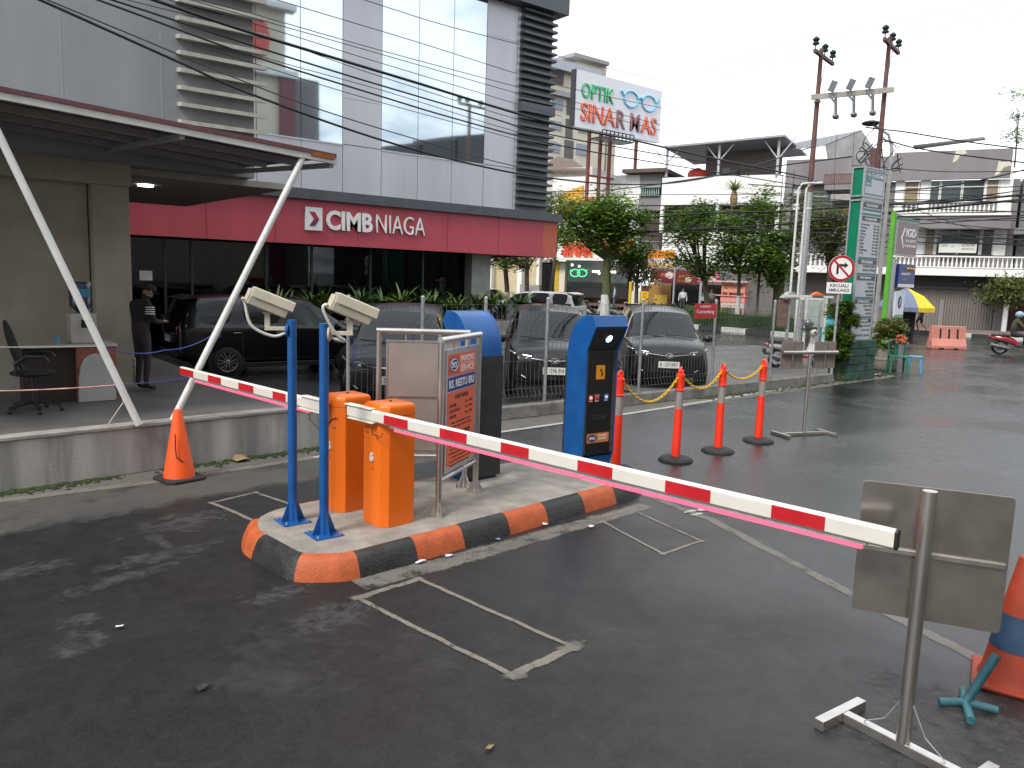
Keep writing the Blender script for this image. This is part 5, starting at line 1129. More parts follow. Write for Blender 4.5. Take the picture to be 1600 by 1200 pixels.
# ================================================================== cars
m_carglass = mat('tinted_car_glass', (0.008, 0.010, 0.013), 0.05, var=0.1, spec=0.45, coat=0.12, rvar=.02)
m_tyre = mat('tyre_rubber', (0.018, 0.018, 0.018), 0.8, var=.2); m_rim = mat('alloy_rim', (.55, .56, .58), .25, .9, var=.05)
m_hl = mat('headlight_glass', (.45, .48, .5), .08, .3, coat=1.0, var=.1); m_tail = mat('tail_light_red', (.35, .012, .02), .15, coat=1.0, var=.1)
m_plate = mat('number_plate_white', (.62, .62, .6), .45, var=.05); m_chromed = mat('smoked_chrome', (.35, .36, .38), .2, .9, var=.05)
def loft_body(stations, seg_glass, mats):
    """stations: (x, zb, w, zbelt, wbelt, wr, zr, zt); returns (body, screens, side windows) meshes cut from one subdivided shell"""
    vs, fs, mi = [], [], []
    for x, zb, w, zbelt, wb, wr, zr, zt in stations:
        half = [(0, zb), (w * .86, zb), (w, zb + .13), (w * 1.005, (zb + zbelt) / 2 + .03), (wb, zbelt), (wb - .018, zbelt + .03), (wr, zr), (wr * .6, zt - .008), (0, zt)]
        ring = [(-y, z) for y, z in half] + [(y, z) for y, z in half[-2:0:-1]]
        vs += [(x, y, z) for y, z in ring]
    n = 16; S = len(stations)
    for i in range(S - 1):
        for k in range(n):
            fs.append((i * n + k, (i + 1) * n + k, (i + 1) * n + (k + 1) % n, i * n + (k + 1) % n))
            side = k in (5, 10); topf = k in (6, 7, 8, 9)
            tagv = seg_glass.get(i, ''); mi.append(1 if (topf and 'w' in tagv) else 2 if (side and 's' in tagv) else 0)
    fs.append(tuple(range(n - 1, -1, -1))); mi.append(0); fs.append(tuple((S - 1) * n + k for k in range(n))); mi.append(0)
    me = bpy.data.meshes.new('car'); me.from_pydata(vs, [], fs)
    for m_ in range(3): me.materials.append(mats[0])
    me.polygons.foreach_set('material_index', mi); me.update()
    bmx = bmesh.new(); bmx.from_mesh(me); bmesh.ops.recalc_face_normals(bmx, faces=bmx.faces[:])
    cr = bmx.edges.layers.float.new('crease_edge')
    for e in bmx.edges:
        ms_ = {f.material_index for f in e.link_faces}
        if len(ms_) > 1: e[cr] = .75
        else:
            ks = {v.index % n for v in e.verts}
            if ks & {4, 12, 2, 14} and len(ks) == 1: e[cr] = .45
            if ks == {6} or ks == {10}: e[cr] = .35
    bmx.to_mesh(me); bmx.free()
    o = bpy.data.objects.new('car', me); COL.objects.link(o); sb = o.modifiers.new('s', 'SUBSURF'); sb.levels = 2; sb.render_levels = 2
    full = bpy.data.meshes.new_from_object(o.evaluated_get(bpy.context.evaluated_depsgraph_get())); COL.objects.unlink(o); bpy.data.objects.remove(o)
    res = []
    for q in range(3):
        b2 = bmesh.new(); b2.from_mesh(full); bmesh.ops.delete(b2, geom=[f for f in b2.faces if f.material_index != q], context='FACES')
        for f in b2.faces: f.smooth = True; f.material_index = 0
        m2 = bpy.data.meshes.new(('body', 'windscreen', 'side_window')[q]); b2.to_mesh(m2); b2.free(); m2.materials.clear(); m2.materials.append(mats[q]); res.append(m2)
    bpy.data.meshes.remove(full); return res
ST_MPV = [(-2.22, .42, .70, .98, .72, .66, 1.03, 1.05), (-2.20, .34, .80, 1.00, .80, .73, 1.06, 1.09), (-2.02, .30, .855, 1.02, .845, .66, 1.50, 1.55), (-1.88, .26, .865, 1.02, .855, .64, 1.60, 1.655),
          (-1.15, .22, .87, 1.01, .86, .645, 1.63, 1.69), (-1.02, .22, .87, 1.01, .86, .645, 1.63, 1.69), (-.12, .22, .87, 1.0, .86, .645, 1.62, 1.685), (-.02, .22, .87, 1.0, .86, .645, 1.62, 1.68), (.58, .22, .87, .99, .86, .63, 1.54, 1.60),
          (1.32, .23, .87, .985, .84, .70, 1.03, 1.085), (1.75, .24, .865, .95, .80, .66, .985, 1.02), (2.05, .25, .83, .86, .74, .60, .90, .93), (2.17, .27, .76, .76, .68, .5, .78, .80), (2.20, .32, .68, .64, .62, .4, .66, .67)]
GL_MPV = {1: 'w', 2: '', 3: 's', 5: 's', 7: 's', 8: 'ws'}
def wheel(t, x, y, paint_rim, r=.315, turn=0):
    w = bpy.data.objects.new('wheel', None); COL.objects.link(w); w.parent = t; w.location = (x, y, r); w.rotation_euler = (0, 0, 0 if y < 0 else math.pi)
    T = plane_T((0, 0, 0), (1, 0, 0), (0, 0, 1))      # axis along -y (outward)
    MB().lathe([(.20, -.09), (r - .03, -.09), (r, -.06), (r, .06), (r - .03, .085), (.21, .09), (.205, .07)], n=32, T=T).build('tyre', m_tyre, w, smooth=40)
    rm = MB(); rm.lathe([(.208, -.05), (.208, .078), (.198, .08), (.19, .05), (.03, .045)], n=32, T=T); rm.build('rim_barrel', m_black, w, smooth=40)
    sp = MB()
    for k in range(6):
        for dq in (-.17, .17):
            a = k * math.pi / 3 + dq; sp.beam(T @ Vector((.02 * math.cos(a), .02 * math.sin(a), .07)), T @ Vector((.197 * math.cos(a + dq * .3), .197 * math.sin(a + dq * .3), .074)), .022, .03, upv=(0, 1, 0))
    sp.lathe([(.045, .05), (.045, .08), (.03, .088)], n=14, T=T); sp.torus((0, 0, .074), .203, .008, T=T, n=32, k=5); sp.build('rim_spokes', m_rim, w)
    return w
def mpv(name, paint, lab, loc, rz, plate, group, wipers_up=False, grille=True, meshes={}, back=False, chrome=True):
    t = thing(name, lab, 'car', loc, rz, group)
    if 'm' not in meshes: meshes['m'] = loft_body(ST_MPV, GL_MPV, [paint, m_carglass, m_carglass])
    for me in meshes['m']:
        m2 = me.copy(); m2.name = me.name
        if me.name.startswith('body'): m2.materials[0] = paint
        nm = me.name.split('.')[0]; o = bpy.data.objects.new(nm, m2); COL.objects.link(o); o.parent = t
        if nm != 'body': split_loose(o)
    for x in (-1.32, 1.38):
        for s in (-1, 1):
            ar = MB(); ar.cyl((x, s * .70, .32), (x, s * .868, .32), .375, n=36); ar.build('wheel_arch', m_black, t, smooth=40)
            wheel(t, x, s * .80, None)
    sk = MB()
    for s in (-1, 1): sk.box(-.95, 1.0, s * .80, s * .872, .18, .28)
    sk.build('sill_trim', m_black, t, bevel=.01)
    for s in (-1, 1):
        h = MB(); h.add([(2.165, s * .43, .79), (2.02, s * .73, .83), (1.80, s * .815, .865), (1.80, s * .80, .80), (2.05, s * .745, .755), (2.19, s * .45, .725),
                         (2.08, s * .43, .79), (1.95, s * .70, .83), (1.72, s * .76, .865), (1.72, s * .75, .80), (1.98, s * .7, .755), (2.1, s * .45, .725)],
                        [(0, 1, 2, 3, 4, 5) if s < 0 else (5, 4, 3, 2, 1, 0), (11, 10, 9, 8, 7, 6) if s < 0 else (6, 7, 8, 9, 10, 11)] + [((i + 1) % 6, i, i + 6, (i + 1) % 6 + 6) if s < 0 else (i, (i + 1) % 6, (i + 1) % 6 + 6, i + 6) for i in range(6)])
        ho = h.build('headlight', m_carglass, t)
        st = MB(); st.tube([(2.185, s * .42, .80), (2.04, s * .735, .842), (1.815, s * .822, .875)], .012, 6); st.build('daylight_strip', m_hl, ho)
        pr = MB()
        for q in (0.15, .5, .8): p = Vector((2.17, s * .47, .76)).lerp(Vector((2.03, s * .73, .80)), q); pr.ell(p, (.03, .04, .026), 10, 6)
        pr.build('projector_lens', m_hl, ho, smooth=60)
        fg = MB(); fg.tube([(2.0, s * .77, .64), (2.12, s * .71, .50), (2.215, s * .52, .395)], [.014, .024, .016], 8); fg.build('bumper_blade', m_chromed if chrome else m_black, t, smooth=50)
    gr_ = MB(); gp1 = [(-.42, .765), (.42, .765), (.63, .62), (.56, .43), (.42, .37), (-.42, .37), (-.56, .43), (-.63, .62)]
    # grille face bows forward with the nose
    vs = [(2.232 - .30 * abs(y) ** 2.2, y, z) for y, z in gp1] + [(2.05, y, z) for y, z in gp1] + [(2.245, 0, .765), (2.245, 0, .37)]
    gr_.add(vs, [(8 - 8, 16, 17, 5, 6, 7), (16, 1, 2, 3, 4, 17)] + [((i + 1) % 8, i, i + 8, (i + 1) % 8 + 8) for i in range(8) if i not in (0, 4)] + [(16, 0, 8, 9, 1), (5, 17, 4, 12, 13)]); go = gr_.build('grille', m_black, t)
    br = MB()
    for z in (.70, .65, .60, .55, .50, .45, .41): 
        w_ = .44 + .18 * (1 - abs(z - .6) / .2); br.tube([(2.245 - .30 * abs(y) ** 2.2, y, z) for y in np.linspace(-w_, w_, 9)], .007, 5)
    br.build('grille_bars', mat('gloss_black_trim', (.03, .03, .033), .2), go)
    MB().tube([(2.235 - .30 * abs(y) ** 2.2, y, .765 - .045 * (1 - abs(y) / .44)) for y in np.linspace(-.44, .44, 11)], .014, 6).build('grille_trim', m_chromed, go, smooth=50)
    T = plane_T((2.255, 0, .735), (0, 1, 0), (-.15, 0, 1)); e = MB(); e.torus((0, 0, 0), .075, .009, T=T, ry=.05, n=24, k=6); e.torus((0, .012, 0), .032, .007, T=T, ry=.035, n=16, k=5); e.torus((0, .018, 0), .062, .006, T=T, ry=.022, n=16, k=5); e.build('front_emblem', m_chrome, go, smooth=60)
    if plate:
        T = plane_T((2.262, .0, .545), (0, 1, 0), (-.05, 0, 1)); p = MB(); p.prism([(-.215, -.068), (.215, -.068), (.215, .068), (-.215, .068)], -.02, .006, T=T); po = p.build('front_plate', m_plate, t, bevel=.003)
        text(plate, .36, .075, m_letter_k, po, plane_T((2.269, .0, .553), (0, 1, 0), (-.05, 0, 1)), .001, .0)
    for s in (-1, 1):
        mi = MB(); mi.ell((1.02, s * .985, 1.035), (.075, .115, .085), 14, 9); mi.beam((1.04, s * .84, .99), (1.03, s * .93, 1.0), .05, .03); mi.build('door_mirror', paint, t, smooth=50)
        hd = MB()
        for x in (-.10, -.98): hd.box(x - .22, x - .06, s * .868, s * .89, .90, .925)
        hd.build('door_handle', m_chromed if chrome else paint, t, bevel=.006)
        dl = MB()
        for x in (.72, -.07, -1.0): dl.box(x - .004, x + .004, s * .862, s * .8765, .30, .97)
        dl.build('door_gap', m_joint, t)
        tl = MB(); tl.add([(-2.16, s * .80, .86), (-2.235, s * .58, .88), (-2.225, s * .60, 1.02), (-2.13, s * .69, 1.14), (-1.90, s * .835, .99), (-1.93, s * .862, .92), (-1.9, s * .6, .95)], [(0, 1, 2, 3), (0, 3, 4, 5), (6, 2, 1), (6, 1, 0, 5), (6, 5, 4, 3, 2)]); tl.build('tail_light', m_tail, t)
    t.scale = (1, 1, .97)
    wi = MB()
    xw = lambda z: 1.33 - (z - 1.075) * (1.33 - .60) / (1.60 - 1.075)
    if wipers_up:
        for y in (-.28, .38): wi.tube([(1.40, y, 1.08), (1.36, y + .02, 1.17), (.93, y - .14, 1.66)], .010, 5); wi.tube([(1.22, y + .0, 1.20), (.90, y - .16, 1.72)], .014, 5)
    else:
        for y in (.62, -.02): wi.tube([(1.40, y, 1.07), (1.36, y - .3, 1.10), (1.31, y - .6, 1.115)], .013, 5)
    wi.build('wiper', m_rubber, t)
    cw = MB(); cw.tube([(1.36 - .18 * (y / .75) ** 2, y, 1.07 - .045 * (abs(y) / .75) ** 2) for y in np.linspace(-.74, .74, 13)], .018, 6); cw.build('cowl', m_black, t, smooth=50)
    rp = MB(); rp.box(-2.265, -2.225, -.21, .21, .70, .83); po = rp.build('rear_plate', m_plate, t, bevel=.003)
    text('B 1432 KZ', .36, .07, m_letter_k, po, plane_T((-2.2655, 0, .77), (0, -1, 0), (0, 0, 1)), .001)
    rb = MB(); rb.box(-2.262, -2.18, -.7, .7, .42, .52); rb.build('bumper_insert', m_black, t, bevel=.01)
    MB().box(-2.26, -2.20, -.32, .32, .86, .89).build('tailgate_trim', m_chromed, t, bevel=.006)
    rw = MB(); rw.tube([(-2.235, 0, 1.10), (-2.19, .04, 1.14), (-2.12, .38, 1.28)], .011, 5); rw.build('rear_wiper', m_rubber, t)
    sp_ = MB(); sp_.add([(-2.12, -.60, 1.605), (-2.12, .60, 1.605), (-1.80, .62, 1.675), (-1.80, -.62, 1.675), (-2.12, -.60, 1.58), (-2.12, .60, 1.58), (-1.80, .62, 1.62), (-1.80, -.62, 1.62)], [(0, 1, 2, 3), (7, 6, 5, 4), (0, 4, 5, 1), (1, 5, 6, 2), (3, 7, 4, 0)]); sp_.build('roof_spoiler', paint, t, bevel=.01)
    return t
p_grey = mat('dark_grey_car_paint', (.005, .0055, .007), .38, .0, coat=0.3, spec=.35, var=.06, scale=2); p_black = mat('black_car_paint', (.003, .0035, .006), .3, .0, coat=0.5, spec=.4, var=.1, scale=2); p_white = mat('white_car_paint', (.72, .71, .69), .3, coat=1.0, var=.03, scale=2)
p_mar = mat('maroon_black_roof', (.03, .012, .016), .3, .3, coat=1.0)
hx = math.atan2(-FW[1], -FW[0])
def park(px, wfront, rz):
    p = uw((px - 800) / F_PX * wfront, wfront); d = Vector((math.cos(rz), math.sin(rz), 0)); return p - d * 2.2
G = 'grey people carriers parked nose to the fence'
mpv('parked_car', p_grey, 'dark grey people carrier parked behind the orange cabinets and notice frames', park(610, 12.15, hx + .06), hx + .06, 'B 2184 TKI', G, wipers_up=False)
mpv('parked_car', p_grey, 'dark grey people carrier left of the lit ticket machine', park(866, 14.15, hx + .02), hx + .02, 'B 1296 PIA', G, wipers_up=False)
mpv('parked_car', p_grey, 'dark grey people carrier right of the lit ticket machine, behind the orange bollards', park(1045, 15.9, hx - .06), hx - .06, 'B 1257 KRT', G)
mpv('parked_car', p_black, 'black people carrier seen from its rear left behind the camera poles', (6.62, 16.75, 0), R_(-2), 'B 1432 KZ', None)
av = at_w(835, 470, 35.0); mpv('parked_car', p_white, 'white people carrier driving away on the street beyond the bank corner', (av.x, av.y, 0), math.atan2(RW[1] * -.90 + FW[1] * .43, RW[0] * -.90 + FW[0] * .43), None, None, chrome=False)
av = at_w(757, 470, 41); mpv('parked_car', p_white, 'white car half hidden by the bank end wall and plants', (av.x, av.y, 0), math.atan2(RW[1] * .9 - FW[1] * .43, RW[0] * .9 - FW[0] * .43), None, None, chrome=False)

# ================================================================== scooters
def wheel2(t, x, r=.27):
    w = bpy.data.objects.new('wheel', None); COL.objects.link(w); w.parent = t; w.location = (x, 0, r); T = plane_T((0, 0, 0), (1, 0, 0), (0, 0, 1))
    MB().torus((0, 0, 0), r - .045, .045, T=T, n=28, k=8).build('tyre', m_tyre, w, smooth=60)
    s = MB(); s.torus((0, 0, 0), r - .085, .012, T=T, n=24, k=5); s.lathe([(.04, -.05), (.04, .05)], n=12, T=T)
    for k in range(5): a = k * 2 * math.pi / 5; s.beam((0, 0, 0), ((r - .09) * math.cos(a), 0, (r - .09) * math.sin(a)), .02, .025, upv=(0, 1, 0))
    s.build('rim', m_rim if True else m_black, w); return w
def scooter(lab, loc, rz, c1, c2, group=None, lean=0.0, lamp=False):
    t = thing('motor_scooter', lab, 'motor scooter', loc, rz, group); t.rotation_euler = (lean, 0, rz)
    a = mat('scooter_%d_%d_%d' % tuple(int(c * 100) for c in c1), c1, .25, coat=.8, var=.05); b_ = mat('scooter_%d_%d_%d' % tuple(int(c * 100) for c in c2), c2, .3, coat=.6, var=.05)
    wheel2(t, -.62); wheel2(t, .63)
    f = MB(); prof = [(-.95, .62, .03), (-.80, .66, .10), (-.5, .62, .13), (-.2, .52, .12), (-.05, .40, .11)]
    vs = []; n = 8
    for x, z, w in prof: vs += [(x, w * math.cos(k * math.pi / 4), z - .04 + .13 * math.sin(k * math.pi / 4) * (w / .13)) for k in range(n)]
    f.add(vs, [(i * n + k, i * n + (k + 1) % n, (i + 1) * n + (k + 1) % n, (i + 1) * n + k) for i in range(len(prof) - 1) for k in range(n)] + [tuple(range(n - 1, -1, -1)), tuple(4 * n + k for k in range(n))]); f.build('rear_fairing', a, t, smooth=50)
    fl = MB(); fl.prism([(-.12, .30), (.34, .28), (.42, .34), (.40, .40), (.30, .36), (-.10, .40)], -.13, .13, T=plane_T((0, 0, 0), (1, 0, 0), (0, 0, 1))); fl.build('floor_board', b_, t, bevel=.015)
    ls = MB(); ls.add([(.30, -.19, .34), (.30, .19, .34), (.42, .22, .66), (.42, -.22, .66), (.37, .14, .92), (.37, -.14, .92), (.42, -.1, .34), (.42, .1, .34), (.60, .0, .66), (.50, .0, .92)],
                      [(0, 1, 2, 3), (3, 2, 4, 5), (0, 3, 8, 6), (3, 5, 9, 8), (1, 7, 8, 2), (2, 8, 9, 4), (0, 6, 7, 1), (6, 8, 7), (5, 4, 9)]); ls.build('leg_shield', a, t, bevel=.02)
    fk = MB()
    for s in (-1, 1): fk.cyl((.63, s * .075, .27), (.47, s * .06, .66), .02, n=8)
    fk.build('front_fork', m_black, t)
    mg = MB(); mg.tube([(.63 + .31 * math.cos(q), 0, .27 + .31 * math.sin(q)) for q in np.linspace(.3, 2.3, 9)], .055, 8); mg.build('front_mudguard', a, t, smooth=50)
    st = MB(); vs = []
    for x, w, z in ((-.92, .09, .73), (-.6, .13, .74), (-.35, .12, .71), (-.05, .09, .70)): vs += [(x, -w, z - .05), (x, w, z - .05), (x, w * .8, z + .03), (x, -w * .8, z + .03)]
    st.add(vs, [(4 * i + k, 4 * i + (k + 1) % 4, 4 * i + 4 + (k + 1) % 4, 4 * i + 4 + k) for i in range(3) for k in range(4)] + [(3, 2, 1, 0), (12, 13, 14, 15)]); st.build('seat', m_black, t, bevel=.02)
    hb = MB(); hb.tube([(.22, -.36, 1.02), (.30, -.20, 1.04), (.36, 0, .97), (.30, .20, 1.04), (.22, .36, 1.02)], .016, 8); hb.cyl((.22, -.36, 1.02), (.26, -.26, 1.03), .022, n=8); hb.cyl((.22, .36, 1.02), (.26, .26, 1.03), .022, n=8); hbo = hb.build('handlebar', m_black, t, smooth=50)
    hs = MB(); hs.ell((.40, 0, .98), (.11, .15, .09), 12, 8); hs.build('headlight_cowl', a, hbo, smooth=60)
    hl_ = MB(); hl_.ell((.47, 0, .97), (.05, .10, .05), 10, 6); hl_.build('headlight', emit('scooter_headlight', (1, .95, .8), 3) if lamp else m_hl, hbo, smooth=60)
    mr = MB()
    for s in (-1, 1): mr.tube([(.28, s * .24, 1.04), (.27, s * .30, 1.16), (.27, s * .33, 1.22)], .008, 5); mr.ell((.27, s * .34, 1.24), (.014, .07, .045), 10, 6)
    mr.build('mirrors', m_black, hbo)
    en = MB(); en.box(-.62, -.2, -.09, .07, .20, .36); en.cyl((-.62, -.10, .27), (-.62, .10, .27), .09, n=14); en.build('engine', mat('engine_alloy', (.12, .12, .12), .5, .6), t, bevel=.02)
    ex = MB(); ex.cyl((-.35, -.14, .25), (-.95, -.17, .36), .055, .065, n=14); ex.build('exhaust', m_chromed, t, smooth=40)
    tl = MB(); tl.ell((-.96, 0, .64), (.05, .08, .045), 10, 6); tl.build('tail_light', m_tail, t, smooth=60)
    pm = MB(); pm.box(-1.02, -.80, -.07, .07, .38, .42); pm.box(-1.03, -1.015, -.09, .09, .42, .53); pm.build('rear_mudguard', m_black, t)
    return t
uwv = lambda px, w, py=480: (lambda p: (p.x, p.y, 0))(at_w(px, py, w))
rid = g(1592, 556); rdir = math.atan2(RW[1] * .93 - FW[1] * .37, RW[0] * .93 - FW[0] * .37)
scooter('deep red motor scooter ridden along the street at the right edge', (rid.x, rid.y, 0), rdir, (.30, .012, .035), (.03, .03, .03), lamp=True)
person('scooter rider in olive jacket and pale blue helmet at the right edge', (rid.x, rid.y, 0), rdir - math.pi / 2,
    dict(pelvis=(0, -.28, .80), waist=(0, -.27, .93), chest=(0, -.2, 1.13), neck=(0, -.15, 1.29), skull=(0, -.12, 1.39), crown=(0, -.12, 1.48), shL=(-.18, -.18, 1.24), shR=(.18, -.18, 1.24), elL=(-.30, -.0, 1.02), elR=(.30, -.0, 1.02), wrL=(-.30, .17, 1.03), wrR=(.30, .17, 1.03),
         hpL=(-.10, -.24, .78), hpR=(.10, -.24, .78), knL=(-.19, .16, .70), knR=(.19, .16, .70), anL=(-.13, .13, .38), anR=(.13, .13, .38), toL=(-.14, .28, .37), toR=(.14, .28, .37)),
    [(.055, .06, .03), (.03, .03, .035), (.015, .015, .015)], helmet=(.30, .42, .50))
ps = g(1248, 606)
scooter('white and black motor scooter with a red stripe parked behind the fence end', uwv(1252, 21.2), math.atan2(RW[1] * .95 + FW[1] * .2, RW[0] * .95 + FW[0] * .2), (.55, .52, .50), (.30, .02, .04), None, lean=.1)
hm = thing('helmet', 'grey helmet hung on the mirror of the parked white scooter', 'helmet', at_w(1263, 505, 21.3)); MB().ell((0, 0, 0), (.13, .13, .125), 16, 10).build('helmet_shell', mat('grey_helmet', (.12, .12, .13), .25, coat=.6), hm, smooth=60); MB().ell((.03, -.03, -.02), (.12, .12, .05), 14, 6).build('visor', m_kblack, hm, smooth=60)
for px, w, a, c, l in ((925, 43, .5, (.55, .55, .55), 'white motor scooter parked before the lit shop window'), (968, 42.5, .7, (.5, .5, .5), 'pale motor scooter right of the white tree base'), (905, 43.5, .3, (.03, .03, .035), 'black motor scooter left of the white scooter at the lit shop'),
                    (1055, 43, 2.0, (.03, .03, .03), 'dark motor scooter parked under the maroon food stall banner'), (1012, 43, .9, (.05, .05, .06), 'dark motor scooter beside the yellow board at the food stall'), (784, 38.5, .4, (.32, .03, .06), 'dark red motor scooter beside the half hidden white car')):
    scooter(l, uwv(px, w), a - 1.0, c, (.04, .04, .04), 'scooters parked before the shops')

# ================================================================== wire fence
fe = thing('mesh_fence', 'long welded wire mesh fence on steel posts before the parked cars', 'fence', (0, 0, 0))
FY = 9.5
def fx(px, py): return Frame(0, FY, 0).at(px, py)[0]
posts = [fx(513, 600), fx(658, 520), fx(757, 520), fx(853, 560), fx(1003, 540), fx(1118, 540), fx(1211, 540), fx(1283, 540)]
posts = [4.72] + [p for p in posts[1:]]
m_wire = mat('galvanised_wire', (.17, .17, .175), .5, .3, var=.1)
def fyat(x): return 9.46 + (x - 5) * .012
for x in posts:
    p = MB(); p.cyl((x, fyat(x), .02), (x, fyat(x), 1.85), .026, n=14); p.lathe([(.03, 0), (.03, .03), (.01, .05)], c=(x, fyat(x), 1.85), n=14); p.build('post', m_galv, fe, smooth=40)
for a, b in zip(posts[:-1], posts[1:]):
    mb = MB(); ya, yb = fyat(a) - .045, fyat(b) - .045; n = max(3, int((b - a) / .088)); dY = lambda x: ya + (yb - ya) * (x - a) / (b - a)
    def vz(z): return z
    prof = [(0, .24), (-.045, .34), (0, .46), (0, .90), (0, 1.32), (-.018, 1.55), (0, 1.78)]
    for i in range(n + 1):
        x = a + (b - a) * i / n
        for (d0, z0), (d1, z1) in zip(prof[:-1], prof[1:]): mb.beam((x, dY(x) + d0, z0), (x, dY(x) + d1, z1), .0036, .0036)
    for d, z in prof: mb.beam((a, ya + d - .005, z), (b, yb + d - .005, z), .0042, .0042)
    mb.build('mesh_panel', m_wire, fe)
rsn = thing('red_sign', 'red notice with white script fixed to the wire fence', 'sign', (0, 0, 0))
fF = Frame(0, 9.44, 0); a, b, z0, z1 = fF.rect(1080, 474, 1114, 497); MB().box(a, b, 9.36, 9.366, z0, z1).build('sign_plate', mat('red_sign_plate', (.50, .02, .03), .45), rsn)
text('Cemerlang', (b - a) * .8, (z1 - z0) * .3, m_letter_w, rsn, FRONT((a + b) / 2, 9.36, z0 + (z1 - z0) * .42), .002); text('LAUNDRY', (b - a) * .5, (z1 - z0) * .13, m_letter_w, rsn, FRONT((a + b) / 2, 9.36, z0 + (z1 - z0) * .8), .002)
cord('blue_tie', [(posts[0] - .04, 9.40, 1.35), (posts[0] + .05, 9.39, 1.33), (posts[0] + .06, 9.42, .95)], .007, m_rope, 'blue cord tied round the fence post behind the camera poles', 'rope')
# ================================================================== far side of the street
SA = math.atan2(-.91, .4); SF = Frame(46.3, 21.9, SA)
def bld(name, lab, y=0.0, cat='building'):
    o = SF.w(0, y); return thing(name, lab, cat, o, SA), y
class Fac:
    """helper that lays out one facade in pixel rectangles of the survey photo; y is measured behind the building's own front"""
    def __init__(s, root, fr, y0): s.r = root; s.f = fr; s.y0 = y0
    def box(s, mb, x0, y0, x1, y1, d0=0.0, d1=.3, m=0):
        a, b, z0, z1 = s.f.rect(x0, y0, x1, y1, s.y0 + d0); mb.box(a, b, d0, d1, z0, z1, m); return a, b, z0, z1
    def part(s, nm, m, rects, d0=0.0, d1=.3, **kw):
        for r in rects:
            mb = MB(); s.box(mb, *r, d0, d1); o = mb.build(nm, m, s.r, **kw)
        return o
    def pt(s, px, py, d=0.0): x, z = s.f.at(px, py, s.y0 + d); return x, z
m_wwall = mat('white_render', (.80, .79, .77), .85, var=.05, scale=.8, dirt=.2, dirtcol=(.5, .48, .44), streak=True)
m_gwall = mat('grey_render', (.215, .20, .205), .85, var=.12, scale=.8, dirt=.45, dirtcol=(.14, .13, .13), streak=True)
m_pwall = mat('cream_render', (.66, .60, .48), .85, var=.06, scale=.6, dirt=.15)
m_win = mat('dark_window_glass', (.02, .03, .035), .08, var=.3, spec=.8, scale=.7); m_wfr = mat('white_window_frame', (.6, .6, .58), .5)
m_shut = mat('grey_brown_shutter', (.20, .18, .16), .6, .2, var=.12, scale=1.0, streak=True, dirt=.4, dirtcol=(.1, .09, .08))
m_tile = mat('old_roof_tile', (.12, .085, .07), .85, var=.3, scale=8, bump=.4, bscale=12)
m_metal = mat('roof_sheet_grey', (.32, .33, .36), .5, .3, var=.1, streak=True)
m_brown = mat('brown_weathered', (.14, .08, .06), .8, var=.3)
# --- pavement and kerbs
def kerbrun(pts, h=.16, w=.25, seg=1.0, lab=''):
    P = [Vector((p[0], p[1], 0)) for p in pts]; a, b = MB(), MB(); n = 0
    for p, q in zip(P[:-1], P[1:]):
        k = max(1, int((q - p).length / seg))
        for i in range(k): (a if n % 2 else b).beam(p.lerp(q, i / k) + Vector((0, 0, h / 2)), p.lerp(q, (i + 1) / k) + Vector((0, 0, h / 2)), w, h); n += 1
    for m_, mm_ in ((a, mat('white_kerb_paint', (.55, .55, .53), .7, dirt=.3)), (b, mat('black_kerb_paint', (.03, .03, .03), .6))): m_.build('kerb', mm_, kind='structure', label=lab)
k0, k1, k2 = SF.w(-45, -4.2), SF.w(0, -4.2), SF.w(9, -4.2)
kerbrun([(42.6 - 18 * .4, 21 + 18 * .91), (41.3, 19.2), (41.7, 14.5), (45, 6)], .18, .25, 1.35, 'black and white kerb of the far pavement')
m_pave = mat('pavement_brown', (.15, .115, .095), .8, var=.2, scale=2, bump=.2, bscale=20)
MB().prism([(41.3 - 18 * .35, 37.5), (41.42, 19.2), (41.85, 14.5), (45, 6), (60, -5), (62, 20), (40, 60)], 0, .15).build('pavement', m_pave, kind='structure', label='brown paved footway before the shops')
kerbrun([(30.4, 17.6), (30.6, 20), (30.6, 24), (30.4, 29)], .2, .3, 1.1, 'black and white kerb round the planted median')
MB().prism([(30.75, 17.7), (32.0, 17.7), (32.0, 29), (30.6, 29)], 0, .19).build('median', m_conc, kind='structure', label='planted strip in the middle of the street')

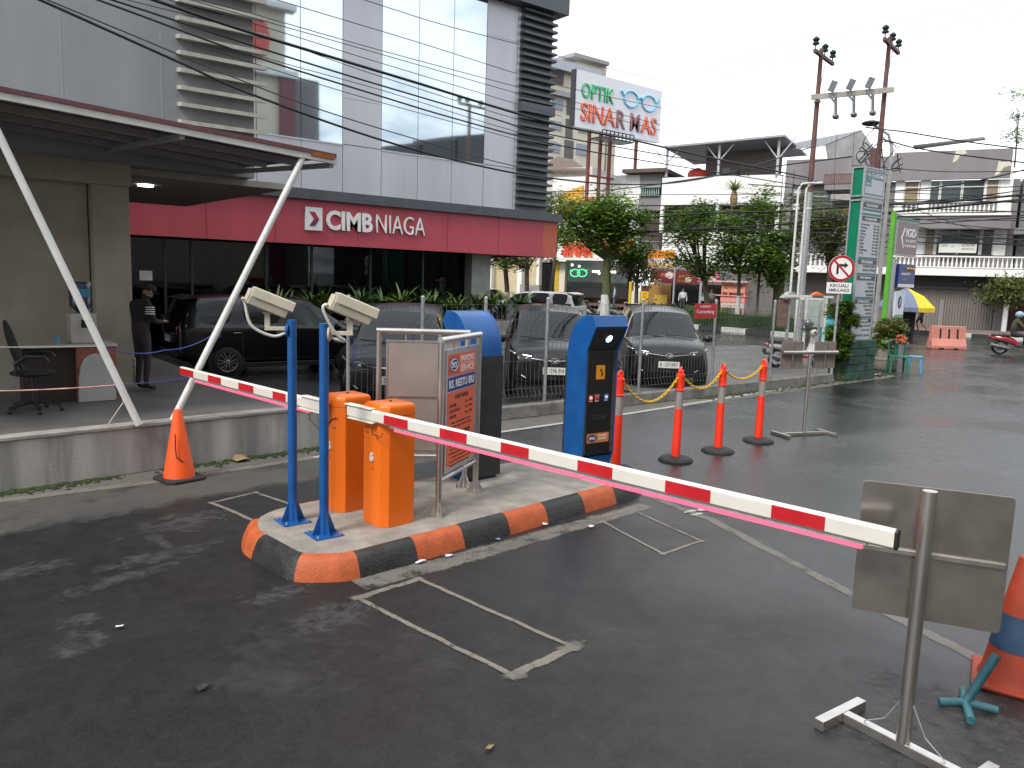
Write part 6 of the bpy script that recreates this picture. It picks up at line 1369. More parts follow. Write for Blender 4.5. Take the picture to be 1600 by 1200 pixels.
# --- right hand grey building with balconies
rb_, _ = bld('shop_building', 'three storey grey and white building with baluster balconies over closed shutters'); A = Fac(rb_, SF, 0)
xl, xr = A.pt(1228, 400)[0], A.pt(1582, 400)[0]
A.part('parapet_wall', m_gwall, [(1228, 247, 1395, 287), (1396, 235, 1581, 280)], 0, .3)
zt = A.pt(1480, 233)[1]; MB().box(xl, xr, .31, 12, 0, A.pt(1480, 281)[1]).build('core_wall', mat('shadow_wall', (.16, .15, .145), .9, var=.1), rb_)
A.part('white_wall', m_wwall, [(1398, 281, 1412, 333), (1437, 281, 1452, 333), (1561, 280, 1581, 333), (1398, 357, 1443, 402), (1553, 358, 1572, 402), (1228, 290, 1250, 330), (1285, 350, 1345, 380)], .28, .32)
for r in ((1413, 284, 1435, 318), (1453, 283, 1468, 316), (1470, 283, 1502, 316), (1504, 283, 1538, 316), (1541, 281, 1560, 314), (1445, 360, 1460, 398), (1463, 360, 1495, 398), (1498, 360, 1531, 398), (1534, 360, 1552, 398), (1262, 300, 1300, 326)):
    w = MB(); A.box(w, *r, .285, .309); wo = w.build('window', m_win if r[0] not in (1413, 1445, 1541) else mat('tan_blind', (.22, .17, .11), .7), rb_)
    f = MB(); a, b, z0, z1 = SF.rect(*r, .285)
    for q in ((a - .05, a + .03), (b - .03, b + .05)): f.box(q[0], q[1], .26, .284, z0, z1)
    f.box(a + .031, b - .031, .26, .284, z0 + (z1 - z0) * .72, z0 + (z1 - z0) * .76); f.build('window_frame', m_wfr, wo)
A.part('floor_band', m_gwall, [(1398, 337, 1580, 357)], -.9, .3)
A.part('floor_slab', m_wwall, [(1398, 333, 1580, 336.5), (1228, 418, 1600, 429)], -1.0, .3)
def balusters(F_, x0, x1, yt, yb, n, m, d=-.92, root=None):
    mb = MB(); a, b, z0, z1 = F_.f.rect(x0, yt, x1, yb, F_.y0 + d)
    for i in range(n):
        x = a + (b - a) * (i + .5) / n; hw = (b - a) / n * .26; h = z1 - z0
        mb.lathe([(hw * .9, 0), (hw * 1.15, h * .25), (hw * .5, h * .7), (hw * .75, h)], c=(x, d, z0), n=6)
    mb.box(a, b, d - .07, d + .07, z1, z1 + .08); mb.box(a, b, d - .07, d + .07, z0 - .06, z0 - .0)
    return mb.build('balustrade', m, root or F_.r)
balusters(A, 1398, 1435, 318, 332, 5, m_wwall); balusters(A, 1452, 1556, 317, 331, 15, m_wwall)
balusters(A, 1390, 1600, 402, 417, 30, m_wwall); balusters(A, 1228, 1322, 398, 415, 13, m_wwall)
A.part('solid_rail', m_wwall, [(1437, 317, 1451, 332), (1558, 315, 1580, 331)], -1.0, -.85)
A.part('shutter_header', mat('dark_header', (.035, .035, .04), .7), [(1400, 431, 1562, 446)], -.2, .3)
sh_ = MB(); a, b, z0, z1 = SF.rect(1402, 447, 1552, 518, .1); n = int((b - a) / .14)
for i in range(n): x = a + (b - a) * i / n; sh_.box(x + .01, x + (b - a) / n - .01, .06, .14, .16, z1)
sh_.build('folding_shutter', m_shut, rb_)
A.part('shutter_box', mat('grey_signboard', (.09, .085, .085), .6), [(1430, 444, 1513, 452)], -.05, .3)
A.part('shutter_post', m_gwall, [(1466, 468, 1473, 518), (1553, 447, 1568, 520), (1393, 447, 1401, 518)], .03, .2)
bn = MB(); a, b, z0, z1 = SF.rect(1467, 379, 1526, 395, -.2); bn.box(a, b, -.2, -.17, z0, z1); bo_ = bn.build('shop_banner', mat('white_banner', (.62, .63, .58), .6, var=.05), rb_, label='white banner with green print behind the lower balcony')
for s, f0, f1, h0, h1, mm_ in (('NOTARIS PPAT', .60, .96, .60, .86, m_letter_k), ('SUPRIYANTO SH', .60, .96, .25, .48, m_letter_k), ('GARDA', .04, .24, .55, .85, mat('green_print', (.02, .25, .12), .5)), ('JASA', .32, .42, .45, .75, mat('teal_print', (.05, .35, .25), .5))):
    text(s, (b - a) * (f1 - f0), (z1 - z0) * (h1 - h0), mm_, bo_, FRONT(a + (b - a) * (f0 + f1) / 2, -.2, z0 + (z1 - z0) * (h0 + h1) / 2), .004)
MB().box(a + .1, b - .1, -.16, -.13, z1 + .02, z1 + .4).build('dark_banner', mat('dark_green_banner', (.03, .05, .035), .6), rb_)
rf = MB(); a, b, z0, z1 = SF.rect(1428, 221, 1538, 231, 1.5); rf.add([(a, .6, z0), (b, .6, z0 + .2), (b, 4, z1 + .5), (a, 4, z1), (a, .6, z0 + .1), (b, .6, z0 + .3), (b, 4, z1 + .6), (a, 4, z1 + .1)], [(3, 2, 1, 0), (4, 5, 6, 7), (0, 1, 5, 4), (1, 2, 6, 5), (2, 3, 7, 6), (3, 0, 4, 7)]); rf.build('roof_sheet', mat('dark_roof_sheet', (.09, .085, .09), .6), rb_)
pe = MB()
for px, py, s in ((1500, 243, .75), (1568, 262, .85)):
    x, z = A.pt(px, py); pe.prism([(x + s * q, z + s * w) for q, w in ((-.45, -.5), (-.15, -.35), (.0, .0), (.45, .15), (.3, .4), (-.1, .35), (-.3, .45), (-.35, .0))], 0, .004, T=FRONT(0, -.001, 0))
pe.build('peeling_patch', mat('bare_pale_plaster', (.6, .55, .45), .9), rb_)
# gable roof and left hand balcony part
gb = MB(); a, z0 = A.pt(1289, 268); p, zp = A.pt(1346, 203, 3); b, zb_ = A.pt(1364, 268)
gx = [(A.pt(1289, 226, 3)[0], A.pt(1289, 226, 3)[1]), (p, zp), (A.pt(1364, 229, 3)[0], A.pt(1364, 229, 3)[1]), (b, z0), (a, z0)]
gb.prism(gx, 0, .2, T=FRONT(0, 3.2, 0)); gb.build('gable_wall', mat('bleached_grey_wall', (.30, .30, .305), .9, var=.2, dirt=.6, scale=1), rb_)
rr = MB(); q0 = A.pt(1222, 220, 3); rr.add([(gx[0][0] - 5, 3, gx[0][1] - .3), (gx[0][0], 3, gx[0][1]), (p, 3, zp), (q0[0], 6, zp - .1), (gx[0][0] - 5, 3, gx[0][1] - .4), (gx[0][0], 3, gx[0][1] - .1), (p, 3, zp - .1), (q0[0], 6, zp - .2)], [(0, 1, 2, 3), (7, 6, 5, 4), (0, 4, 5, 1), (1, 5, 6, 2), (2, 6, 7, 3), (3, 7, 4, 0)]); rr.build('gable_roof', m_metal, rb_)
rl = MB(); a, b, z0, z1 = SF.rect(1288, 273, 1346, 287, -.9)
for i in range(22): x = a + (b - a) * i / 21; rl.box(x - .03, x + .03, -.93, -.9, z0, z1)
rl.box(a, b, -.94, -.89, z1 + .001, z1 + .06); rl.build('balcony_rail', m_brown, rb_)
A.part('balcony_slab', m_gwall, [(1288, 288, 1346, 296), (1255, 335, 1340, 345)], -.95, .3)
A.part('awning', mat('torn_awning', (.33, .31, .29), .8, var=.2), [(1298, 303, 1345, 314)], -1.2, .3)
A.part('ochre_panel', mat('ochre_panel', (.35, .17, .03), .7), [(1318, 322, 1345, 343)], -.6, -.5)
# --- white building with roof canopy
wb_, _ = bld('white_building', 'white two storey building with dark openings and a steel roof canopy above food stalls', 0); W = Fac(wb_, SF, 0)
W.part('upper_wall', m_wwall, [(1034, 275, 1221, 319)], 0, .3); W.part('lower_wall', m_wwall, [(1034, 363, 1221, 413)], 0, .3)
W.part('pier', m_wwall, [(1031, 319, 1036, 363), (1117, 319, 1122, 363), (1181, 345, 1185, 363), (1211, 319, 1217, 363)], 0, .3)
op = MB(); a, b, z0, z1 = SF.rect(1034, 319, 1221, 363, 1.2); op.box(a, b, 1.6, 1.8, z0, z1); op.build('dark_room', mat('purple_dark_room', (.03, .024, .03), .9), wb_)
fr_ = MB()
for px in (1062, 1090, 1140, 1160, 1195): x = W.pt(px, 340)[0]; fr_.box(x - .05, x + .05, .3, .36, z0, z1)
fr_.box(a, b, .3, .36, z0 + (z1 - z0) * .72, z0 + (z1 - z0) * .76); fr_.build('window_frame', m_brown, wb_)
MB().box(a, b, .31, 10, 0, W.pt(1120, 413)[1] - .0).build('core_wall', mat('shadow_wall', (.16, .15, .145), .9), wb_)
W.part('side_pier', m_gwall, [(1222, 265, 1234, 420)], -.1, .3)
W.part('penthouse_wall', mat('brown_grey_wall', (.20, .165, .15), .9, var=.15), [(1103, 232, 1221, 273)], 3.0, 3.3)
for r in ((1128, 262, 1142, 272), (1145, 262, 1156, 272)): W.part('penthouse_window', m_win, [r], 2.95, 3.0)
cr = MB(); e0, e1 = W.pt(1037, 231, -.5), W.pt(1226, 213, -.5); b0, b1 = W.pt(1060, 229, 6), W.pt(1246, 213, 6)
cr.add([(e0[0], -.5, e0[1]), (e1[0], -.5, e1[1]), (e1[0] + .3, 7, e1[1] - .05), (e0[0], 7, e0[1] - .05), (e0[0], -.5, e0[1] + .12), (e1[0], -.5, e1[1] + .12), (e1[0] + .3, 7, e1[1] + .05), (e0[0], 7, e0[1] + .05)], [(3, 2, 1, 0), (4, 5, 6, 7), (0, 1, 5, 4), (1, 2, 6, 5), (2, 3, 7, 6), (3, 0, 4, 7)]); cr.build('roof_canopy', m_metal, wb_)
ps_ = MB()
for px, py in ((1043, 229), (1125, 222), (1218, 214)):
    x, zt_ = W.pt(px, py, 0); x0, z0_ = W.pt(px, 276, 0); ps_.box(x - .07, x + .07, .0, .14, z0_, zt_ + .1)
    for s in (-1, 1): ps_.beam((x, .07, z0_ + (zt_ - z0_) * .45), (x + s * 1.0, .07, zt_), .07, .07)
ps_.build('canopy_post', m_galv, wb_)
tk = thing('water_tank', 'round red roof tank under the steel roof canopy', 'water tank', SF.w(*[W.pt(1090, 276, 2)[0], 2, W.pt(1090, 276, 2)[1] - .4]), 0)
MB().lathe([(.66, 0), (.68, .62), (.55, .80), (.2, .9), (.17, .95)], n=20).build('tank_shell', mat('red_tank', (.62, .05, .03), .5), tk, smooth=40)
# ground floor stalls
st_ = thing('food_stall', 'dark open food stall under a maroon and pink banner', 'food stall', SF.w(0, -1.2), SA); S_ = Fac(st_, SF, -1.2)
ban = S_.part('maroon_banner', mat('maroon_banner', (.17, .018, .022), .6, var=.25, scale=1.5), [(1016, 422, 1090, 443)], -.05, 0)
for s, r, c in (('KOBRA', (1022, 436, 1034, 442), (.7, .65, .55)), ('NASI GORENG', (1034, 427, 1046, 432), (.65, .35, .05)), ('AYAM GEPREK', (1060, 430, 1082, 435), (.65, .35, .05)), ('SOTO BAKSO', (1058, 437, 1080, 441), (.6, .3, .1))):
    a, b, z0, z1 = SF.rect(*r, -1.25); text(s, b - a, z1 - z0, mat('print_%d' % int(c[1] * 100), c, .5), ban, FRONT((a + b) / 2, -.05, (z0 + z1) / 2), .01)
pk = S_.part('pink_banner', mat('pink_banner', (.62, .05, .22), .6, var=.3, scale=3), [(1090, 424, 1124, 441)], -.05, 0)
bl = MB()
for px, py, r_ in ((1046, 430, .35), (1097, 432, .3), (1112, 435, .35), (1118, 430, .2), (1075, 437, .25)): x, z = S_.pt(px, py, -.06); bl.prism([(r_ * math.cos(i * .7) * random.uniform(.7, 1.1), r_ * .7 * math.sin(i * .7)) for i in range(9)], 0, .01, T=FRONT(x, -.051, z))
bl.build('dish_picture', mat('dish_print', (.6, .45, .42), .6, var=.5, scale=6), ban)
S_.part('ochre_side_wall', mat('ochre_wall', (.30, .17, .05), .8, var=.1), [(1012, 444, 1048, 480)], 1.3, 1.5)
S_.part('dark_back', m_dark, [(1049, 444, 1126, 485)], 1.3, 1.5)
S_.part('counter', mat('yellow_counter', (.45, .28, .04), .6), [(1022, 461, 1042, 475)], .3, .9)
S_.part('stall_post', m_galv, [(1092, 442, 1095.5, 486)], -.1, .0)
S_.part('top_rail', m_metal, [(1016, 414, 1160, 421), (1121, 424, 1160, 427)], -.1, .1)
S_.part('stall_table', m_pale, [(1094, 464, 1106, 470)], -.4, .2)
for px, c, lab, grp in ((1076, (.5, .48, .48), 'person in pale shirt seated at the food stall left of the grey post', None), (1099, (.16, .15, .15), 'person in grey top standing inside the dark food stall', None), (1110, (.13, .12, .12), 'taller person in dark top inside the food stall near the pink banner', None)):
    pw_ = SF.w(S_.pt(px, 470)[0], -1.2 + (.2 if px > 1080 else -1.4), .15)
    person(lab, pw_, 2.4, {}, [c, (.04, .04, .05), (.02, .02, .02)], fingers=False, group='people at the food stall')
dsg = thing('for_rent_sign', 'orange and white for rent signboard on a slim pole before the white building', 'sign', SF.w(0, -3.0), SA); D_ = Fac(dsg, SF, -3.0)
D_.part('sign_board', mat('orange_board', (.72, .30, .02), .5), [(1012.5, 391, 1054, 404)], 0, .08); D_.part('sign_board_lower', mat('white_board', (.66, .62, .6), .5), [(1012.5, 404.1, 1054, 411)], 0, .08); D_.part('sign_board_foot', mat('orange_board2', (.62, .25, .04), .5), [(1012.5, 411.1, 1054, 417.5)], 0, .08)
for s, r, mm_ in (('DISEWAKAN', (1014, 393, 1053, 402.5), mat('red_print', (.45, .04, .02), .5)), ('RUKO 2 LANTAI', (1014, 405, 1053, 410), mat('navy_print', (.05, .03, .2), .5)), ('HUB. 0341 PEMILIK', (1016, 412.5, 1051, 416.5), mat('cream_print', (.7, .6, .4), .5))):
    a, b, z0, z1 = SF.rect(*r, -3.0); text(s, b - a, z1 - z0, mm_, dsg, FRONT((a + b) / 2, 0, (z0 + z1) / 2), .01, .01)
a, z0 = D_.pt(1056, 395); MB().cyl((a, .04, .15), (a, .04, z0), .06, n=8).build('pole', m_galv, dsg)
yb = thing('yellow_board', 'yellow menu board standing on the pavement by the food stall', 'board', SF.w(0, -3.2), SA); Y_ = Fac(yb, SF, -3.2)
a, b, z0, z1 = SF.rect(1001, 455, 1013, 474, -3.2); MB().box(a, b, 0, .06, z0, z1).build('board_face', mat('yellow_face', (.65, .42, .02), .5), yb); MB().box(a, b, 0, .06, z1 + .001, z1 + .35).build('board_header', mat('maroon_face', (.1, .02, .02), .5), yb)
text('SOTO\nAYAM\nRAWON', (b - a) * .7, (z1 - z0) * .7, mat('red_print', (.45, .04, .02), .5), yb, FRONT((a + b) / 2, 0, (z0 + z1) / 2), .01)
MB().box(a + .05, a + .1, .0, .05, .15, z0 - .001).build('leg', m_black, yb); MB().box(b - .1, b - .05, .0, .05, .15, z0 - .001).build('leg', m_black, yb)
# pink cart
m_pink = mat('pink_paint', (.72, .26, .22), .5, var=.08)
ct = thing('food_cart', 'pink wheeled food cart with an open display and a little roof', 'food cart', SF.w(0, -2.6), SA); C_ = Fac(ct, SF, -2.6)
a, b, z0, z1 = SF.rect(1126, 463, 1163, 481, -2.6); x0c, x1c, zc0, zc1 = a, b, z0, z1
MB().box(a, b, 0, .8, zc0, zc1 - .36).build('cart_body', mat('pale_cart_panel', (.52, .42, .38), .6), ct); MB().box(a - .02, b + .02, -.03, .83, zc1 - .35, zc1).build('cart_apron', m_pink, ct); MB().box(a - .35, b + .1, -.1, .85, zc1 + .001, zc1 + .07).build('counter', m_pink, ct)
zr = C_.pt(1145, 441)[1]; pp2 = MB()
for x in (a + .04, b - .04, a + .42):
    for y in (.04, .76): pp2.box(x - .035, x + .035, y - .035, y + .035, zc1 + .071, zr)
pp2.build('cart_posts', m_pink, ct); MB().box(a, b, -.02, .82, zr - .62, zr - .08).build('cart_sign', mat('salmon_panel', (.66, .27, .18), .5), ct); text('MARTABAK MINI', (b - a) * .8, .22, mat('brown_print', (.3, .1, .04), .5), ct, FRONT((a + b) / 2, -.02, zr - .3), .01)
MB().box(a - .3, b + .15, -.3, 1.0, zr + .001, zr + .09).build('cart_roof', mat('pale_pink_roof', (.62, .45, .42), .5), ct)
for x in (a + .2, b - .2): MB().torus((x, .4, .42), .24, .03, T=Matrix.Identity(4) @ Matrix.Translation((0, 0, 0)), n=20, k=6).build('cart_wheel', m_black, ct)
for x in (a + .06, b - .06): MB().box(x - .04, x + .04, .02, .1, .15, zc0 - .001).build('cart_leg', m_pink, ct)
# --- narrow grey house
nb_, _ = bld('narrow_house', 'narrow grey house with balusters between the optician and the white building', .6); N_ = Fac(nb_, SF, .6)
N_.part('house_wall', mat('dark_plum_wall', (.075, .05, .05), .9), [(1000, 330, 1033, 420)], .2, 6); N_.part('balcony_wall', m_gwall, [(998, 305, 1033, 330), (1000, 270, 1033, 292)], -.3, 6); N_.part('lower_balcony', m_gwall, [(998, 390, 1031, 396)], -.6, .1)
balusters(N_, 1000, 1031, 293, 304, 9, m_pale, -.4); balusters(N_, 1000, 1030, 378, 389, 9, m_gwall, -.55)
nr = MB(); N_.box(nr, 972, 263, 1040, 269, -.8, 6); nr.build('roof', m_tile, nb_)
# --- optician
ob, _ = bld('optician_shop', 'optician shop with red lettering on a white wall, yellow column and a lit window', .4); O_ = Fac(ob, SF, .4)
O_.part('upper_wall', m_wwall, [(862, 275, 999, 403)], .0, 5); O_.part('canopy', mat('white_fascia', (.7, .69, .67), .6), [(848, 403, 985, 407)], -1.0, 0)
O_.part('yellow_column', mat('yellow_column', (.55, .36, .01), .6), [(863, 408, 872.5, 480), (982, 440, 986, 480)], -.3, .2); O_.part('cream_column', m_pwall, [(873, 408, 882, 480), (986.3, 455, 1000, 480)], -.3, .2)
O_.part('dark_entrance', m_dark, [(842, 410, 862, 480)], .2, .5); O_.part('entrance_lintel', mat('grey_lintel', (.4, .38, .36), .7), [(842, 404, 862, 410)], .1, .5)
O_.part('rear_wall', mat('amber_interior', (.16, .075, .03), .8, var=.3, scale=1), [(883, 407, 986, 482)], 3.2, 3.4); O_.part('teal_interior', mat('teal_interior', (.02, .06, .07), .7), [(883, 409, 921, 470), (962, 409, 981, 462)], 2.9, 3.1)
O_.part('interior_floor', m_brown, [(883, 474, 986, 478)], 0, 3.2)
O_.part('display_counter', mat('dark_brown_counter', (.07, .03, .02), .5), [(883, 450, 981, 466)], .9, 1.3)
MB().box(O_.pt(883, 440)[0], O_.pt(981, 440)[0], -.02, .0, 1.0, O_.pt(930, 408)[1]).build('shop_window', glass('clear_shop_glass', (.75, .8, .8), .05), ob)
lm = MB()
for px, py in ((894, 414), (905, 416), (927, 424), (931, 424.5), (935, 424), (953, 424.5), (957, 425), (961, 425), (963, 410), (936, 427)): x, z = O_.pt(px, py, 1.6); lm.ell((x, 1.6, z), .09, 8, 5)
lm.build('shop_lamp', emit('warm_shop_lamp', (1, .72, .42), 6), ob)
ng = MB()
for px in (898.5, 909.5): x, z = O_.pt(px, 426.5, .6); ng.torus((x, z, 0), .36, .035, ry=.25, T=FRONT(0, .6, 0), n=20, k=5)
x0_, z_ = O_.pt(904, 425.5, .6); ng.tube([(x0_ - .12, .6, z_ + .0), (x0_ + .12, .6, z_ + .0)], .035, 5)
for px, s in ((893, -1), (915, 1)): x, z = O_.pt(px, 425, .6); ng.tube([(x - s * .06, .6, z + .05), (x + s * .12, .6, z + .14)], .03, 5)
ng.build('neon_spectacles', emit('green_neon', (.05, 1, .25), 2.2), ob)
m_rl = mat('red_sign_letter', (.66, .05, .03), .4); m_ol = mat('orange_letter_edge', (.75, .30, .12), .4)
for s, r in (('SINAR', (879, 374, 926, 401)), ('MAS', (938, 374, 990, 402))):
    a, b, z0, z1 = SF.rect(*r, .3); text(s, b - a, z1 - z0, m_rl, ob, FRONT((a + b) / 2, 0, (z0 + z1) / 2), .25, .03); text(s, (b - a), (z1 - z0), m_ol, ob, FRONT((a + b) / 2 + .05, 0, (z0 + z1) / 2 - .05), .15, .05)
a, b, z0, z1 = SF.rect(912, 308, 932, 352, .3); text('S', b - a, z1 - z0, m_rl, ob, FRONT((a + b) / 2, 0, (z0 + z1) / 2), .25, .06, label='big red letter on the white wall')
yp = MB(); pts = [O_.pt(*p) for p in ((868, 345), (876, 305), (912, 290), (912, 312), (893, 330), (890, 345))]; yp.prism(pts, 0, .15, T=FRONT(0, -.001, 0)); yp.build('yellow_panel', mat('golden_panel', (.70, .36, .03), .5), ob)
th = thing('tiled_house', 'old house with a brown tiled roof behind the optician', 'house', SF.w(0, 6), SA); T_ = Fac(th, SF, 6)
T_.part('house_wall', mat('mottled_wall', (.5, .48, .45), .9, dirt=.4), [(846, 262, 925, 300)], 0, 5)
tq = [T_.pt(*p) for p in ((846, 235), (870, 240), (925, 268), (846, 266))]; rfm = MB(); rfm.add([(tq[0][0], 3, tq[0][1]), (tq[1][0], 3, tq[1][1]), (tq[2][0], -.5, tq[2][1]), (tq[3][0], -.5, tq[3][1])] + [(tq[0][0], 3, tq[0][1] - .15), (tq[1][0], 3, tq[1][1] - .15), (tq[2][0], -.5, tq[2][1] - .15), (tq[3][0], -.5, tq[3][1] - .15)], [(0, 1, 2, 3), (7, 6, 5, 4), (0, 4, 5, 1), (1, 5, 6, 2), (2, 6, 7, 3), (3, 7, 4, 0)]); rfm.build('tiled_roof', m_tile, th)
cb_ = thing('cream_house', 'cream house front with white columns seen under the bank overhang', 'house', SF.w(0, -.5), SA); Q_ = Fac(cb_, SF, -.5)
Q_.part('house_wall', mat('pale_yellow_wall', (.55, .47, .30), .85, var=.1), [(690, 330, 841, 470)], .4, 4); Q_.part('white_column', m_wwall, [(748, 395, 768, 470), (808, 395, 815, 470), (838, 395, 842, 470)], -.1, .39); Q_.part('grey_planter', m_conc, [(812, 445, 842, 470)], -1.2, -.8)
# --- hotel
hF = Frame(0, 78, 0); ho = thing('hotel_block', 'tall cream apartment block with grey roof beyond the billboard', 'building', (0, 78, 0)); H_ = Fac(ho, hF, 0)
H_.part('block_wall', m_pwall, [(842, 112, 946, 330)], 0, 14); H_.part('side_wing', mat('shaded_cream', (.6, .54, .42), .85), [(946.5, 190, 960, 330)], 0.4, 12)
H_.part('roof_band', mat('blue_grey_roof', (.45, .47, .52), .6), [(842, 97, 940, 112)], -1, 14); H_.part('stair_tower', m_pwall, [(905, 97, 948, 118)], 3, 9); H_.part('tower_roof', mat('tower_roof', (.3, .29, .28), .7), [(897, 89, 953, 95)], 2, 10)
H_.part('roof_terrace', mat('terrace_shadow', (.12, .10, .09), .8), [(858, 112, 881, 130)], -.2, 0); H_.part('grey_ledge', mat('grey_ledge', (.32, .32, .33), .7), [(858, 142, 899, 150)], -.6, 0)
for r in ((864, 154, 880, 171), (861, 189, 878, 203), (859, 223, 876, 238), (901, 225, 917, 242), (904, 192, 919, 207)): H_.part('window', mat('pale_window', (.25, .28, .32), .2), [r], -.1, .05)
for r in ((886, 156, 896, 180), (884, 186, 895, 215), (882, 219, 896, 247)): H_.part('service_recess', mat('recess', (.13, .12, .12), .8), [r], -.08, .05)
# --- billboard
bF = Frame(0, 38.5, 0); bb = thing('billboard', 'big white optician billboard with spectacles on a rooftop pipe frame', 'billboard', (0, 38.5, 0)); B_ = Fac(bb, bF, 0)
q = [bF.at(*p) for p in ((900.5, 109), (1035, 141), (1030, 223), (897.5, 198))]
xL, xR = (q[0][0] + q[3][0]) / 2, (q[1][0] + q[2][0]) / 2; zT, zB = (q[0][1] + q[1][1]) / 2, (q[2][1] + q[3][1]) / 2
MB().box(xL, xR, 0, .35, zB, zT).build('board', mat('white_board_face', (.74, .74, .78), .5, var=.03), bb)
MB().box(xL - .08, xL - .001, -.02, .4, zB, zT).build('board_edge', m_black, bb)
Wb, Hb = xR - xL, zT - zB
def onb(s, f0, f1, g0, g1, m_, e=.06, bo=.02): text(s, Wb * (f1 - f0), Hb * (g1 - g0), m_, bb, FRONT(xL + Wb * (f0 + f1) / 2, 0, zB + Hb * (1 - (g0 + g1) / 2)), e, bo)
m_gr = mat('green_letter', (.0, .38, .13), .4); m_gd = mat('pale_green_core', (.25, .6, .35), .4); m_cr = mat('pale_orange_core', (.85, .42, .12), .4); m_tn = mat('dull_maroon_letter', (.24, .09, .10), .5); m_tn2 = mat('dull_rose_core', (.40, .22, .22), .5)
onb('OPTIK', .06, .42, .20, .47, m_gr); onb('OPTIK', .068, .412, .215, .455, m_gd, .075, -.03)
for s, f0, f1, a_, b_ in (('SINA', .06, .447, m_rl, m_cr), ('R', .462, .565, m_tn, m_tn2), ('M', .625, .737, m_tn, m_tn2), ('AS', .755, .95, m_rl, m_cr)):
    onb(s, f0, f1, .55, .88, a_); onb(s, f0 + .006, f1 - .006, .565, .865, b_, .075, -.03)
sp = MB(); T = FRONT(xL, 0, zB)
for cx in (.62, .84): sp.torus((Wb * cx, Hb * .70, .03), Wb * .085, .07, T=T, ry=Hb * .145, n=26, k=6)
sp.tube([T @ Vector((Wb * .70, Hb * .74, .05)), T @ Vector((Wb * .73, Hb * .77, .05)), T @ Vector((Wb * .76, Hb * .74, .05))], .09, 6)
for cx, s in ((.53, -1), (.93, 1)): sp.tube([T @ Vector((Wb * cx, Hb * .74, .05)), T @ Vector((Wb * (cx + s * .03), Hb * .82, .05))], .08, 6)
sp.build('spectacles', mat('sky_blue_letter', (.16, .50, .72), .4), bb)
zr_ = SF.at(940, 275, .4)[1]
lg = MB()
for px in (928, 946, 961, 1002): x = bF.at(px, 230)[0]; lg.box(x - .09, x + .09, .4, .58, 5.5, zB + 1)
lg.box(xL + 2, xR - 1, .42, .55, zB - 2.9, zB - 2.78); lg.build('pipe_leg', mat('red_oxide_steel', (.20, .045, .03), .6, var=.2), bb); x0b, x1b = bF.at(925, 206)[0], bF.at(974, 215)[0]
cw_ = MB(); cw_.box(x0b, x1b, -1.0, .3, zB - .6, zB - .5)
for i in range(9): x = x0b + (x1b - x0b) * i / 8; cw_.box(x - .03, x + .03, -1.0, -.95, zB - .5, zB - .12)
cw_.box(x0b, x1b, -1.0, -.95, zB - .12, zB - .06); cw_.build('catwalk', m_black, bb)
# --- right neighbour
nbr = thing('corner_house', 'dull teal house with a planted balcony at the right edge', 'house', SF.w(0, .2), SA); V_ = Fac(nbr, SF, .2)
V_.part('house_wall', mat('teal_grey_wall', (.16, .17, .17), .85, var=.2), [(1584, 275, 1800, 560)], .5, 8); V_.part('balcony_slab', m_gwall, [(1584, 356, 1800, 366)], -.6, .5); V_.part('red_panel', mat('maroon_door', (.08, .015, .02), .6), [(1575, 470, 1620, 520)], .3, .5)

# ================================================================== trees and planting
m_bark = mat('grey_bark', (.12, .10, .08), .9, var=.3, scale=12, bump=.5, bscale=30); m_barkg = mat('mossy_bark', (.10, .11, .04), .9, var=.3, scale=10, bump=.5); m_limew = mat('white_lime_wash', (.6, .6, .58), .8, var=.08, dirt=.2)
m_lf = [mat('leaf_mid_green', (.085, .17, .02), .5, var=.5, scale=.8), mat('leaf_bright_green', (.19, .31, .03), .5, var=.45, scale=.8), mat('leaf_deep_green', (.035, .08, .02), .5, var=.4, scale=.8)]
m_lfo = [mat('leaf_olive', (.11, .14, .035), .55, var=.4, scale=.8), mat('leaf_olive_pale', (.19, .22, .06), .55, var=.4, scale=.8), mat('leaf_olive_dark', (.06, .08, .03), .55, var=.4, scale=.8)]
for m_ in m_lf + m_lfo: leafy(m_)
def foliage(mb, c, r, n, s, clump=5, flat=.5, droop=0.0, sp=(1.1, 2.3)):
    c = Vector(c)
    per = max(10, clump * 5); nc = max(2, n // per)
    for k in range(nc):
        while True:
            p = Vector((random.uniform(-1, 1), random.uniform(-1, 1), random.uniform(-1, 1)))
            if .25 < p.length < 1: break
        cc = c + Vector((p.x * r[0], p.y * r[1], p.z * r[2])); mi = random.choice((0, 0, 0, 1, 1, 2)) ; cr = s * random.uniform(*sp)
        for j in range(per):
            q = cc + Vector((random.gauss(0, cr), random.gauss(0, cr), random.gauss(0, cr * flat)))
            a = random.uniform(0, 6.283); t = Vector((math.cos(a), math.sin(a), random.uniform(-.5, .3) - droop)).normalized(); nn = Vector((random.gauss(0, .6), random.gauss(0, .6), 1)).normalized(); b = t.cross(nn).normalized()
            l, w = s * random.uniform(.7, 1.3), s * random.uniform(.28, .5)
            mb.add([q - t * l / 2, q - b * w / 2 + t * l * .05, q + t * l / 2, q + b * w / 2 + t * l * .05], [(0, 1, 2, 3)], mi)
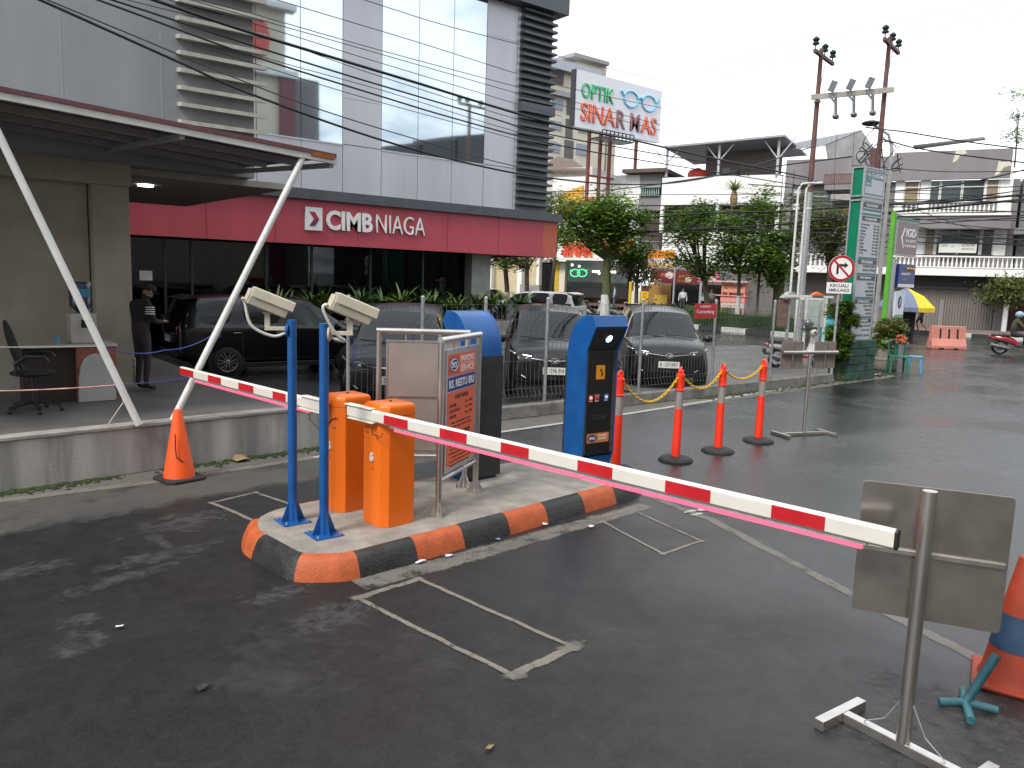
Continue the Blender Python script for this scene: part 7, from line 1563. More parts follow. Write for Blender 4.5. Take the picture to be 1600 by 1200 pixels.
def tree(lab, base_px, w, blobs, trunk_r, n, s, lm=None, bark=None, wash=0.0, base_z=.0, group=None, limbs=1, fork=.55, name='street_tree', droop=0.0):
    """blobs: crown masses as (px, py, half width px, half height px); trunk from the ground below base_px"""
    b = at_w(base_px[0], base_px[1], w); b.z = base_z; t = thing(name, lab, 'tree', b, 0, group); k = w / F_PX
    blobs = [(x + random.uniform(-.75, .75) * rx, y + random.uniform(-.75, .75) * ry, rx * q, ry * q) for x, y, rx, ry in blobs for q in (.75, .5, .42)]
    C = [(at_w(x, y, w + random.uniform(-.6, .6)) - b, (rx * k, rx * k * .9, ry * k)) for x, y, rx, ry in blobs]
    low = min(c.z - r[2] for c, r in C); fz = max(.5, low + .1); cen = sum((c for c, r in C), Vector()) / len(C)
    fk = Vector((cen.x * .25, cen.y * .25, fz))
    tb_ = MB(); tb_.tube([Vector((0, 0, -.05)), Vector((random.uniform(-.04, .04), random.uniform(-.04, .04), fz * .5)), fk], [trunk_r * 1.15, trunk_r, trunk_r * .85], 9)
    for c, r in C:
        for j in range(limbs):
            e = c + Vector((random.uniform(-.6, .6) * r[0], random.uniform(-.6, .6) * r[1], random.uniform(-.3, .6) * r[2])); m_ = fk.lerp(e, .5) + Vector((random.uniform(-.1, .1), random.uniform(-.1, .1), -.08 * (e - fk).length))
            tb_.tube([fk, m_, e], [trunk_r * .6, trunk_r * .35, trunk_r * .12], 6)
    tr = tb_.build('trunk', bark or m_bark, t, smooth=60)
    if wash: MB().tube([Vector((0, 0, 0)), Vector((0, 0, wash))], [trunk_r * 1.15 + .02, trunk_r + .02], 12).build('white_washed_base', m_limew, tr, smooth=60)
    cr = MB(); tot = sum(r[0] * r[2] for c, r in C)
    for c, r in C: foliage(cr, c, r, int(1.3 * n * r[0] * r[2] / tot), s, droop=droop, clump=6)
    cr.build('crown', lm or m_lf, t); return t
tree('big bushy tree with a mossy trunk in front of the optician lettering', (946, 470), 40.5, [(945, 325, 42, 28), (985, 340, 36, 26), (905, 335, 30, 24), (935, 365, 38, 24), (990, 380, 28, 20), (900, 372, 24, 20), (960, 352, 40, 24)], .22, 7500, .26, bark=m_barkg, wash=1.3, base_z=.15)
tree('small willowy tree with olive leaves and a white washed base by the optician', (994, 480), 41, [(985, 415, 16, 22), (1003, 425, 14, 20), (990, 395, 12, 14)], .11, 1500, .2, lm=m_lfo, wash=.9, base_z=.15, droop=.8)
tree('spreading tree over the maroon banner, left of the pink cart', (1104, 480), 39.5, [(1075, 345, 30, 14), (1100, 365, 34, 16), (1060, 375, 20, 12), (1115, 335, 30, 14), (1120, 400, 24, 13), (1080, 400, 18, 12), (1060, 410, 12, 10), (1100, 425, 14, 10)], .14, 4200, .24, base_z=.15)
tree('slender tree with a white washed base right in front of the pink cart', (1152, 488), 38.5, [(1150, 370, 32, 22), (1180, 355, 26, 18), (1135, 345, 22, 12), (1165, 390, 24, 16), (1178, 420, 16, 12), (1140, 415, 14, 10)], .09, 3600, .24, wash=1.5, base_z=.15)
tree('tree with a thick mossy trunk between the pink cart and the grey poles', (1217, 500), 37.5, [(1205, 385, 26, 26), (1225, 360, 22, 22), (1190, 400, 24, 18), (1215, 410, 22, 18), (1195, 345, 18, 14), (1230, 420, 14, 14), (1205, 440, 14, 10)], .24, 4200, .24, bark=m_barkg, base_z=.15)
tree('thin tree rising above the others, its loose top against the white wall', (1182, 495), 38, [(1182, 318, 20, 10), (1192, 303, 14, 8), (1172, 326, 16, 8)], .06, 900, .2, base_z=.15)
tree('olive tree behind the green directory pylon', (1290, 520), 36, [(1275, 350, 26, 26), (1305, 365, 22, 26), (1262, 320, 16, 14), (1300, 400, 20, 22), (1315, 335, 16, 18)], .12, 3600, .22, lm=m_lfo, base_z=.15)
tree('young tree with drooping leaves and white base before the shutters', (1567, 524), 42.5, [(1568, 452, 24, 14), (1585, 440, 18, 14), (1556, 462, 14, 10), (1590, 462, 14, 12)], .10, 2400, .24, wash=1.5, base_z=.15, lm=m_lfo, droop=.6)
tree('twin stemmed tree beyond the white car, under the bank overhang', (823, 470), 43, [(815, 395, 26, 20), (845, 385, 20, 18)], .13, 1800, .24, lm=m_lfo, base_z=.15)
tree('grey stemmed tree left of the twin stemmed tree, near the white columns', (792, 470), 44, [(790, 395, 22, 18), (770, 385, 18, 16)], .14, 1500, .24, lm=m_lfo, wash=1.2, base_z=.15)
tree('tall shrub with golden leaves peeping past the bank corner', (862, 480), 45, [(868, 322, 20, 18), (885, 335, 16, 16), (880, 360, 20, 18)], .1, 2000, .24, lm=m_lfo, base_z=.15)
b_ = at_w(1592, 250, 50); b_.z = 9.0
tree('lanky sapling standing above the roof at the right edge', (1588, 235), 50, [(1588, 150, 6, 8), (1590, 180, 7, 8), (1584, 205, 8, 8), (1590, 222, 9, 7)], .05, 260, .22, base_z=SF.at(1588, 240, 2)[1])
pm_ = at_w(1146, 318, 47); pt2 = thing('roof_palm', 'small shaggy palm standing on the white building ledge', 'plant', pm_, 0); b = MB()
for k in range(3): rosette(b, (0, 0, .7), 26, 1.1, .07, .6)
b.build('fronds', m_lfo[1], pt2); MB().lathe([(.16, -.2), (.24, .3), (.12, .75)], n=10).build('shaggy_stem', mat('dead_frond', (.25, .17, .09), .9, var=.3), pt2)
hd = thing('median_hedge', 'clipped hedge growing along the street median', 'hedge', (31.3, 23, .19)); hb = MB()
for k in range(95): foliage(hb, (random.uniform(-.45, .45), random.uniform(-5, 5.6), random.uniform(.15, .8)), (.25, .3, .2), 110, .10, clump=4, sp=(.8, 1.8))
hb.build('hedge_leaves', m_lf, hd); MB().box(-.4, .4, -5.1, 5.7, 0, .6).build('hedge_core', m_lf[2], hd)
# plants at the fence end
def ball(mb, c, r, n, s): 
    for k in range(n // 25):
        p = Vector((random.gauss(0, 1), random.gauss(0, 1), random.gauss(0, 1))).normalized() * r * random.uniform(.65, 1.0); foliage(mb, Vector(c) + p, (.03, .03, .03), 30, s, clump=2, sp=(.4, .9))
tp_b = gw(1311, 18.7, 600); tp = thing('topiary_shrub', 'cloud pruned shrub with dense green balls beside the directory pylon', 'shrub', (tp_b.x, tp_b.y, 0), 0); b = MB()
for px, py, r in ((1306, 486, .17), (1329, 500, .17), (1318, 531, .19), (1303, 520, .16), (1322, 478, .1), (1310, 548, .2)): ball(b, at_w(px, py, 18.5) - tp_b, r * 1.15, 1500, .075)
b.build('leaf_balls', m_lf, tp); s = MB()
for px, py in ((1306, 492), (1329, 505), (1318, 535), (1303, 523)): e = at_w(px, py, 18.7) - tp_b; s.tube([(0, 0, 0), Vector((e.x * .3, e.y * .3, e.z * .5)), e], [.07, .055, .04], 7)
s.build('stems', m_bark, tp)
iv = MB()
for k in range(40): foliage(iv, (random.uniform(-.35, .25), random.uniform(-.2, .2), random.uniform(.05, .75)), (.08, .08, .08), 25, .06, clump=2, sp=(.5, 1.2))
iv.build('ivy', m_lfo, tp)
pt_p = gw(1383, 21.6, 580); pp3 = thing('potted_plant', 'round golden green bush in a ribbed concrete pot beside the pylon', 'potted plant', (pt_p.x, pt_p.y, 0), 0)
MB().lathe([(.27, 0), (.30, .05), (.31, .25), (.325, .27), (.325, .31), (.31, .33), (.33, .58), (.30, .58), (.29, .5)], n=22).build('pot', mat('cream_concrete_pot', (.36, .33, .27), .85, var=.2, dirt=.5, streak=True), pp3, smooth=30)
b = MB()
for c, r in (((0, 0, .72), .42), ((0, 0, .95), .42), ((.12, -.05, 1.15), .30), ((-.14, .05, 1.12), .28)): ball(b, c, r, 1300, .085)
b.build('leaves', [m_lfo[1], mat('leaf_golden', (.20, .19, .02), .5, var=.4, scale=3), m_lf[0]], pp3)

# ================================================================== pylon and signs
def poly_sign(s): pass
PyY = 9.62; yF = Frame(0, PyY, 0)
pl_ = thing('directory_pylon', 'tall green and white service directory pylon on a green stone plinth', 'sign', (0, 0, 0))
px0, px1 = yF.at(1345, 400)[0], yF.at(1377, 400)[0]
px0 = (yF.at(1349, 262)[0] + yF.at(1330, 528)[0]) / 2; px1 = (yF.at(1385, 270)[0] + yF.at(1357, 530)[0]) / 2
zT_, zB_ = yF.at(1365, 262)[1], yF.at(1345, 531)[1]; dpt = .30
MB().box(px0 + .02, px1 - .02, PyY + .03, PyY + dpt, zB_ - .1, zT_ - .02).build('pylon_body', mat('pylon_green', (.0, .17, .09), .4, var=.08), pl_)
zs = yF.at(1365, 312)[1]
def tubeframe(mb, a, b, y, z0, z1, t=.035):
    for q in ((a, a + t, z0, z1), (b - t, b, z0, z1), (a + t, b - t, z0, z0 + t), (a + t, b - t, z1 - t, z1)): mb.box(q[0], q[1], y - .02, y + .029, q[2], q[3])
m_wp = mat('white_acrylic', (.50, .52, .56), .35, var=.04, dirt=.12); fr = MB()
for z0, z1 in ((zs + .03, zT_), (zB_, zs - .03)): tubeframe(fr, px0, px1, PyY, z0, z1)
for z0, z1 in ((zs + .03, zT_), (zB_, zs - .03)):
    fr.box(px0 - .012, px0 + .019, PyY + .03, PyY + dpt, z1 - .035, z1); fr.box(px0 - .012, px0 + .019, PyY + .03, PyY + dpt, z0, z0 + .035); fr.box(px0 - .012, px0 + .019, PyY + dpt - .035, PyY + dpt, z0 + .035, z1 - .035)
fr.build('silver_frame', m_galv, pl_)
MB().box(px0 + .03, px1 - .03, PyY - .005, PyY + .028, zB_ + .03, zT_ - .03).build('white_face', m_wp, pl_)
cx, ww = (px0 + px1) / 2, px1 - px0
m_tq = mat('petrol_print', (.02, .16, .17), .45); m_dg = mat('dark_grey_print', (.06, .07, .075), .5)
fb_ = MB()
def zpx(y): return yF.at(1365 - (y - 262) * .083 + 2, y)[1]
for y0, y1 in ((327, 330), (334, 337), (402, 405), (427, 430), (464, 467), (494, 497), (339, 339.8)): fb_.box(px0 + .04, px1 - .04, PyY - .010, PyY - .006, zpx(y1), zpx(y0))
fb_.build('petrol_stripe', m_tq, pl_); hbars = MB()
heads = [(318, 325, 'PELAYANAN'), (339.5, 346, 'POLIKLINIK'), (406, 413, 'PELAYANAN'), (431, 438, 'PENUNJANG'), (468, 474, 'FASILITAS'), (498, 504, 'INFORMASI')]
for y0, y1, s in heads: hbars.box(px0 + .04, px1 - .04, PyY - .010, PyY - .006, zpx(y1), zpx(y0))
hbars.build('heading_bar', m_dg, pl_)
tx = MB(); tk_ = MB()
for y0, y1, s in heads: text(s, ww * .55, (zpx(y0) - zpx(y1)) * .6, None, None, FRONT(cx, PyY - .010, (zpx(y0) + zpx(y1)) / 2), .003, merge=(tx, 0))
rows = [('Poli Penyakit Dalam', '08.00'), ('Poli Kandungan', '08.00'), ('Poli Bedah', '09.00'), ('Poli Jantung', '09.00'), ('Poli Saraf', '10.00'), ('Poli THT', '10.00'), ('Poli Anak', '08.00'), ('Poli Mata', '11.00'), ('Poli Kulit Kelamin', '13.00'), ('Poli Gigi', '15.00')]
for i, (l_, r2) in enumerate(rows):
    z = zpx(352 + i * 4.9); h = .045; text(l_, min(ww * .48, .02 * len(l_)), h, None, None, FRONT(px0 + .06 + min(ww * .48, .02 * len(l_)) / 2, PyY - .006, z), .003, merge=(tk_, 0)); text('Senin - Sabtu', ww * .26, h, None, None, FRONT(px1 - .06 - ww * .13, PyY - .006, z), .003, merge=(tk_, 0))
for y, s, f in ((416, 'INTENSIF ICU/NICU', .6), (422, 'RUANG OPERASI', .6), (443, 'RADIOLOGI', .34), (449, 'FARMASI', .28), (455, 'LABORATORIUM', .4), (461, 'FISIOTERAPI', .32), (478, 'RAWAT INAP', .4), (484, 'AMBULANCE', .34), (490, 'KANTIN', .28), (509, 'MEDICAL CHECK UP', .6), (516, 'KASIR 24 JAM', .4), (524, 'TELP 0341 365002', .75)):
    text(s, ww * f, .05, None, None, FRONT(px1 - .07 - ww * f / 2, PyY - .006, zpx(y)), .003, merge=(tk_, 0))
tx.build('heading_text', m_letter_w, pl_); tk_.build('list_text', m_dg, pl_)
h0 = MB(); z0, z1 = zpx(305), zpx(268)
for q in ((px0 + .05, px1 - .05, z0, z0 + .02), (px0 + .05, px1 - .05, z1 - .02, z1), (px0 + .05, px0 + .07, z0 + .02, z1 - .02)): h0.box(q[0], q[1], PyY - .010, PyY - .006, q[2], q[3])
lx_ = px0 + .10; lw_ = ww * .24; lh = (z1 - z0) * .55
for q in ((lx_, lx_ + lw_, z1 - .05 - lh, z1 - .03 - lh), (lx_, lx_ + lw_, z1 - .06, z1 - .04), (lx_, lx_ + .02, z1 - .03 - lh, z1 - .06), (lx_ + lw_ - .02, lx_ + lw_, z1 - .03 - lh, z1 - .06)): h0.box(q[0], q[1], PyY - .010, PyY - .006, q[2], q[3])
h0.build('header_outline', m_tq, pl_); text('RI', lw_ * .6, lh * .55, m_tq, pl_, FRONT(lx_ + lw_ / 2, PyY - .006, z1 - .05 - lh * .48), .003, .03); MB().box(lx_ + lw_ + .04, px1 - .08, PyY - .010, PyY - .006, z1 - .05 - lh * .42, z1 - .05).build('header_field', m_tq, pl_); text('RS. RESTU IBU', ww * .5, lh * .25, m_letter_w, pl_, FRONT((lx_ + lw_ + px1 - .04) / 2, PyY - .010, z1 - .05 - lh * .2), .003)
m_gst = mat('green_painted_stone', (.025, .085, .06), .8, var=.45, scale=5, bump=.9, bscale=14, dirt=.5, dirtcol=(.10, .085, .07)); plm = MB()
for i in range(5):
    for j in range(3):
        x0 = px0 - .16 + (px1 - px0 + .32) * j / 3; z0 = i * zB_ / 5.0; o = random.uniform(-.02, .02); plm.box(x0 + .006, x0 + (px1 - px0 + .32) / 3 - .006, PyY - .12 + o, PyY + dpt + .1, z0 + .006, z0 + zB_ / 5.0 - .005)
plm.box(px0 - .14, px1 + .14, PyY - .08, PyY + dpt + .09, 0, zB_ - .02); plm.build('stone_plinth', m_gst, pl_, bevel=.012)
def disc_T(c, tilt=0): f = Vector((-FW[0], -FW[1], 0)); r = Vector((RW[0], RW[1], 0)); return plane_T(tuple(c), tuple(r), (0, 0, 1))
c = at_w(1313.5, 419.5, 18.2); ns = thing('no_right_turn_sign', 'round red bordered no right turn sign on a pole with a plate below', 'road sign', (c.x, c.y, 0)); L = lambda v: Vector((0, 0, v.z)) if False else v
T = disc_T((0, 0, c.z)); R0 = .30
MB().cyl((0, 0, 0), (0, 0, c.z + .2), .03, n=12).build('pole', m_galv, ns, smooth=40); T = disc_T((-FW[0] * .05, -FW[1] * .05, c.z))
d = MB(); d.lathe([(R0, -.008), (R0, .004)], n=40, T=T); do = d.build('sign_disc', m_letter_w, ns); r_ = MB(); r_.lathe([(R0 * .80, .0042), (R0 * .80, .0065), (R0 - .004, .0065), (R0 - .004, .0042)], n=40, T=T)
v = MB(); n_ = 40; vs = [T @ Vector((rr_ * math.cos(2 * math.pi * i / n_), rr_ * math.sin(2 * math.pi * i / n_), .0068)) for rr_ in (R0 * .80, R0 - .003) for i in range(n_)]; v.add(vs, [(i, (i + 1) % n_, n_ + (i + 1) % n_, n_ + i)[::-1] for i in range(n_)]); m_rr = mat('traffic_red', (.45, .012, .025), .4); v.build('red_border', m_rr, do)
ar_ = MB(); ar_.prism([(-.115, -.13), (-.065, -.13), (-.065, .045), (.06, .045), (.06, .005), (.15, .075), (.06, .14), (.06, .10), (-.115, .10)], .005, .0075, T=T); ar_.build('turn_arrow', m_letter_k, do)
sl2 = MB(T @ Matrix.Rotation(R_(-45), 4, 'Z')); sl2.box(-R0 * .82, R0 * .82, -.022, .022, .0078, .0095); sl2.build('red_slash', m_rr, do)
pz = at_w(1311, 450, 18.2).z; pb = MB(T); w2, h2 = .285, .125; pb.v = []; T2 = disc_T((-FW[0] * .05 - RW[0] * .02, -FW[1] * .05 - RW[1] * .02, pz)); pb = MB(); pb.prism([(-w2, -h2), (w2, -h2), (w2, h2), (-w2, h2)], -.006, .004, T=T2); po = pb.build('exception_plate', m_letter_w, ns)
text('KECUALI', .42, .075, m_letter_k, po, T2 @ Matrix.Translation((0, .055, .004)), .002, .02); text('AMBULANCE', .48, .075, m_letter_k, po, T2 @ Matrix.Translation((0, -.05, .004)), .002, .02)
eF = Frame(0, 11.9, 0); ig = thing('emergency_sign', 'grey mauve hospital arrow sign on a bright green post', 'sign', (0, 0, 0))
x0, x1, z0, z1 = eF.rect(1397, 345, 1430, 400); gx_ = eF.at(1379, 540)[0]
xg = (eF.at(1397, 345)[0] + eF.at(1379, 540)[0]) / 2; MB().box(xg - .075, xg + .06, 11.86, 11.98, 0, eF.at(1400, 331)[1]).build('green_post', mat('apple_green_paint', (.10, .38, .03), .4), ig, bevel=.006)
x0 = xg + .065; sbx = MB(); sbx.box(x0, x1, 11.82, 12.0, z0, z1); so_ = sbx.build('sign_box', m_galv, ig, bevel=.006); MB().box(x0 + .04, x1 - .04, 11.812, 11.819, z0 + .05, z1 - .05).build('sign_face', mat('mauve_grey_face', (.27, .20, .20), .5, var=.06), so_); MB().box(x0, x1, 11.80, 12.02, z1 + .001, z1 + .06).build('green_cap', mat('pylon_green', (.0, .17, .09), .4), so_)
text('IGD', (x1 - x0) * .46, (z1 - z0) * .24, m_letter_w, so_, FRONT(x0 + (x1 - x0) * .66, 11.812, z0 + (z1 - z0) * .66), .004, .02); text('24 JAM', (x1 - x0) * .45, (z1 - z0) * .09, m_letter_w, so_, FRONT(x0 + (x1 - x0) * .66, 11.812, z0 + (z1 - z0) * .42), .004); text('RS RESTU IBU', (x1 - x0) * .5, (z1 - z0) * .07, m_letter_w, so_, FRONT(x0 + (x1 - x0) * .66, 11.812, z0 + (z1 - z0) * .28), .004)
MB().prism([((x1 - x0) * a_, (z1 - z0) * b_) for a_, b_ in ((.20, .5), (.34, .80), (.36, .76), (.26, .5), (.36, .24), (.34, .2))], 0, .004, T=FRONT(x0, 11.812, z0)).build('arrow', m_letter_w, so_)
aF = Frame(0, 12.6, 0); at_ = thing('cash_machine_sign', 'navy blue bank signboard on a grey pole beside the green post', 'sign', (0, 0, 0)); xp = aF.at(1393, 480)[0]; MB().cyl((xp, 12.66, 0), (xp, 12.66, aF.at(1402, 405)[1]), .075, n=12).build('pole', m_galv, at_, smooth=40)
x0, x1, z0, z1 = aF.rect(1402, 413, 1427, 449); MB().box(x0, x1, 12.55, 12.7, z0, z1).build('sign_board', mat('bank_navy', (.012, .03, .16), .4), at_); MB().box(x0, x1, 12.543, 12.549, z0, z0 + (z1 - z0) * .14).build('white_foot', m_letter_w, at_); text('mandiri', (x1 - x0) * .55, (z1 - z0) * .13, m_letter_w, at_, FRONT(x0 + (x1 - x0) * .42, 12.55, z0 + (z1 - z0) * .60), .004, .01); text('ATM', (x1 - x0) * .25, (z1 - z0) * .1, mat('gold_print', (.5, .32, .08), .4), at_, FRONT(x0 + (x1 - x0) * .35, 12.55, z0 + (z1 - z0) * .33), .004)
wv_ = MB(); wv_.tube([(x0 + (x1 - x0) * (.45 + .09 * i), 12.545, z0 + (z1 - z0) * (.78 + .05 * (i % 2))) for i in range(6)], .035, 6); wv_.build('gold_wave', mat('gold_wave', (.65, .30, .03), .4), at_)
pg = thing('parking_board', 'small white board with a blue oval under the navy sign', 'sign', (0, 0, 0)); gF = Frame(0, 12.3, 0); x0, x1, z0, z1 = gF.rect(1397, 455, 1411, 497); MB().box(x0, x1, 12.27, 12.32, z0, z1).build('sign_board', m_letter_w, pg); T = FRONT((x0 + x1) / 2, 12.27, (z0 + z1) / 2 + .08); MB().lathe([(.13, 0), (.13, .004)], n=22, T=T @ Matrix.Diagonal((1, 1.6, 1, 1))).build('blue_oval', m_bl_sign, pg); MB(T).prism([(-.02, -.1), (.02, -.1), (.07, .1), (.02, .11)], .0045, .006).build('white_pen', m_letter_w, pg); MB().box(x0, x1, 12.262, 12.269, z0, z0 + .12).build('green_foot', mat('pale_green_print', (.2, .42, .3), .5), pg)
MB().box((x0 + x1) / 2 - .03, (x0 + x1) / 2 + .03, 12.325, 12.36, 0, z1).build('post', m_galv, pg)

# ================================================================== roadside odds and ends
def plastic_chair(loc, rz):
    t = thing('plastic_chair', 'green plastic chair with red flowers on it beside the concrete pot', 'chair', loc, rz); m = mat('green_plastic', (.015, .20, .12), .4)
    for x in (-.19, .19):
        for y in (-.19, .19): MB().beam((x * 1.12, y * 1.12, 0), (x, y, .42), .045, .045).build('leg', m, t)
    MB().box(-.22, .22, -.22, .22, .421, .45).build('seat', m, t, bevel=.01)
    b = MB()
    for x in (-.2, .2): b.beam((x, .2, .45), (x * .95, .28, .86), .05, .035)
    b.box(-.2, .2, .265, .30, .80, .88); b.box(-.05, .05, .23, .26, .45, .80); b.build('backrest', m, t, bevel=.01); return t
q = at_w(1403, 560, 20.9); plastic_chair((q.x, q.y, 0), -.9)
fl = thing('flower_bunch', 'bunch of orange red flowers standing on the green chair', 'flowers', (q.x + .1, q.y, .45)); b = MB()
for k in range(40): b.ell((random.gauss(0, .09), random.gauss(0, .06), .42 + random.uniform(-.08, .12)), .028, 6, 4)
b.build('petals', mat('orange_red_petal', (.5, .10, .03), .6, var=.4, scale=30), fl); MB().lathe([(.06, .001), (.08, .3)], n=10).build('tin', mat('grey_tin', (.3, .3, .3), .4, .5), fl)
q = at_w(1430, 570, 21.0); stl = thing('plastic_stool', 'light blue plastic stool beside the green chair', 'stool', (q.x, q.y, 0), .4); m_sb = mat('sky_blue_plastic', (.07, .26, .52), .4)
for x in (-.13, .13):
    for y in (-.13, .13): MB().beam((x * 1.25, y * 1.25, 0), (x, y, .42), .05, .02).build('leg', m_sb, stl)
MB().box(-.17, .17, -.17, .17, .421, .45).build('seat', m_sb, stl, bevel=.012)
q = g(1478, 545); pbr = thing('road_barrier', 'faded pink plastic road barrier standing in the street', 'road barrier', (q.x, q.y, 0), math.atan2(RW[1], RW[0])); m_pb = mat('faded_pink_plastic', (.62, .24, .19), .55, var=.1, dirt=.3)
T = plane_T((0, 0, 0), (0, 1, 0), (0, 0, 1)); b = MB(); b.prism([(-.25, 0), (.25, 0), (.25, .12), (.12, .4), (.08, .88), (-.08, .88), (-.12, .4), (-.25, .12)], -.66, .66, T=T); b.build('barrier_body', m_pb, pbr, bevel=.02); b = MB()
for x in (-.33, 0, .33): b.add([(x - .035, -.128, .40), (x + .035, -.128, .40), (x + .035, -.092, .78), (x - .035, -.092, .78)], [(0, 1, 2, 3)])
for x in (-.3, .25): b.box(x - .1, x + .1, -.2515, -.2, 0, .05)
b.build('slots', m_black, pbr)
q = at_w(1412, 500, 37.5); um = thing('street_parasol', 'big yellow and grey blue parasol over a street stall', 'parasol', (q.x, q.y, 0)); m_y = mat('yellow_canvas', (.72, .50, .02), .7); m_gb = mat('grey_blue_canvas', (.14, .17, .26), .7); m_gn = mat('pale_green_canvas', (.22, .42, .33), .7)
cols_ = [m_y, m_y, m_gb, m_gb, m_gn, m_gn, m_gb, m_gb]; b = MB(); Rz = 1.35; zt = at_w(1405, 449, 37.5).z; ze = at_w(1430, 480, 37.5).z
a0 = math.atan2(RW[1], RW[0]) - 1.6
for k in range(8):
    a, c_ = a0 + k * math.pi / 4, a0 + (k + 1) * math.pi / 4; P = lambda r, an, z: (r * math.cos(an), r * math.sin(an), z)
    b.add([P(0.02, a, zt), P(Rz * .6, a, zt - (zt - ze) * .42), P(Rz * .6, c_, zt - (zt - ze) * .42), P(Rz, a, ze), P(Rz, c_, ze), P(Rz, a, ze - .2), P(Rz, c_, ze - .2)], [(0, 1, 2), (1, 3, 4, 2), (3, 5, 6, 4)], (0, 0, 1, 1, 2, 2, 1, 1)[k])
b.build('canopy', [m_y, m_gb, m_gn], um); MB().cyl((0, 0, 0), (0, 0, zt), .025, n=8).build('pole', m_galv, um)
q = at_w(1408, 510, 37.2); dkc = thing('street_stall', 'dark covered stall box under the big parasol', 'stall', (q.x, q.y, 0), math.atan2(RW[1], RW[0])); MB().box(-.5, .5, -.3, .3, .15, 1.3).build('stall_box', m_dark, dkc, bevel=.03); MB().box(-.55, .55, -.35, .35, 1.301, 1.36).build('stall_top', m_black, dkc); 
for x in (-.45, .45): MB().box(x - .04, x + .04, -.28, .28, 0, .149).build('stall_foot', m_black, dkc)
q = g(1437, 519, .15); person('walking man in pale shirt, black shorts and cap before the closed shutters', (q.x, q.y, .15), math.atan2(RW[1], RW[0]) + math.pi / 2 - 0.3,
    dict(knL=(-.1, .2, .52), anL=(-.1, .10, .12), toL=(-.1, .24, .08), knR=(.1, -.05, .50), anR=(.1, -.32, .16), toR=(.1, -.20, .06), wrL=(-.26, -.18, .9), wrR=(.26, .22, .92), elL=(-.24, -.12, 1.11), elR=(.24, .05, 1.10)), [(.25, .24, .33), (.012, .012, .014), (.28, .15, .09)], shorts=True, sleeve=False, cap=(.02, .02, .03))
q = SF.w(O_.pt(976, 470)[0], -1.6, .15); person('customer in pale blue shirt and jeans standing at the optician window', q, .7, {}, [(.30, .36, .45), (.06, .10, .2), (.02, .02, .02)], fingers=False)
gbg = thing('green_bucket', 'small green bucket on the pavement by the optician window', 'bucket', SF.w(O_.pt(972, 476)[0], -1.9, .15)); MB().lathe([(.2, 0), (.27, .45), (.25, .45), (.18, .02)], n=16).build('bucket_wall', mat('lime_plastic', (.12, .32, .08), .5), gbg, smooth=40)
q = at_w(1293, 520, 22.5); wcl = thing('market_umbrella', 'turquoise folded tarpaulin standing by the poster frame', 'tarpaulin', (q.x, q.y, 0)); b = MB(); b.lathe([(.22, .02), (.18, .5), (.22, .9), (.17, 1.2), (.08, 1.5), (.03, 1.6)], n=9); b.build('folded_cloth', mat('turquoise_cloth', (.04, .32, .36), .75, var=.3, bump=.5, bscale=8), wcl, smooth=25)
q = at_w(1270, 500, 21.5); pst = thing('poster_frame', 'white poster frame with faint green print and an orange cap behind the fence', 'poster', (q.x, q.y, 0), math.atan2(RW[1], RW[0])); zt = at_w(1270, 468, 21.5).z; MB().box(-.2, .28, -.02, .02, zt - .75, zt - .02).build('poster_face', mat('white_poster', (.42, .44, .42), .5, var=.1), pst); b = MB()
for x in (-.21, .32): b.box(x - .03, x + .03, -.03, .03, 0, zt + .05)
b.box(-.9, .5, -.035, .035, zt + .051, zt + .11); b.build('poster_posts', m_wfr, pst); MB().prism([(-.1, 0), (.22, 0), (.16, .06), (.06, .1), (-.04, .06)], 0, .2, T=FRONT(0, .1, zt + .111)).build('orange_cap', mat('orange_cloth', (.7, .14, .03), .6), pst); text('LAUNDRY\nEXPRESS', .34, .3, mat('pale_teal_print', (.25, .45, .42), .5), pst, FRONT(.04, -.02, zt - .35), .003)
q = at_w(1231, 500, 23.5); bxk = thing('electric_cabinet', 'grey pole top electric cabinet with a little pitched lid behind the scooter', 'cabinet', (q.x, q.y, 0), math.atan2(RW[1], RW[0])); zt = at_w(1231, 463, 23.5).z; MB().cyl((0, 0, 0), (0, 0, zt - .05), .05, n=10).build('post', m_galv, bxk); MB().prism([(-.25, 0), (.25, 0), (.05, .18), (-.05, .18)], -.2, .2, T=FRONT(0, 0, zt - .05)).build('pitched_lid', m_galv, bxk); MB().box(.15, 1.0, -.15, .15, zt - .08, zt - .03).build('shelf', m_wfr, bxk); MB().box(-.3, -.06, -.1, .1, zt - .9, zt - .1).build('brown_box', m_brown, bxk)

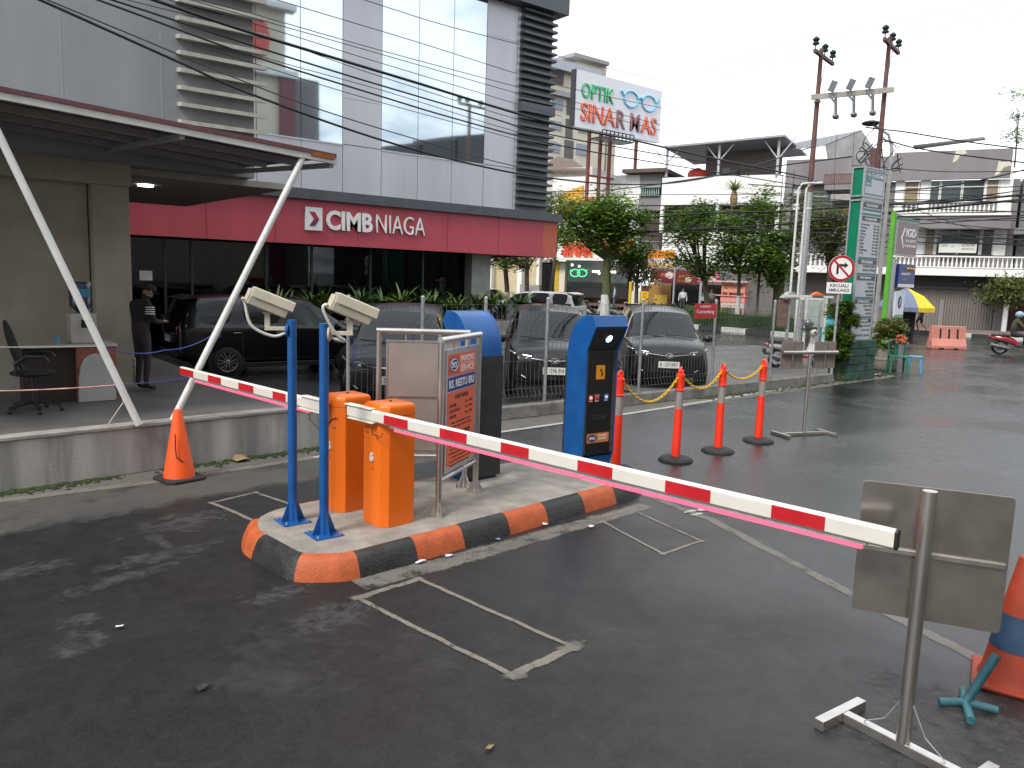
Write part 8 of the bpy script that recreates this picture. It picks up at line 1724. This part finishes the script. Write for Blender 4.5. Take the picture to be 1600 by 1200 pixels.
# ================================================================== utility poles and cables
m_pole = mat('red_oxide_pole', (.13, .06, .05), .7, var=.2, scale=6); m_ins = mat('dark_insulator', (.02, .04, .04), .3); m_cab = mat('black_cable', (.012, .012, .014), .6); m_cabt = mat('grey_cable', (.05, .05, .055), .6)
def upole(px, w, ytop, lab, split):
    b = at_w(px, 520, w); t = thing('utility_pole', lab, 'utility pole', (b.x, b.y, 0)); zt = (lambda: at_w(px + (520 - ytop) * .09, ytop, w).z)(); zs = at_w(px, split, w).z
    MB().cyl((0, 0, 0), (0, 0, zs), .115, .095, n=14).build('lower_pole', m_galv, t, smooth=40); MB().cyl((0, 0, zs), (0, 0, zt), .09, .065, n=14).build('upper_pole', m_pole, t, smooth=40)
    a = (Vector((RW[0], RW[1], 0)) * .62 + Vector((FW[0], FW[1], 0)) * .78); 
    b2 = MB(); b2.beam(-a * .62 + Vector((0, 0, zt - .2)), a * 1.25 + Vector((0, 0, zt - .2)), .1, .1); b2.build('cross_arm', m_pole, t); I = MB(); tips = []
    for k in (-.55, .35, 1.15):
        c = a * k + Vector((0, 0, zt - .15)); I.lathe([(.02, 0), (.02, .12), (.10, .14), (.11, .19), (.06, .22), (.10, .26), (.11, .31), (.04, .38)], c=c, n=12); tips.append(c + Vector((b.x, b.y, .42)))
    I.build('insulator', m_ins, t, smooth=30); MB().tube([a * .5 + Vector((0, 0, zt - .25)), Vector((0, 0, zt - 1.6))], .015, 5).build('arm_stay', m_galv, t)
    bd = MB()
    for z in (zt - 4.2, zt - 5.0, zt - 1.65): bd.cyl((0, 0, z), (0, 0, z + .06), .112, n=14)
    bd.build('pole_band', m_wfr, t); return t, tips
u1, tips1 = upole(1247, 26, 76, 'left brown utility pole of the pair, with a tilted top arm', 300); u2, tips2 = upole(1347, 26, 58, 'right brown utility pole of the pair, the taller one behind the green pylon', 330)
tf = thing('switch_crossbeam', 'pale steel beam with hanging fuse switches joining the two utility poles', 'crossbeam', (0, 0, 0)); b0, b1 = at_w(1268, 152, 25.8), at_w(1396, 140, 25.8); MB().beam(b0, b1, .09, .16).build('beam', mat('pale_galvanised', (.42, .39, .34), .6, .3), tf)
for f in (.2, .42, .65):
    c = b0.lerp(b1, f); s = MB(); s.beam(c + Vector((0, 0, .05)), c + Vector((.05, -.25, -.25)), .06, .06); s.cyl(c + Vector((.05, -.25, -.1)), c + Vector((.08, -.28, -.62)), .05, n=8); s.ell(c + Vector((.08, -.28, -.66)), (.14, .1, .09), 10, 6); s.beam(c + Vector((-.05, -.1, .1)), c + Vector((.02, -.2, .42)), .03, .2); s.build('fuse_switch', mat('fuse_grey', (.14, .15, .16), .5), tf)
cp_ = thing('cable_conduits', 'pair of slim white conduit pipes standing before the left utility pole', 'conduit', (0, 0, 0))
for px in (1233, 1245): p = at_w(px, 480, 24.5); zt = at_w(px + 17, 285, 24.5).z; MB().tube([(p.x, p.y, 0), (p.x, p.y, zt - .2), (p.x + .08, p.y - .06, zt - .04), (p.x + .35, p.y - .3, zt)], .036, 10).build('conduit_pipe', m_wfr, cp_, smooth=50)
gpl = thing('lamp_pole', 'thin grey street pole with a curved top beside the right utility pole', 'pole', (0, 0, 0)); p = at_w(1368, 500, 27.5); zt = at_w(1400, 232, 27.5).z; MB().tube([(p.x, p.y, 0), (p.x, p.y, zt), (p.x - .12, p.y + .1, zt + .45), (p.x - .55, p.y + .45, zt + .75)], [.08, .06, .05, .04], 10).build('pole', mat('pale_pole', (.45, .44, .43), .5), gpl, smooth=50); MB().ell((p.x - .62, p.y + .5, zt + .8), (.3, .3, .09), 14, 6).build('lamp_head', mat('dark_lamp_head', (.03, .03, .035), .5), gpl, smooth=60)
MB().tube([at_w(1352, 520, 25), at_w(1352 + 14, 232, 25)], .11, 10).build('brown_post', m_pole, smooth=50, label='short brown post top between the pylon and the gable', cat='post')
tg = MB(); cN = at_w(1378, 245, 25.8)
for k in range(26):
    a = random.uniform(0, 6.28); r = random.uniform(.3, 1.0); c = cN + Vector((random.uniform(-.6, .6), random.uniform(-.5, .5), random.uniform(-1.3, .9))); tg.tube([c + Vector((r * .5 * math.cos(a + q) * (1 - q * .1), r * .3 * math.sin(q), -r * .6 * math.sin(a + q * .8) - .05 * q)) for q in np.linspace(0, 3.5, 9)], .016, 4)
tg.build('cable_tangle', m_cab, label='tangled knot of black cables on the right utility pole', cat='cable tangle')
def wire(pts, plane, r, lab, grp, m=None):
    P = [plane(*p) for p in pts]; P = [P[0] + (P[0] - P[1]) * .6] + P + [P[-1] + (P[-1] - P[-2]) * .1]; Q = []
    for i in range(len(P) - 1):
        a_, b_, c_, d_ = P[max(i - 1, 0)], P[i], P[i + 1], P[min(i + 2, len(P) - 1)]
        for k in range(8): f = k / 8; Q.append(.5 * ((2 * b_) + (c_ - a_) * f + (2 * a_ - 5 * b_ + 4 * c_ - d_) * f * f + (3 * b_ - a_ - 3 * c_ + d_) * f ** 3))
    Q.append(P[-1]); MB().tube(Q, r, 6).build('overhead_cable', m or m_cab, smooth=60, label=lab, cat='cable', group=grp)
wF = Frame(0, 10.6, math.atan2(2.9, 21.5))
def onw(px, py, d=0.0): x, z = wF.at(px, py, d); return wF.w(x, d, z)
GA = 'overhead cables in front of the bank'
thick = 'thick black overhead cable across the bank front, '
wire([(241, 0), (392, 51), (640, 126), (760, 163), (880, 197), (980, 217), (1095, 243), (1250, 275)], onw, .022, thick + 'the boldest one through the mirror windows', GA)
wire([(63, 0), (275, 95), (400, 150), (600, 220), (753, 260), (850, 277), (967, 288), (1067, 284), (1160, 264), (1262, 232)], onw, .017, thick + 'the lowest one, sagging towards the pole', GA)
wire([(200, 8), (406, 75), (567, 125), (760, 182), (850, 208), (1000, 236), (1255, 280)], onw, .013, thick + 'just below the boldest cable', GA)
wire([(200, 17), (387, 85), (600, 152), (710, 185), (850, 222), (1000, 250), (1250, 290)], onw, .013, thick + 'third of the middle set', GA)
thinl = 'thin grey overhead line slanting across the bank front'
for i, pts in enumerate(([(200, 52), (393, 132), (533, 182), (700, 232), (785, 255), (860, 270)], [(570, 0), (690, 38), (813, 70), (900, 95), (1040, 128)], [(450, 5), (640, 62), (760, 100), (815, 117), (900, 140), (1040, 170)], [(400, 23), (600, 80), (813, 137), (900, 160), (1050, 200)],
        [(400, 29), (600, 86), (813, 147), (900, 170), (1050, 208)], [(200, 0), (400, 52), (560, 108), (760, 172), (860, 200)], [(400, 100), (560, 150), (760, 205), (860, 232)], [(300, 10), (400, 38), (600, 100), (800, 160), (870, 180)], [(330, 60), (420, 92), (600, 142), (760, 192), (860, 220)])):
    wire(pts, lambda x, y, d=.15 * i: onw(x, y, d), .0065 if i > 0 else .009, thinl, GA, m_cabt)
for a, b in ((858, 150), (858, 162)): wire([(858, a + 10), (940, a - 20), (1035, a - 50), (1120, a - 72)], lambda x, y: onw(x, y, 3.5), .012, 'thin dark line crossing in front of the billboard', 'lines over the billboard', m_cabt)
kF = Frame(30.2, 0, math.pi / 2 * -1)
def onk(px, py, d=0.0): x, z = kF.at(px, py, d); return kF.w(x, d, z)
GB = 'street cables before the far shops'; nml = ['thick black street cable strung low before the far trees', 'black street cable strung before the far shops']
for i, (pts, r) in enumerate((([(846, 367), (960, 364), (1090, 358), (1225, 350), (1330, 338), (1460, 325), (1640, 308)], .045), ([(846, 341), (980, 341), (1110, 333), (1225, 330), (1340, 322), (1470, 316), (1640, 300)], .04), ([(846, 300), (960, 296), (1060, 283), (1160, 268), (1225, 258), (1320, 246)], .028),
        ([(846, 318), (1000, 322), (1225, 316), (1420, 312), (1640, 318)], .02), ([(1030, 369), (1130, 376), (1225, 380), (1400, 378), (1640, 384)], .025), ([(846, 352), (1000, 350), (1200, 342), (1420, 334), (1640, 330)], .02), ([(1225, 292), (1330, 300), (1430, 296), (1530, 282), (1640, 255)], .024),
        ([(1225, 306), (1380, 316), (1500, 312), (1640, 300)], .016), ([(1380, 262), (1470, 268), (1560, 268), (1640, 266)], .016), ([(1380, 300), (1480, 304), (1640, 308)], .016), ([(1380, 322), (1500, 328), (1640, 332)], .018), ([(1380, 345), (1500, 341), (1640, 335)], .018), ([(1380, 366), (1500, 366), (1640, 368)], .016), ([(1400, 397), (1500, 399), (1640, 401)], .018), ([(1230, 398), (1330, 392), (1450, 381), (1640, 380)], .014))):
    wire(pts, lambda x, y, d=.12 * i: onk(x, y, d), r, nml[0] if i < 2 else nml[1], GB)
rw_ = random.Random(3)
for i in range(12):
    y0, y1 = rw_.uniform(296, 372), rw_.uniform(288, 392); xs_ = (846, 1000, 1225, 1430, 1640) if i < 6 else (1380, 1440, 1500, 1570, 1640)
    wire([(x, y0 + (y1 - y0) * q / 4 + (8 if i < 6 else 4) * math.sin(math.pi * q / 4)) for q, x in enumerate(xs_)], lambda x, y, d=-.1 * i - .2: onk(x, y, d), rw_.choice((.012, .016, .02)), nml[1], GB)
wire([(1378, 202), (1420, 207), (1500, 220), (1600, 233), (1700, 246)], lambda x, y: at_w(x, y, 26), .022, 'upper black cable leaving the right pole towards the right edge', 'cables leaving the right pole'); wire([(1395, 222), (1430, 231), (1500, 242), (1600, 254), (1700, 266)], lambda x, y: at_w(x, y, 26.2), .022, 'lower black cable leaving the right pole towards the right edge', 'cables leaving the right pole')
for k in range(3):
    p, q = tips1[k], tips2[k]; a = (q - p).normalized(); P = [p - a * 3.5 + Vector((0, 0, -.45)), p, p.lerp(q, .5) - Vector((0, 0, .1)), q, q + a * 14 + Vector((0, 0, .35 - .25 * k))]
    MB().tube(P, .008, 5).build('overhead_cable', m_cabt, label='fine high voltage wire over the tops of both utility poles', cat='cable', group='high voltage wires on the pole tops')
for f in (.22, .44, .67): p = b0.lerp(b1, f) + Vector((.08, -.28, -.7)); MB().tube([p, p + Vector((.3, .1, -1.6)), p + Vector((.9, .3, -3.4))], .007, 5).build('dropper_wire', m_cabt, label='fine dropper wire hanging from a fuse switch', cat='cable', group='dropper wires under the crossbeam')

# ================================================================== what stands behind the camera and shows in the bank's mirror windows
hs_ = thing('hospital_wing', 'beige hospital wing with a maroon pillar, mirrored in the bank windows', 'building', (0, -9, 0)); mF = Frame(0, 40.2 + 9, 0)
def mir(px, py): return mF.at(px, py)            # the mirrored image stands 49.2 m away along +y
x0, _ = mir(360, 100); x1, _ = mir(446, 100); zb = mir(420, 120)[1]
MB().box(x0 - 30, x1, -10, 0, 0, mir(440, 18)[1]).build('wing_wall', m_pwall, hs_); MB().box(mir(436, 150)[0], mir(459, 150)[0], -6, .3, 0, mir(445, 122)[1]).build('maroon_pillar', mat('maroon_paint', (.17, .03, .05), .5), hs_); MB().box(mir(385, 120)[0] - 20, mir(462, 118)[0], -.2, .5, mir(440, 122)[1], mir(440, 110)[1]).build('cornice', m_wwall, hs_)
MB().box(mir(415, 5)[0] - 20, mir(458, 5)[0], -.2, .6, mir(440, 18)[1], mir(440, 8)[1]).build('top_cornice', m_wwall, hs_); MB().box(mir(459, 150)[0], mir(502, 150)[0], -6, -.3, 0, mir(480, 122)[1]).build('grey_annex', m_gwall, hs_)
x, z = mir(397, 58); MB().lathe([(.95, 0), (.95, .2)], n=24, T=plane_T((x, .15, z), (-1, 0, 0), (0, 0, 1)) @ Matrix.Diagonal((.9, 1.3, 1, 1))).build('red_emblem', mat('emblem_red', (.6, .06, .04), .4), hs_)
rr_ = thing('low_sheds', 'dark roofed sheds across the lane, mirrored in the bank windows', 'building', (0, -9, 0)); 
for a, b, yt in ((600, 660, 230), (656, 715, 222), (712, 775, 212)): X0, z0 = mir(a, yt); X1, z1 = mir(b, yt - 4); MB().add([(X0, 0, 0), (X1, 0, 0), (X1, 0, z1), (X0, 0, z0), (X0, -6, 0), (X1, -6, 0), (X1, -6, z1 + .3), (X0, -6, z0 + .3)], [(1, 0, 3, 2), (4, 5, 6, 7), (0, 4, 7, 3), (5, 1, 2, 6), (3, 7, 6, 2)]).build('shed', mat('dark_shed', (.06, .065, .07), .7), rr_)
mp_ = thing('mirrored_pole', 'brown utility pole behind the camera, mirrored in the bank windows', 'utility pole', (*[mir(722, 160)[0], -8.0], 0)); zt = mir(725, 166)[1]; MB().cyl((0, 0, 0), (0, 0, zt), .16, .12, n=10).build('pole', m_pole, mp_); MB().box(-1.0, 2.2, -.06, .06, zt - .2, zt - .05).build('cross_arm', m_pole, mp_); b = MB()
for x in (-.9, -.2, 1.0, 2.0): b.lathe([(.04, 0), (.04, .1), (.18, .15), (.18, .35), (.08, .45)], c=(x, 0, zt - .05), n=10)
b.build('insulator', m_ins, mp_)

for o in [o for o in bpy.data.objects if o.type == 'MESH' and o.parent is not None and not o.children]:
    if o.name.split('.')[0] in {'red_band', 'screw', 'bolt', 'cable_gland', 'tap', 'peeling_patch', 'shop_lamp', 'projector_lens', 'slots', 'stay', 'emblem_upper', 'wiper', 'dish_picture', 'window_sill', 'mirrors', 'canopy_post', 'conduit_pipe', 'heading_bar', 'insulator', 'sill_trim', 'petrol_stripe', 'armrest', 'window_frame'}: split_loose(o)
